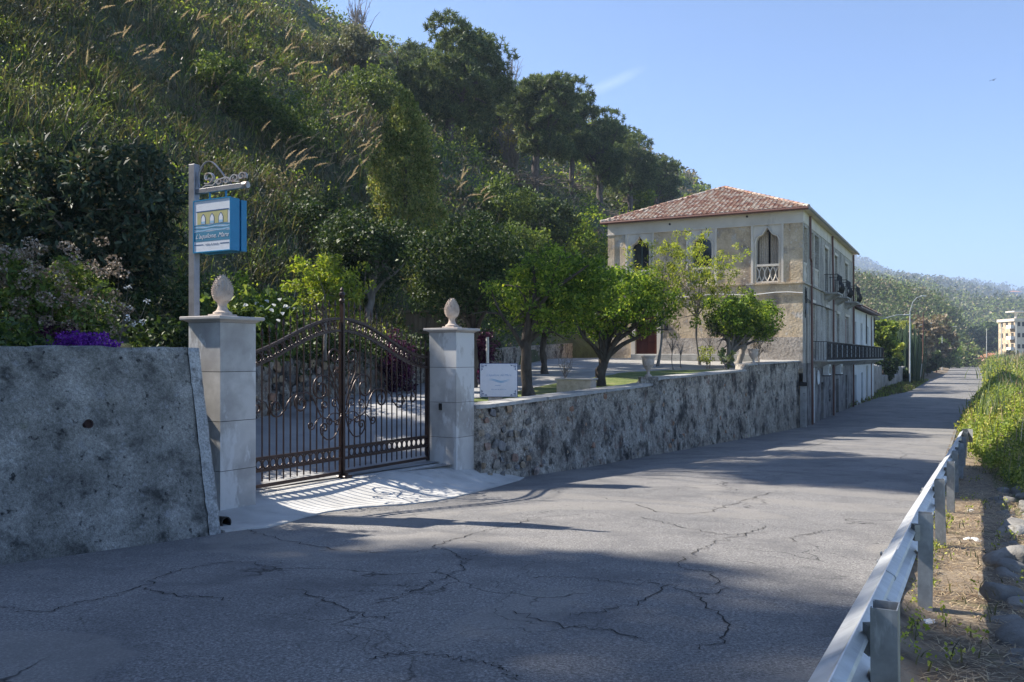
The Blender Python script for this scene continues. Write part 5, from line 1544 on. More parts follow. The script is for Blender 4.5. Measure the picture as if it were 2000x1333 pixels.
# a solid earth bank under it
def _bank(u, Y):
    be = np.interp(Y, RX_Y, RX_X); q0 = np.interp(Y, [12, 17, 22, 32, 42, 60, 300], [1.9, 1.25, .95, .55, .35, .5, .6]); wd = np.interp(Y, [12, 20, 60, 300], [1.6, 3.0, 9, 26])
    sl = np.interp(Y, [12, 16, 22, 40, 300], [.35, .7, 1.1, 1.2, .9]); uu = u*wd*1.5
    h = np.minimum(.25+uu*sl, np.interp(Y, [12, 20, 40, 80, 300], [.55, 1.35, 2.1, 2.6, 2.2]))-.35
    h = np.where(u > .99, -2.5, h); h = np.where(u < .01, -.4, h)
    return be+q0+uu, Y, -EYE(Y)-.15+h
gridmesh('bank', _bank, np.linspace(0, 1, 16), np.concatenate([np.arange(12, 60, 1.5), np.arange(60, 330, 10)]), m_field)
# tall reed clumps on the bank
for k, (px, D, n_) in enumerate(((1942, 26, 60), (1975, 34, 60), (1990, 60, 60), (1952, 75, 50), (1984, 105, 50))):
    X = (px-1000)/FPX*D; pts = np.stack([X+rng.normal(0, .35*D/30, n_), D+rng.normal(0, .5*D/30, n_), np.full(n_, -EYE(D)+np.interp(D, [20, 40, 110], [.9, 1.5, 1.8]))], 1)
    Vr = strand_mesh('x', pts, np.interp(D, [20, 60, 110], [.8, 1.3, 1.9]), .5, .02*D/30, None, 4)
    o = link('reed_clump', mesh_np('reed_clump', Vr[0], Vr[1], [L_reed])); tag(o, ['pale green reed clump nearest the crash barrier end', 'tall reed clump in the bank near the right picture edge', 'reed clump before the apartment block', 'reed clump left of the blue bins on the bank', 'farthest reed clump at the foot of the apartment block'][k], 'reeds', 'reed clumps on the bank')

# ------------------------------------------------------------------ tree builder
def branchy(base, tips, r0, mat, par, nm='trunk', fork=None, seed=0, n=6, wob=.08):
    """trunk from base to fork, limbs from the fork towards the tips"""
    r = random.Random(seed); b = MB(); base = Vector(base); fork = Vector(fork)
    m_ = 7; pts = []; rad = []
    bend = Vector((r.uniform(-1, 1), r.uniform(-1, 1), 0))*wob*(fork-base).length
    for k in range(m_+1):
        t = k/m_; pts.append(base.lerp(fork, t)+bend*math.sin(math.pi*t)+Vector((r.uniform(-1, 1), r.uniform(-1, 1), 0))*r0*.25*(0 < k < m_)); rad.append(r0*(1.35-.75*min(1, t*3) if t < .33 else .62+.38*(1-t))*(.9+.2*r.random()))
    b.tube(pts, rad, max(n, 8))
    for tip in tips:
        tip = Vector(tip); t0 = r.uniform(.65, 1.0); s_ = pts[int(round(t0*m_))]
        L_ = (tip-s_).length; mid_ = s_.lerp(tip, .5)+Vector((r.uniform(-1, 1), r.uniform(-1, 1), r.uniform(-.2, .8)))*L_*.14
        cv = catmull([s_, s_.lerp(mid_, .5)+Vector((0, 0, L_*.04)), mid_, tip], 3)
        k0 = r0*r.uniform(.42, .6); b.tube(cv, [k0*(1-.8*i/(len(cv)-1)) for i in range(len(cv))], 5)
        for q in range(2):
            a = cv[len(cv)//2+q]; e = a+Vector((r.gauss(0, 1), r.gauss(0, 1), r.gauss(.3, .6))).normalized()*L_*.45
            b.tube([a, a.lerp(e, .5)+Vector((0, 0, L_*.03)), e], [k0*.4, k0*.25, k0*.08], 4)
    return b.build(nm, mat, par, smooth=True)
def crown_pts(c, rad, n, seed, gap=.0, zmin=None, irregular=.35):
    r = np.random.default_rng(seed); d = unit(r.normal(size=(n, 3))); rr = r.random(n)**.42
    rr = rr*(1+irregular*fbm(d[:, 0]*1.8, d[:, 1]*1.8, d[:, 2]*1.8, 3, seed))
    p = np.array(c)+d*rr[:, None]*np.array(rad)
    if zmin is not None: p = p[p[:, 2] > zmin]
    return p
def tree(name, X, Y, zb, h_trunk, crown_c, crown_r, r0, leafm, barkm, label, cat='tree', group=None, ncl=150, per=60, lsz=.09, asp=.5, clr=.3, seed=1, tips=9, crown_name='crown', fork=None, droop=0.0, irregular=.35, extra=None, cl_shell=.3, up=.3):
    """crown_c, crown_r in metres relative to the base"""
    t = thing(name, (X, Y, zb), label, cat, group)
    cp_ = crown_pts(crown_c, crown_r, ncl, seed, irregular=irregular)
    r = np.random.default_rng(seed+99)
    tipi = r.choice(len(cp_), min(tips, len(cp_)), replace=False)
    branchy((0, 0, -.15), [cp_[i] for i in tipi], r0, barkm, t, fork=fork or (crown_c[0]*.4, crown_c[1]*.4, h_trunk), seed=seed)
    c_, d_ = clumps(cp_, clr, per, r, shell=cl_shell, zs=.8)
    V, Fc = leafcloud(c_, lsz, asp, d_*.7, droop, up, r=r)
    cr_ = link(crown_name, mesh_np(crown_name, V, Fc, [leafm]), t)
    if extra: 
        em, en, es = extra; k = r.integers(0, len(c_), en); V, Fc = leafcloud(c_[k]+d_[k]*clr*.3, es, .9, d_[k], r=r); link('fruit' if 'fruit' in em.name else 'blossom', mesh_np('blossom', V, Fc, [em]), t)
    return t
def gz(X, Y): return float(gardenz(np.float64(X), np.float64(Y)))
def hz(X, Y): return float(hillz(np.float64(X), np.float64(Y)))
# garden trees
tree('orange_tree', .48, 20.6, gz(.48, 20.6), 1.5, (.65, .2, 2.65), (1.65, 1.3, .95), .16, L_citrus, m_bark, 'round orange tree with dark leaning trunk, right of the white name sign', ncl=220, per=44, lsz=.11, clr=.26, seed=3, tips=12, fork=(-.15, .1, 1.6))
tree('orange_tree', 2.55, 25.2, gz(2.55, 25.2), 1.0, (.60, .1, 2.50), (1.70, 1.4, 1.0), .19, L_citrus, m_bark, 'orange tree with crooked sawn trunk before the villa door', ncl=230, per=44, lsz=.12, clr=.30, seed=4, tips=12, fork=(.15, .1, .95))
tree('orange_tree', 8.8, 35.2, gz(8.8, 35.2), .7, (.45, .1, 1.95), (1.75, 1.4, .95), .20, L_citrus, m_palebark, 'orange tree with forked pale trunk beside the step in the rubble wall', ncl=170, per=50, lsz=.14, clr=.30, irregular=.6, seed=5, tips=10, fork=(.05, .1, .75))
tree('magnolia_tree', -1.2, 25.0, gz(-1.2, 25), 1.8, (.0, .0, 3.3), (1.9, 1.9, 1.5), .16, L_dark, m_bark, 'dense dark evergreen tree left of the orange trees, behind the far gate pillar', ncl=200, per=70, lsz=.12, clr=.4, seed=6)
tree('bay_tree', -4.6, 28.5, hz(-4.6, 28.5), 1.6, (.0, .3, 2.9), (1.8, 1.6, 1.2), .15, L_dark, m_palebark, 'dark leaved tree with pale bare trunk behind the gate', ncl=220, per=60, lsz=.14, clr=.45, seed=7)
tree('shade_tree', 1.2, 31.0, gz(1.2, 31), 1.6, (.0, .3, 2.6), (2.2, 2.0, 1.3), .14, L_citrus, m_bark, 'leafy tree between the inner terrace wall and the gravel yard', ncl=200, per=60, lsz=.13, clr=.4, seed=8)
tree('lemon_tree', -4.3, 20.0, hz(-4.9, 20.0), .9, (.1, .0, 1.55), (.95, .8, .80), .05, L_lemon, m_palebark, 'bright yellow green lemon tree glowing above the middle of the gate', ncl=85, per=34, lsz=.13, asp=.36, clr=.20, seed=9, tips=9, irregular=.5)
# feathery young trees between the orange trees
for k, (px, D, top, w_, lab) in enumerate(((1283, 36.0, 455, 1.9, 'slender feathery tree with straight pale trunk, nearest the villa door'), (1368, 37.5, 470, 1.9, 'tall thin feathery tree before the middle villa arch'))):
    X = (px-1000)/FPX*D; zb = gz(X, D); H = (697-top)/FPX*D-zb
    tree('feathery_tree', X, D, zb, H*.45, (.1+.3*(k == 0), 0, H*.66), (w_*1.15, 1.3, H*.40), .06, L_mimosa, m_palebark, lab, ncl=125, per=36, lsz=.14, asp=.34, clr=.27, seed=20+k, tips=22, group='slender feathery trees in the yard', irregular=.6, up=1.2, fork=(0, 0, H*.55))
# saplings and low plants along the wall
for k, (px, py0, D, H, lab) in enumerate(((1102, 760, 22.5, 1.3, 'bare reddish sapling in the stone planter'), (1315, 715, 33.5, 1.9, 'bare twiggy sapling left of the thin feathery tree'), (1385, 712, 34.0, 2.2, 'straight bare staked sapling right of the thin feathery tree'), (1330, 712, 34.8, 1.3, 'low leafless rose bush beside the wall'))):
    X = (px-1000)/FPX*D; zb = gz(X, D); t = thing('bare_sapling', (X, D, zb), lab, 'sapling', 'bare saplings by the wall')
    r = random.Random(k); tips = [(r.uniform(-.35, .35), r.uniform(-.3, .3), H*r.uniform(.6, 1)) for _ in range(12)]
    branchy((0, 0, 0), tips, .022, m_twig, t, fork=(0, 0, H*.45), seed=k)
tree('rose_bush', 7.65, 34.0, gz(7.65, 34.0), .3, (0, 0, .6), (.40, .4, .42), .03, L_bramble, m_twig, 'small leafy rose bush before the villa plinth', cat='bush', ncl=22, per=20, lsz=.09, clr=.14, seed=31)
tree('agave_plant', 8.35, 34.0, gz(8.35, 34), .2, (0, 0, .5), (.32, .3, .42), .03, L_reed, m_twig, 'blue green leafy pot plant beside the forked trunk', cat='plant', ncl=16, per=20, lsz=.14, clr=.12, seed=32)
tree('rusty_shrub', 10.9, 38.5, gz(10.9, 38.5), .5, (0, 0, 1.6), (.9, .7, 1.1), .05, L_dryflower, m_palebark, 'thin rusty leaved shrub against the villa corner', cat='shrub', ncl=70, per=30, lsz=.09, clr=.22, seed=33, tips=14)
tree('pale_trunk_tree', 9.85, 38.0, gz(9.85, 38), .9, (.3, 0, 2.1), (1.2, .8, 1.0), .17, L_citrus, m_palebark, 'small tree with thick pale leaning trunk close to the villa wall', ncl=70, per=40, lsz=.12, clr=.3, seed=34, fork=(.35, .1, .9))
# planter box and urns
t = thing('stone_planter', ((1126-1000)/FPX*22.3, 22.3, gz(1.6, 22.3)), 'low stone planter box on the lawn by the wall', 'planter', None, R(-20))
b = MB().bbox(-.45, .45, -.28, -.20, 0, .42, .01).bbox(-.45, .45, .20, .28, 0, .42, .01).bbox(-.45, -.37, -.199, .199, 0, .42, .01).bbox(.37, .45, -.199, .199, 0, .42, .01); b.build('box', m_finial, t)
MB().bbox(-.49, .49, -.32, .32, .421, .46, .01).build('rim', m_cap, t)
def urn(X, Y, zb, s_, lab, plinth):
    t = thing('garden_urn', (X, Y, zb), lab, 'urn', 'stone garden urns')
    MB().bbox(-.24, .24, -.24, .24, -.25, plinth, .01).build('plinth', m_rubble, t)
    MB().lathe([(.16*s_, 0), (.16*s_, .04), (.07*s_, .08), (.06*s_, .15), (.12*s_, .2), (.25*s_, .33), (.28*s_, .45), (.26*s_, .50), (.32*s_, .55), (.33*s_, .58), (.28*s_, .58), (.22*s_, .48)], 20, (0, 0, plinth)).build('bowl', m_finial, t, smooth=True)
urn(3.75, 23.95, gz(3.75, 23.95), .62, 'carved stone urn on a squat plinth where the rubble wall steps up', .40)
urn(9.6, 34.6, gz(9.6, 34.6), .7, 'pale low stone urn behind the forked orange tree', .18)
t = thing('yard_bench', (8.3, 41.6, gz(8, 41)), 'long low stone kerb bench along the villa front', 'bench', None, VROT)
MB().bbox(-2.7, 3.4, -.2, .2, 0, .34, .02).build('seat', m_coping, t)
# calla lilies right of the near pillar
cl = thing('calla_lily_clump', (-4.5, 15.0, .02), 'clump of white calla lilies behind the near pillar', 'flowers')
c0 = crown_pts((-.0, 0, .55), (1.0, .7, .65), 130, 41, irregular=.3)
c_, d_ = clumps(c0, .12, 12, shell=.2); V, Fc = leafcloud(c_, .17, .5, d_*.3+np.array([0, 0, .6])); link('leaves', mesh_np('leaves', V, Fc, [L_scrub[0]]), cl)
fl = MB(); 
for k in range(9):
    a0 = -2.4+4.8*k/8; 
vsf = []; nk = 10
for k in range(nk+1):
    a0 = 2*math.pi*k/nk; rr = .055*(1+.45*math.cos(a0)); vsf += [(.012*math.cos(a0), .012*math.sin(a0), -.06), (rr*math.cos(a0), rr*math.sin(a0), .03+.02*math.cos(a0))]
fl.add(vsf, [(2*k, 2*k+2, 2*k+3, 2*k+1) for k in range(nk)]); flm = fl.mesh('lily_flower', L_white)
for k, (px, py) in enumerate(((478, 596), (500, 592), (512, 600), (523, 588), (546, 585), (556, 598), (562, 600), (520, 613), (545, 626), (517, 618), (510, 630), (497, 604), (532, 606), (536, 596), (575, 603), (488, 602), (552, 612))):
    D = 14.6+.3*(k % 4); Pq = P(px, py, D)
    link('lily_flower', flm, cl, (Pq[0]-cl.location.x, Pq[1]-cl.location.y, Pq[2]-cl.location.z), (R(30*((k*7) % 5-2)*.5), R(35), k*1.3), (.62, .62, .62))
# bougainvillea
tree('bougainvillea', -3.05, 23.4, -.4, .3, (0, 0, .15), (.5, .45, .95), .04, L_boug, m_bark, 'dark purple bougainvillea hanging on the inner wall seen through the gate', cat='shrub', ncl=90, per=44, lsz=.09, clr=.2, seed=44)
tree('bougainvillea', -.95, 26.0, gz(-.95, 26)+.2, .3, (0, 0, .8), (.45, .4, .7), .04, L_boug, m_bark, 'dark purple bush just right of the far gate pillar', cat='shrub', ncl=60, per=40, lsz=.09, clr=.2, seed=45)
# white pole by the sign, plank shed
t = thing('garden_lamp_pole', (-.72, 25.6, gz(-.7, 25.6)), 'thin white pole behind the white name sign', 'pole')
MB().tube([(0, 0, 0), (0, 0, 1.45)], .045, 8).build('pole', m_acwhite, t)
sh = thing('plank_shed', (-2.75, 28.6, -.3), 'small weathered plank shed among dark trees behind the far pillar', 'shed', None, R(-18))
m_plank = surf('weathered_plank', [(.3, (.13, .09, .055)), (.7, (.26, .19, .12))], 6, 7, .85, stretch=(1, 1, .15), bmp=(30, .4, .01), kind='obj', pervar=.25)
for k in range(11): MB().bbox(-.8+k*.15, -.8+k*.15+.14, -.02, .02, 0, 1.75, .004).build('plank', m_plank, sh)
for k in range(8): MB().bbox(.83, .87, .0+k*.15, .14+k*.15, 0, 1.75, .004).build('plank', m_plank, sh)
MB().box(-.9, .95, -.1, 1.3, 1.76, 1.82).build('roof', m_plank, sh)

# left bank above the retaining wall
tree('loquat_tree', -8.2, 17.0, hz(-8.2, 17.0), 1.1, (.0, .2, 2.85-hz(-8.2, 17.0)), (1.60, 1.4, 1.60), .11, L_loquat, m_palebark, 'big dark loquat tree with long drooping leaves above the left wall', ncl=300, per=46, lsz=.19, asp=.34, clr=.34, seed=51, tips=16, irregular=.45, droop=.25, extra=(leafmat('loquat_flower_buds', [(0, (.16, .11, .05)), (1, (.30, .24, .13))], .1), 2600, .055), fork=(.2, .1, 1.4))
tree('loquat_tree', -10.6, 17.4, hz(-10.6, 17.4), 1.1, (.0, .2, 2.6-hz(-10.6, 17.4)), (1.6, 1.5, 1.6), .11, L_loquat, m_palebark, 'second loquat tree cut by the left picture edge', ncl=160, per=40, lsz=.20, asp=.34, clr=.34, seed=52, irregular=.45, droop=.25)
tree('dry_hydrangea_bush', -5.75, 10.6, .0, .4, (0, 0, .65), (.95, .7, .62), .04, L_scrub[0], m_twig, 'large bush with faded brown pink flower heads on the left wall', cat='bush', ncl=130, per=36, lsz=.075, clr=.18, seed=53, extra=None)
hb = crown_pts((-5.75, 10.6, .75), (1.12, .75, .78), 170, 54, zmin=.1, irregular=.3)
for s_, (mat_, nm_) in enumerate(((L_dryflower, 'flower_heads'),)):
    c_, d_ = clumps(hb, .095, 62, shell=.8, zs=.7); V, Fc = leafcloud(c_, .032, .9, d_*.3); o = link('flower_heads', mesh_np('flower_heads', V-np.array([-5.75, 10.6, 0]), Fc, [L_dryflower])); o.parent = bpy.data.objects['dry_hydrangea_bush']; o['kind'] = 'stuff'
tree('violet_flower_bush', -4.85, 9.75, .05, .1, (0, 0, .08), (.42, .22, .15), .02, L_purple, m_twig, 'violet flowering cushion spilling over the left wall top', cat='flowers', ncl=60, per=40, lsz=.03, asp=.8, clr=.08, seed=55)
tree('violet_flower_bush', -5.35, 10.2, .05, .1, (0, 0, .16), (.35, .25, .14), .02, L_boug, m_twig, 'darker magenta cushion plant left of the violet flowers', cat='flowers', ncl=30, per=40, lsz=.04, clr=.09, seed=56)
tree('white_umbel_plant', -4.75, 10.6, .05, .3, (.0, 0, .55), (.30, .25, .32), .01, L_white, m_twig, 'sprig of small white flowers in front of the dark bank', cat='flowers', ncl=7, per=14, lsz=.035, clr=.05, seed=57)
for k, (X, Y, sx_, sz_, lab) in enumerate(((-6.4, 12.2, .8, .5, 'low dark ivy mound behind the sign post'), (-7.2, 13.4, 1.0, .7, 'dark leafy mound under the loquat tree'), (-6.6, 17.2, 1.1, .9, 'dark evergreen shrub behind the blue sign'), (-5.9, 18.8, 1.0, .9, 'green shrub left of the lemon tree'))):
    tree('dark_shrub', X, Y, hz(X, Y), .3, (0, 0, sz_*.7), (sx_, .8, sz_), .03, [L_dark, L_dark, L_dark, L_citrus][k], m_twig, lab, cat='shrub', group='dark shrubs on the left bank', ncl=90, per=50, lsz=.09, clr=.24, seed=60+k)
# thujas
def thuja(px, D, H, w_, lab, seed, n=700):
    X = (px-1000)/FPX*D; zb = hz(X, D); r = np.random.default_rng(seed)
    t = thing('thuja_tree', (X, D, zb), lab, 'tree', 'conical thujas on the slope')
    MB().tube([(0, 0, -.3), (0, 0, H*.6)], [.16, .05], 7).build('trunk', m_bark, t)
    z = r.random(n)**.9; a = r.uniform(0, 6.283, n); prof_ = np.interp(z, [0, .08, .3, .6, .85, 1], [.55, .85, 1.0, .80, .42, .04])
    prof_ = prof_*(1+.3*fbm(np.cos(a)*1.5, np.sin(a)*1.5, z*5, 3, seed)); rr = w_*prof_*(.55+.45*r.random(n))
    c = np.stack([rr*np.cos(a), rr*np.sin(a), z*H], 1)
    c_, d_ = clumps(c, .30, 34, r, shell=.3, zs=1.3); V, Fc = leafcloud(c_, .17, .42, d_*.3+np.array([0, 0, .8]), r=r)
    link('crown', mesh_np('crown', V, Fc, [L_cypress]), t)
thuja(792, 40, 7.4, 1.85, 'tall conical thuja tree standing alone on the grassy slope', 71)
thuja(838, 36, 2.9, 1.05, 'small rounded thuja at the right foot of the tall one', 72, 260)
# pines
def pine(px, D, ctop, cbot, w_, lab, seed, ntuft=1500, cpx=None):
    ntuft = int(ntuft*1.15)
    X = (px-1000)/FPX*D; zb = hz(X, D); r = np.random.default_rng(seed)
    zt = (697-ctop)/FPX*D-zb; zc0 = (697-cbot-22)/FPX*D-zb; cx = ((cpx or px)-px)/FPX*D
    t = thing('pine_tree', (X, D, zb), lab, 'tree', 'pine trees on the slope')
    H = zt-zc0; C0 = (cx, 0, (zt+zc0)/2)
    # lobes make the lumpy outline
    nl = 34; dl = unit(r.normal(size=(nl, 3))); dl[:, 2] = dl[:, 2]*.8+.15
    lob = np.array(C0)+dl*np.array([w_*.68, w_*.6, H*.44])*r.uniform(.5, 1.0, (nl, 1))
    lr = w_*r.uniform(.30, .46, nl)
    k = r.integers(0, nl, ntuft); d_ = unit(r.normal(size=(ntuft, 3))); d_[:, 2] = np.abs(d_[:, 2])*1.0-.25
    tf = lob[k]+d_*lr[k][:, None]*r.uniform(.75, 1.08, (ntuft, 1))*np.array([1, 1, .8])
    per = 24
    c_, dd = clumps(tf, .26, per, r, shell=.3); 
    V, Fc = leafcloud(c_, .50, .15, dd*1.6+np.array([0, 0, .25]), spread=.5, r=r)
    link('crown', mesh_np('crown', V, Fc, [L_pine]), t)
    rr_ = random.Random(seed)
    branchy((0, 0, -.4), [lob[i] for i in range(0, nl, 2)], max(.22, H*.035), m_pinebark, t, fork=(cx*.6, 0, zc0+H*.45), seed=seed, wob=.03)
    # dead lower branches
    b = MB(); 
    for q in range(26):
        z0 = zc0*rr_.uniform(.35, 1.25); a = rr_.uniform(0, 6.283); L_ = w_*rr_.uniform(.4, .95); s_ = Vector((cx*.6*z0/max(zc0+H*.45, .1), 0, z0)); e = s_+Vector((math.cos(a)*L_, math.sin(a)*L_, L_*rr_.uniform(-.15, .25)))
        b.tube([s_, s_.lerp(e, .5)+Vector((0, 0, .2)), e], [.07, .04, .015], 4)
        for w2 in range(5):
            s2 = s_.lerp(e, rr_.uniform(.3, 1)); e2 = s2+Vector((rr_.gauss(0, 1), rr_.gauss(0, 1), rr_.gauss(0, .5)))*L_*.22; b.tube([s2, e2], [.022, .008], 3)
    b.build('dead_branches', m_twig, t)
    return t
pine(876, 74, 26, 310, 6.0, 'largest round crowned pine on the skyline, left of the others', 81, 2300, 888)
pine(1043, 84, 120, 330, 4.5, 'second large pine with a straight bare trunk, right of the largest', 82, 1700, 1068)
pine(1172, 98, 200, 400, 4.1, 'third pine from the left on the skyline', 83, 1200)
pine(1230, 112, 234, 405, 4.3, 'fourth pine with a dark crown, above the left roof corner', 84, 1100)
pine(790, 92, 66, 270, 5.0, 'pale green pine peeking out left of the largest pine', 85, 900)
pine(960, 92, 105, 345, 4.2, 'dark pine squeezed between the two largest ones', 86, 900)
pine(1285, 130, 290, 400, 4.2, 'small dark pine at the lower end of the pine row', 87, 900)
pine(1118, 96, 170, 340, 3.6, 'narrow dark pine right behind the second large one', 88, 1000)
pine(1205, 118, 232, 370, 4.2, 'broad dark pine behind the third and fourth ones', 89, 1000)
# round bushy trees below and between the pines
for k, (px, py, D, w_, m_, lab) in enumerate(((1280, 395, 98, 2.6, L_scrub[1], 'rounded grey green olive tree just above the villa roof'), (1245, 400, 92, 2.1, L_scrub[2], 'bright yellow green bush left of the grey olive tree'),
        (1140, 470, 60, 2.6, L_citrus, 'bright green leafy tree left of the villa roof corner'), (980, 410, 62, 2.4, L_scrub[0], 'rounded olive green bush right of the tall thuja'), (1060, 440, 58, 2.2, L_dark, 'dark green bush below the second pine'),
        (925, 470, 52, 1.9, L_dark, 'dark green shrub between thuja and pines'), (1010, 500, 50, 2.0, L_scrub[0], 'feathery green shrub above the orange trees'), (560, 245, 44, 1.7, L_scrub[0], 'dark green bush halfway up the grass slope'), (470, 200, 46, 1.5, L_scrub[0], 'dark green bush high on the grass slope above the sign'),
        (725, 190, 62, 2.2, L_scrub[0], 'dark bush on the upper slope left of the pines'), (690, 110, 72, 2.4, L_scrub[1], 'dull grey bush high on the slope near the skyline'), (430, 160, 50, 1.7, L_scrub[0], 'small dark shrub near the upper left of the slope'),
        (1350, 352, 135, 2.8, L_scrub[0], 'green bush on the skyline above the roof ridge'), (1320, 345, 130, 2.6, L_scrub[0], 'green bush on the skyline left of the roof ridge'), (900, 520, 38, 1.5, L_dark, 'dark laurel shrub right of the small thuja'), (700, 520, 34, 1.6, L_dark, 'dark shrub behind the lemon tree'), (610, 430, 34, 1.5, L_dark, 'dark shrub above the lemon tree'))):
    X = (px-1000)/FPX*D; h_ = hit(px, py+w_*FPX/D*.6, 20, 300)
    if h_ is not None and abs(h_[1]-D) < 40: X, D = h_[0], h_[1]; w_ = w_*D/[98, 92, 60, 62, 58, 52, 50, 44, 46, 62, 72, 50, 135, 130, 38, 34, 34][k]
    tree('round_bush', X, D, hz(X, D)-.2, w_*.4, (0, 0, w_*.75), (w_, w_, w_*.85), .07, m_, m_twig, lab, cat='bush', ncl=int(80), per=60, lsz=.0042*D, asp=.5, clr=w_*.28, seed=100+k)
# pale leafless tree near the skyline
for k, (px, D, H, lab) in enumerate(((1285, 150, 7, 'bare grey tree standing on the skyline above the pines'), (735, 88, 6, 'thin leafless tree with yellow buds at the top of the slope'), (700, 80, 6, 'leafless grey tree on the upper slope'), (775, 95, 6.5, 'leafless tree with yellow green buds left of the pines'))):
    h_ = hit(px, [285, 70, 90, 75][k], 30, 400) or (0, D, 0); X, D = h_[0], h_[1]
    t = thing('bare_tree', (X, D, hz(X, D)), lab, 'tree', 'leafless trees near the skyline'); r = random.Random(k); b = MB()
    for q in range(26):
        a = r.uniform(0, 6.28); e = Vector((math.cos(a)*H*.35*r.random(), math.sin(a)*H*.35*r.random(), H*r.uniform(.5, 1))); s_ = Vector((r.uniform(-.5, .5), r.uniform(-.5, .5), 0))
        b.tube([s_, s_.lerp(e, .5)+Vector((r.uniform(-.3, .3), 0, .3)), e], [.08, .05, .02], 4)
        for w2 in range(5): s2 = s_.lerp(e, r.uniform(.4, 1)); e2 = s2+Vector((r.gauss(0, .5), r.gauss(0, .5), r.uniform(.2, 1))); b.tube([s2, e2], [.03, .012], 3)
    b.build('trunk', m_twig, t)
    if k in (1, 3):
        cp_ = crown_pts((0, 0, H*.65), (H*.4, H*.4, H*.4), 60, 200+k); c_, d_ = clumps(cp_, .35, 12); V, Fc = leafcloud(c_, .24, .6, d_); link('buds', mesh_np('buds', V, Fc, [L_yellowtip]), t)['kind'] = 'stuff'

# ------------------------------------------------------------------ unseen oaks up the left slope, added to cast shade on the road
r_ = random.Random(3)
nsh = 0
def shade(p, w, H, rad, seed, lab, ncl=140, cf=.32, cz=.62, rz=.36):
    X, Y = F(-p, w); zb = hz(X, Y)
    t = tree('shade_oak', X, Y, zb, H*.3, (0, 0, H*cz), (rad, rad, H*rz), .25, L_dark, m_bark, lab, group='unseen holm oaks added left of the view to shade the road', ncl=ncl, per=44, lsz=.45, asp=.6, clr=rad*cf, seed=seed, tips=10, irregular=.25)
OAKS = [(30, -19, 13, 4.0), (31, -13, 13, 3.8), (29, -8, 13, 3.6), (31, -2.8, 14, 3.4), (30, 1.3, 13, 2.5), (34, -10, 14, 4), (37, -.5, 14, 3.0), (29, 14.0, 18.5, 2.6), (31, 17.1, 18.8, 2.7), (30, 15.5, 18.6, 2.4), (29.5, 10.4, 8.2, 2.0), (38, 24.0, 12, 2.2), (40, 27.5, 12, 2.0), (41, 31, 12, 2.0)]
for k, (p, w, H, rad) in enumerate(OAKS):
    sparse = (w in (1.3, 24.0, 27.5, 31, 10.4, 4.2))
    shade(p, w, H, rad, 300+k, 'unseen dark holm oak added up the left slope to shade the road', (70 if w < 10 else 46) if sparse else 140, .27 if sparse else .33, *((.735, .12) if H > 18 else (.62, .36)))

# ------------------------------------------------------------------ hillside scrub and long grass (uncountable)
N = 7400
px = rng.uniform(-260, 1480, N); D = np.exp(rng.uniform(math.log(16), math.log(330), N)); X = (px-1000)/FPX*D
p, w = pw(X, D); ok = (p > toe(w)+.4) & (p < 92) & (w > 2) & ~((w > 42) & (w < 66) & (p < 22))
px, D, X, p, w = px[ok], D[ok], X[ok], p[ok], w[ok]
grassy = (px < 760) & (D < 75)
keep = ~grassy | (rng.random(len(px)) < .8)
px, D, X, p, w = px[keep], D[keep], X[keep], p[keep], w[keep]
sp = fbm(X/9, D/9, 0, 3, 61)+.35*rng.normal(size=len(X))
mi = np.where(sp > .42, 2, np.where(sp > .12, 1, np.where(sp < -.42, 3, 0)))
rad = np.interp(D, [16, 40, 100, 330], [.45, .9, 1.5, 2.6])*rng.uniform(.6, 1.4, len(D))
cz = hillz(X, D)+rad*.3
C_ = np.stack([X, D, cz], 1)
nl = 46
c_, d_ = clumps(C_, rad, nl, shell=.55, zs=.75)
lz = np.repeat(np.clip(.0042*D, .08, 1.2), nl)
V, Fc = leafcloud(c_, lz, .5, d_*.6, up=.5)
o = link('hillside_scrub', mesh_np('hillside_scrub', V, Fc, L_scrub, np.repeat(mi, nl))); tag(o, 'dense mixed scrub covering the steep hillside', 'scrub', kind='stuff')
print('scrub', len(D), len(Fc))
# long arching grass
N = 8000
px = rng.uniform(-280, 1000, N); D = np.exp(rng.uniform(math.log(14), math.log(85), N)); X = (px-1000)/FPX*D
p, w = pw(X, D); dens = fbm(X/6, D/6, 0, 3, 71)
ok = (p > toe(w)+1.5) & (p < 80) & (w > 3) & ((px < 780) | (rng.random(N) < .3)) & (dens > -.45)
X, D, px = X[ok], D[ok], px[ok]
B = np.stack([X, D, hillz(X, D)-.05], 1); nb = 9
B = np.repeat(B, nb, 0)+rng.normal(0, .20, (len(B)*nb, 3))*np.array([1, 1, 0]); DD = np.repeat(D, nb)
V, Fc = strand_mesh('x', B, np.interp(DD, [14, 40, 85], [.60, .92, 1.3]), .75, np.clip(.0007*DD, .012, .08), None, 2, windx=.08)
cgr = rng.random(len(B)//nb); cg = (fbm(B[:, 0]/5, B[:, 1]/5, 0, 3, 91) > .12).astype(int); cg3 = np.tile(cg, 3)
o = link('hillside_grass', mesh_np('hillside_grass', V, Fc, [L_grass, L_scrub[0], L_scrub[1], L_scrub[3]], np.tile(np.repeat(np.where(cgr < .45, 0, np.where(cgr < .68, 1, np.where(cgr < .86, 2, 3))), nb), 2))); tag(o, 'long arching grass on the steep slope', 'grass', kind='stuff')
print('grass', len(B))
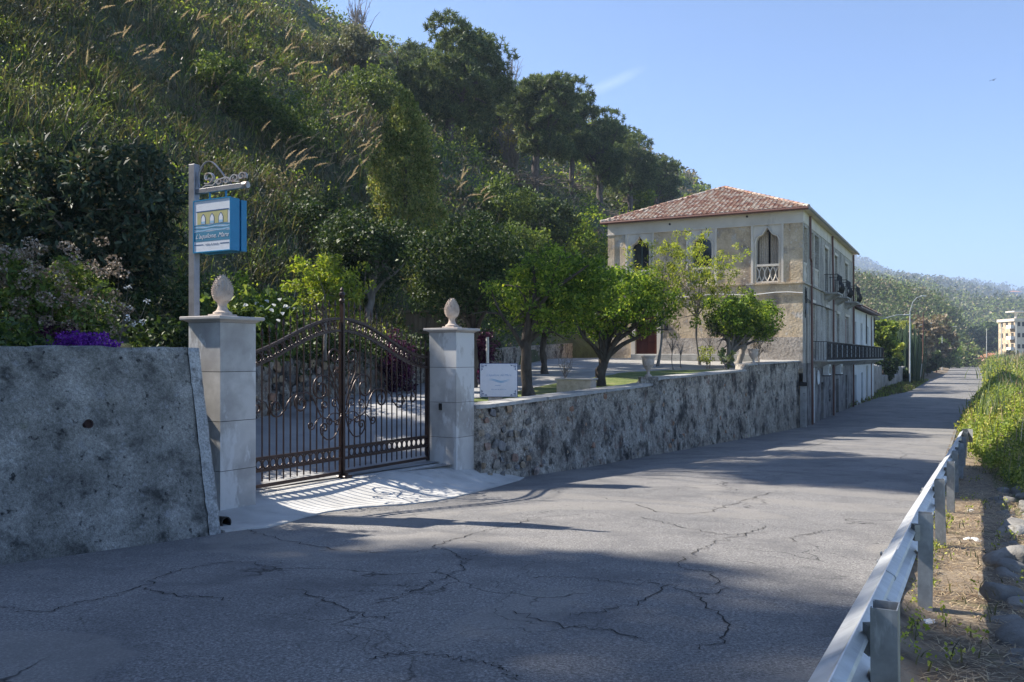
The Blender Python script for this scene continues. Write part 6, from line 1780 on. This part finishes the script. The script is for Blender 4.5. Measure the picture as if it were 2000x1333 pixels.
# plume grass clumps, each with its feathery heads
def plume_mesh():
    r = np.random.default_rng(5); n = 150; t = r.random(n); wd_ = .022*np.sin(np.pi*np.clip(t*.9+.1, 0, 1)); c = np.stack([t*t*.16+r.normal(0, 1, n)*wd_, r.normal(0, 1, n)*wd_, t*.46], 1)
    V, Fc = leafcloud(c, .065, .13, np.array([[.35, 0, 1.0]]), spread=.55, r=r); return mesh_np('plume', V, Fc, [L_plume])
plm = plume_mesh()
stem_m = MB().tube([(0, 0, 0), (.02, 0, .5), (.07, 0, 1.0)], [.010, .008, .005], 4).mesh('stem', L_grass)
PLU = [(210, 85), (240, 30), (250, 105), (290, 180), (252, 195), (275, 125), (262, 135), (298, 115), (470, 170), (432, 60), (440, 190), (475, 150), (541, 140), (556, 170), (548, 300), (530, 320), (585, 345), (600, 310), (625, 330), (652, 345), (680, 310), (692, 330), (702, 285), (490, 165), (618, 178), (600, 120), (610, 60), (345, 15), (160, 40), (880, 385), (905, 400), (925, 420), (520, 290), (655, 380), (390, 110), (560, 100), (130, 140), (350, 60), (560, 340), (670, 365), (700, 350), (610, 250)]
for k, (px, py) in enumerate(PLU):
    h_ = hit(px, py+30, 14, 120)
    if h_ is None: continue
    X, D = h_[0], h_[1]; r = random.Random(k)
    xs = 'upper' if py < 130 else ('middle' if py < 260 else 'lower')
    t = thing('plume_grass', (X, D, h_[2]), 'arching grass tuft with pale feathery plumes on the %s slope' % xs, 'grass tuft', 'pale plumed grass tufts on the %s slope' % xs)
    n_ = r.choice((1, 1, 2, 2, 3)) + (2 if 500 < px < 720 and py > 250 else 0)
    sc_ = min(1.5, max(.9, D/38))
    for q in range(n_):
        a = r.uniform(-1.1, 1.1); ln = r.uniform(.05, .75); ox, oy = r.uniform(-.8, .8), r.uniform(-.6, .6); hh_ = r.uniform(.9, 1.5)*sc_
        Mx = Matrix.Translation((ox, oy, 0)) @ Matrix.Rotation(a, 4, 'Z') @ Matrix.Rotation(ln, 4, 'Y')
        st = link('stem', stem_m, t); st.matrix_local = Mx @ Matrix.Diagonal((sc_, sc_, hh_, 1))
        pl_ = link('plume', plm, t); pl_.matrix_local = Mx @ Matrix.Translation((.07*sc_, 0, hh_)) @ Matrix.Rotation(r.uniform(.1, .5), 4, 'Y') @ Matrix.Diagonal((sc_*1.1, sc_*1.1, sc_*1.25, 1))
# leafy cover of the bank above the left wall
N = 520; w_a = rng.uniform(-4, 7.6, N); p_a = np.interp(w_a, [-4, 6.5, 9.5], [8.75, 8.75, 9.7])+rng.random(N)**1.3*4.5; Xa, Ya = -CR*p_a+SR*w_a, SR*p_a+CR*w_a
C_ = np.stack([Xa, Ya, hillz(Xa, Ya)+.08+.15*rng.random(N)], 1)
c_, d_ = clumps(C_, .30, 40, shell=.3, zs=.7); V, Fc = leafcloud(c_, .085, .6, d_*.5); o = link('bank_cover', mesh_np('bank_cover', V, Fc, [L_dark, L_scrub[0]], np.repeat((rng.random(N) > .6).astype(int), 40))); tag(o, 'dark leafy ground cover on the bank above the left wall', 'ground cover', kind='stuff')
# ivy and climbers over the inner wall top
N = 640; s_ = 3.2+rng.random(N)*19; pp_ = np.array([ip(a) for a in s_])
C_ = np.stack([pp_[:, 0]-.25+rng.normal(0, .25, N), pp_[:, 1], .15+rng.normal(0, .18, N)], 1)
c_, d_ = clumps(C_, .28, 40, shell=.3); V, Fc = leafcloud(c_, .10, .6, d_*.5); o = link('ivy_cover', mesh_np('ivy_cover', V, Fc, [L_dark])); tag(o, 'dark ivy spilling over the inner terrace wall', 'ivy', kind='stuff')
# ------------------------------------------------------------------ far hills
def ridge(name, prof, D0, D1, z1, mat, seed, amp, nx=260, ny=60):
    """hill whose crest, at distance D0, follows a profile of bearings and heights; its foot is at D1"""
    xs = np.array([(a-1000)/FPX for a, b in prof]); zs = np.array([(HOR-b)/FPX*D0 for a, b in prof])
    T = np.linspace(xs[0], xs[-1], nx); S = np.linspace(0, 1.5, ny)
    TT, SS = np.meshgrid(T, S); Dd = D1+(D0-D1)*SS
    H = np.interp(TT*1.0, xs, zs)
    f = np.where(SS < 1, np.sin(SS*math.pi/2)**1.15, np.cos((SS-1)*1.2))
    X = TT*Dd; Z = z1 + (H-z1)*f
    Z = Z + amp*fbm(X/(amp*9), Dd/(amp*9), 0, 5, seed)*np.clip(SS*2, 0, 1)*np.where(np.abs(SS-1) < .001, .4, 1)
    V = np.stack([X, Dd, Z], -1).reshape(-1, 3)
    i, j = np.meshgrid(np.arange(nx-1), np.arange(ny-1)); a = (j*nx+i).ravel()
    o = link(name, mesh_np(name, V, np.stack([a, a+1, a+nx+1, a+nx], 1), mat, smooth=True)); o['kind'] = 'structure'
    return V.reshape(ny, nx, 3)
m_far = surf('far_hill_cover', [(.3, (.05, .065, .03)), (.5, (.09, .105, .045)), (.7, (.15, .14, .07))], .02, 10, layers=[((.04, .05, .03), .05, .5, .6, EW), ((.22, .19, .12), .015, .6, .7, EW)], bmp=None)
m_nearhill = surf('spur_cover', [(.3, (.06, .065, .03)), (.7, (.15, .14, .07))], .08, 9, layers=[((.26, .23, .09), .05, .55, .65, EW)], bmp=None)
def wood(name, G, n, size, leaf, lab, cat, seed, mats, s0=0, s1=.72, per=30, drop=.15, dry=None):
    r = np.random.default_rng(seed); ny, nx, _ = G.shape
    i = r.random(n)*(nx-1.01); j = (s0+(s1-s0)*r.random(n)**.8)*(ny-1.01)
    i0, j0 = i.astype(int), j.astype(int); fi, fj = (i-i0)[:, None], (j-j0)[:, None]
    Pp = G[j0, i0]*(1-fi)*(1-fj)+G[j0, i0+1]*fi*(1-fj)+G[j0+1, i0]*(1-fi)*fj+G[j0+1, i0+1]*fi*fj
    sz = size*r.uniform(.5, 1.4, n); Pp = Pp.copy(); Pp[:, 2] += sz*.45
    c_, d_ = clumps(Pp, sz, per, r, shell=.6, zs=.8); V, Fc = leafcloud(c_, leaf, .6, d_*.5, up=.6, r=r)
    mi = np.repeat(r.choice(len(mats), n, p=dry), per)
    o = link(name, mesh_np(name, V, Fc, mats, mi)); tag(o, lab, cat, kind='stuff')
G4 = ridge('far_mountain', [(1350, 500), (1500, 498), (1600, 500), (1663, 512), (1690, 517), (1740, 540), (1800, 553), (1850, 562), (1900, 566), (1950, 573), (2000, 580), (2100, 595), (2300, 620), (2600, 650)], 2600, 1500, -10, m_far, 5, 20)
G3 = ridge('far_hill', [(1450, 470), (1600, 520), (1700, 545), (1760, 552), (1840, 566), (1900, 575), (1960, 585), (2000, 590), (2100, 600), (2300, 640), (2600, 670)], 1500, 800, -10, m_far, 6, 14)
G2 = ridge('green_hill', [(1400, 560), (1600, 565), (1700, 560), (1780, 568), (1830, 580), (1880, 594), (1940, 598), (2000, 603), (2060, 612), (2200, 640), (2500, 675)], 800, 400, -6, m_far, 7, 8)
G1 = ridge('hill_spur', [(1520, 545), (1600, 562), (1663, 568), (1700, 574), (1740, 578), (1775, 584), (1800, 592), (1830, 606), (1846, 622), (1858, 632), (1872, 665), (1885, 690), (1900, 703)], 360, 240, -3.2, m_nearhill, 8, 3)
wood('mountain_wood', G4, 3400, 12, 7.5, 'hazy blue woods on the farthest mountain', 'woods', 21, [L_fargreen, L_scrub[1]], per=14, dry=[.7, .3])
wood('far_wood', G3, 3800, 7.5, 4.5, 'blue green woods on the far hill', 'woods', 22, [L_fargreen, L_scrub[1]], per=16, dry=[.75, .25])
wood('green_wood', G2, 3600, 7.0, 2.3, 'mixed green woods on the middle hill', 'woods', 23, [L_fargreen, L_scrub[2], L_scrub[1]], per=20, dry=[.6, .2, .2])
wood('spur_wood', G1, 1700, 4.4, 1.05, 'brown and green trees on the near spur', 'woods', 24, [L_fargreen, L_scrub[3], L_scrub[0]], per=42, dry=[.5, .12, .38])
# ------------------------------------------------------------------ roadside walls and plants beyond the annex
def farwall(name, pts, h0, h1, lab, mat=m_rubble, th=.5):
    X0, Y0 = pts[0]; t = thing(name, (X0, Y0, -EYE(Y0)), lab, 'wall'); b = MB()
    C_ = catmull([(a, b_, 0) for a, b_ in pts], 8); n_ = len(C_); vs = []; r = random.Random(int(X0))
    for k in range(n_):
        Pq = C_[k]; T = (C_[min(k+1, n_-1)]-C_[max(k-1, 0)]).normalized(); nx_, ny_ = T.y, -T.x; z = -float(EYE(Pq.y)); hh = h0+(h1-h0)*k/(n_-1)+r.uniform(-.12, .12)
        for a, zz in ((0, -.3), (0, hh), (-th, hh), (-th, -.3)): vs.append((Pq.x+nx_*a-X0, Pq.y+ny_*a-Y0, z+zz+EYE(Y0)))
    b.add(vs, [(4*k+i, 4*k+(i+1) % 4, 4*k+4+(i+1) % 4, 4*k+4+i) for k in range(n_-1) for i in range(4)]+[(0, 1, 2, 3), (4*n_-4, 4*n_-1, 4*n_-2, 4*n_-3)])
    b.build('wall_body', mat, t)
def lx(Y, o=-1.8): return float(np.interp(Y, LX_Y, LX_X))+o
m_fw = surf('rough_grey_wall', [(.3, (.17, .165, .155)), (.7, (.36, .35, .33))], .9, 9, layers=[((.08, .08, .075), 1.2, .55, .68, EW)], bmp=(5, .8, .08))
farwall('broken_wall', [(lx(75.5, -.5), 75.5), (lx(80, -1.0), 80), (lx(86, -1.8), 86)], 3.0, 2.6, 'tall patched rubble wall stump just past the white annex', m_fw)
farwall('low_wall', [(lx(87, -2), 87), (lx(95, -2), 95), (lx(103, -2), 103)], 1.7, 1.4, 'low broken grey wall behind the first street lamp', m_fw)
farwall('boundary_wall', [(lx(104, -2), 104), (lx(120, -2), 120), (lx(145, -2), 145), (lx(175, -2), 175)], 2.3, 2.3, 'long grey boundary wall farther along the left of the road', m_fw)
farwall('white_wall', [(lx(74.8, -1.0), 74.6), (lx(75.3, -.7), 75.3), (lx(76.6, -.4), 76.6)], 4.4, 4.4, 'short white plastered wall end joined to the annex', m_white)
def ftree(name, px, py, D, w_, h_, m_, lab, seed, cat='tree', up=.3, asp=.5, ls=.0050, ncl=80):
    X = (px-1000)/FPX*D; zc = (697-py)/FPX*D; zb = -float(EYE(D)) 
    tree(name, X, D, zb, max(.3, zc-zb-h_*.7), (0, 0, zc-zb), (w_, w_, h_), .10, m_, m_bark, lab, cat=cat, ncl=ncl, per=46, lsz=ls*D, asp=asp, clr=w_*.3, seed=seed, tips=6, up=up)
ftree('laurel_hedge', 1735, 690, 97, 1.5, 1.5, L_bramble, 'bright yellow green hedge top beside the annex', 401, 'hedge')
ftree('laurel_hedge', 1727, 715, 93, 1.4, 1.6, L_dark, 'dark green hedge mass below the bright one', 402, 'hedge')
ftree('fan_palm', 1727, 655, 92, 1.5, 1.5, L_scrub[2], 'pale green spiky palm behind the white annex', 403)
# tall columnar cactus clump
X, D = (1764-1000)/FPX*118, 118.0
t = thing('candelabra_cactus', (X, D, -3.6), 'huge dark candelabra cactus clump behind the first street lamp', 'cactus'); r = random.Random(8)
for k in range(170):
    x, y = max(-2.6, min(1.8, r.gauss(-.3, 1.15))), r.gauss(0, 1.0); H = 8.4-.9*abs(x)+r.uniform(-2.6, .4); b = MB()
    b.tube([(x, y, 0), (x*1.15, y*1.1, H*.5), (x*1.2, y*1.2, H*.97), (x*1.2, y*1.2, H)], [.07, .085, .07, .02], 4); b.build('stem', L_cactus, t)
c_, d_ = clumps(crown_pts((0, 0, 7.9), (1.7, 1.3, .5), 24, 9), .3, 26); V, Fc = leafcloud(c_, .24, .4, np.array([[0, 0, 1.2]])); link('leaf_tips', mesh_np('leaf_tips', V, Fc, [L_bramble]), t)
for k, a_ in enumerate(((1762, 745, 112, 1.3, 1.4, L_dark, 'dark shrub at the foot of the cactus'), (1790, 700, 150, 1.9, 2.2, L_scrub[1], 'grey green bush right of the first street lamp'), (1812, 705, 152, 2.4, 2.2, L_dark, 'dark bush over the boundary wall'), (1824, 700, 182, 2.2, 1.9, L_dark, 'dark bush before the second rusty pole'), (1795, 665, 140, 2.2, 3.2, L_scrub[3], 'brownish thin tree behind the lamp arm'), (1815, 660, 170, 4, 4.5, L_scrub[3], 'brown leafless looking tree left of the second rusty pole'), (1843, 690, 232, 4, 4.0, L_scrub[2], 'yellow green tree at the end of the boundary wall'), (1875, 695, 350, 4.5, 3.6, L_scrub[1], 'grey green tree before the white far house'), (1833, 690, 205, 3.5, 3.5, L_scrub[0], 'olive tree behind the boundary wall'), (1900, 668, 390, 9, 5, L_dark, 'dark tree crown above the far pink house'), (1930, 660, 360, 9, 6, L_dark, 'dark trees behind the orange roofed house'), (1975, 707, 225, 3.5, 2.2, L_scrub[1], 'dull bush right of the blue bins'), (1890, 706, 352, 5, 2.4, L_dark, 'dark hedge at the far road bend'), (1868, 706, 345, 5, 2.4, L_dark, 'dark low tree left of the far road bend'))):
    ftree('roadside_tree', *a_, 410+k, 'tree', ncl=60)
# lamp posts and poles
def lamp(px, pb, pt, D, arm, lab, cat='street lamp', mat=m_galv, r0=.09, head=True, name='street_lamp'):
    X = (px-1000)/FPX*D; zb = (697-pb)/FPX*D; zt = (697-pt)/FPX*D
    zb = min(zb, -float(EYE(D))+.3) if pb < 745 else zb
    t = thing(name, (X, D, zb), lab, cat); H = zt-zb
    MB().tube([(0, 0, -.3), (0, 0, H*.5), (0, 0, H)], [r0*1.2, r0, r0*.75], 8).build('pole', mat, t)
    if arm:
        for (ax, az) in arm:
            MB().tube([(0, 0, H-.05), (ax*.25, 0, H+az*.6), (ax*.6, 0, H+az*.9), (ax, 0, H+az)], .035, 6).build('arm', mat, t)
            if head: MB().bbox(ax-.1, ax+.55*np.sign(ax), -.15, .15, H+az-.06, H+az+.07, .03).build('lamp_head', mat, t)
lamp(1777, 752, 608, 110, [(1.5, 1.9)], 'nearest tall white street lamp beyond the annex')
lamp(1782, 700, 650, 150, [(2.8, 1.6)], 'second street lamp with curved arm over the road')
lamp(1840, 712, 645, 200, [(2.8, .8), (-2.8, .3)], 'double armed street lamp beyond the rusty poles')
lamp(1803, 735, 612, 136, None, 'nearer tall rusty brown pole by the boundary wall', 'pole', m_redpipe, .10, name='utility_pole')
lamp(1829, 722, 628, 176, None, 'farther rusty brown pole by the boundary wall', 'pole', m_redpipe, .12, name='utility_pole')
for k, (px, pb, pt, D, lab) in enumerate(((1888, 712, 646, 345, 'pale pole at the far road bend'), (1927, 712, 642, 246, 'pale pole before the orange roofed house'), (1956, 712, 634, 190, 'pale pole at the left corner of the apartment block'), (1985, 714, 633, 170, 'pale pole before the grey side of the apartment block'))):
    lamp(px, pb, pt, D, None, lab, 'pole', m_frame, .10, name='utility_pole')
# wires between the poles
def wire(a, b, sag, lab):
    A_, B_ = Vector(a), Vector(b); o = MB().tube([A_.lerp(B_, k/10)-Vector((0, 0, sag*4*(k/10)*(1-k/10))) for k in range(11)], .018, 3).build('overhead_wire', m_darkiron); tag(o, lab, 'wire')
wire(P(1803, 616, 136), P(1829, 632, 176), .6, 'thin wire between the two rusty poles'); wire(P(1888, 648, 345), P(1927, 644, 246), .6, 'thin wire between the pale poles at the bend')
# apartment block
D = 270; ax0, ay0 = (1982-1000)/FPX*D, D
ab = thing('apartment_block', (ax0, ay0, -3), 'four storey cream apartment block with white balconies at the right edge', 'apartment block', None, 0)
H = (697-628)/FPX*D+3
MB().box(0, 26, 0, 9, 0, H).build('body', surf('apartment_grey', [(.3, (.36, .30, .25)), (.7, (.44, .38, .32))], .3, bmp=None), ab)
MB().box(-.05, -.0, 0, 9, 0, H).build('side_wall', m_plaster, ab)
MB().box(-.4, 26.4, -.4, 9.4, H, H+.9).build('parapet', m_cream, ab)
fz = MB().box(-.0, 5.6, -.12, -.001, 0, H).build('front_strip', m_cream, ab)
for k in range(4):
    z = 1.2+k*H/4.05
    f_ = MB().box(-1.2, -.06, .1, 2.6, z+.2, z+.35).box(-1.2, -1.1, .1, 2.6, z+.36, z+1.3).box(-1.1, -.06, .1, .2, z+.36, z+1.3).build('balcony', m_white, ab)
    MB().box(-.12, -.051, .5, 1.8, z+.4, z+2.4).build('window', m_dark, ab)
    for x_ in (.8, 2.2): MB().box(x_, x_+.8, -.2, -.125, z+.9, z+2.2).build('window', m_dark, ab)
    for x_ in (10, 14, 18, 22): MB().box(x_, x_+1.3, -.06, .001, z+.9, z+2.3).build('window', m_dark, ab)
    for y_ in (3.6, 6.4): MB().box(-.12, -.051, y_, y_+1.2, z+.9, z+2.3).build('window', m_dark, ab)
MB().box(1, 12, 2, 7, H+3.0, H+3.4).box(2.5, 3, 4, 4.5, H+.9, H+3).build('roof_canopy', m_frame, ab)
# small far houses
def house(px, pb, D, w_, d_, h_, rh, wm, rm, lab, rot=0):
    X = (px-1000)/FPX*D; zb = (697-pb)/FPX*D; t = thing('far_house', (X, D, zb), lab, 'house', None, R(rot))
    MB().box(-w_/2, w_/2, 0, d_, -2, h_).build('wall', wm, t)
    if rh > 0: MB().add([(-w_/2-.4, -.4, h_), (w_/2+.4, -.4, h_), (w_/2+.4, d_+.4, h_), (-w_/2-.4, d_+.4, h_), (-w_*.15, d_/2, h_+rh), (w_*.15, d_/2, h_+rh)], [(0, 1, 5, 4), (1, 2, 5), (2, 3, 4, 5), (3, 0, 4), (3, 2, 1, 0)]).build('roof', rm, t)
    n_ = max(2, int(w_/2.5))
    for k in range(n_): x = -w_/2+(k+.5)*w_/n_; MB().box(x-.5, x+.5, -.05, .02, h_*.35, h_*.75).build('window', m_dark, t)
    return t
m_orange = surf('orange_roof', [(.3, (.42, .17, .09)), (.7, (.55, .26, .15))], .5, bmp=None); m_pinkw = surf('pink_house_wall', [(.3, (.48, .30, .24)), (.7, (.56, .38, .31))], .3, bmp=None)
house(1922, 712, 350, 11, 8, 3.4, 2.8, m_pinkw, m_orange, 'pink house with orange hipped roof at the road end')
house(1946, 712, 262, 7, 6, 1.6, 1.8, m_pinkw, m_orange, 'low orange roofed house left of the apartment block')
house(1893, 705, 370, 10, 7, 5.2, 0, m_white, m_white, 'white flat roofed house at the far road bend')
house(1912, 712, 340, 12, 5, 1.8, 0, m_cream, m_cream, 'long low cream garden wall building at the bend')
house(1870, 700, 345, 8, 6, 6.0, 1.5, m_pinkw, m_orange, 'small orange house hidden in trees above the bend')
house(1984, 712, 258, 16, 4, 2.0, .8, m_pinkw, m_orange, 'low orange roofed annex under the apartment block')
for k, (px, py, D) in enumerate(((1812, 578, 760), (1908, 569, 1480), (1984, 578, 1480), (1854, 562, 1500), (1700, 520, 2550))):
    house(px, py+2, D*.97, [7, 14, 20, 12, 24][k], 10, [4, 7, 8, 6, 8][k], [1, 2, 2, 2, 2][k], m_white, m_orange, ['small pale house on the green hill', 'white house on the far ridge left of its neighbour', 'white house on the far ridge at the right', 'pale house on the far ridge above the street lamps', 'tiny pale house on the farthest mountain'][k])
# blue bins
for k, (px, D) in enumerate(((1943, 228), (1956, 226))):
    X = (px-1000)/FPX*D; t = thing('waste_bin', (X, D, -2.9), ['left blue waste container by the far roadside', 'right blue waste container by the far roadside'][k], 'bin', 'blue waste containers')
    MB().prism([(-.75, .2), (.75, .2), (.9, 1.5), (-.9, 1.5)], -.6, .6, 'y').build('bin_body', m_blue, t); MB().bbox(-.92, .92, -.65, .65, 1.501, 1.75, .05).build('lid', m_blue, t)
    for x_ in (-.6, .6): MB().lathe([(.12, -.05), (.12, .05)], 10, (x_, 0, .1)).build('wheel', m_darkiron, t)
# bird far up in the sky
Pq = P(1940, 157, 90)
t = thing('bird', Pq, 'tiny dark bird gliding high in the blue sky', 'bird', None, R(20))
b = MB().tube([(-.16, 0, 0), (-.08, 0, .01), (.05, 0, .015), (.13, 0, .01), (.18, 0, 0)], [.01, .04, .05, .03, .006], 6)
for s_ in (-1, 1): b.add([(.05, s_*.03, .02), (-.05, s_*.03, .02), (-.02, s_*.26, .09), (.06, s_*.24, .09), (-.08, s_*.48, .03), (-.02, s_*.46, .035)], [(0, 1, 2, 3), (3, 2, 4, 5)])
b.build('body', m_darkiron, t)

# ------------------------------------------------------------------ air
hz_ = MB().box(-1500, 3800, -400, 5200, -14, 330).mesh('haze', [])
hm = bpy.data.materials.new('haze_air'); hm.use_nodes = True; hn = hm.node_tree
for n in list(hn.nodes): hn.nodes.remove(n)
ho = hn.nodes.new('ShaderNodeOutputMaterial'); hv = hn.nodes.new('ShaderNodeVolumePrincipled')
hv.inputs['Color'].default_value = (.60, .75, 1.0, 1); hv.inputs['Density'].default_value = .00036; hv.inputs['Anisotropy'].default_value = .2
hn.links.new(hv.outputs[0], ho.inputs['Volume']); hz_.materials.append(hm)
ho_ = link('haze', hz_); ho_['kind'] = 'stuff'
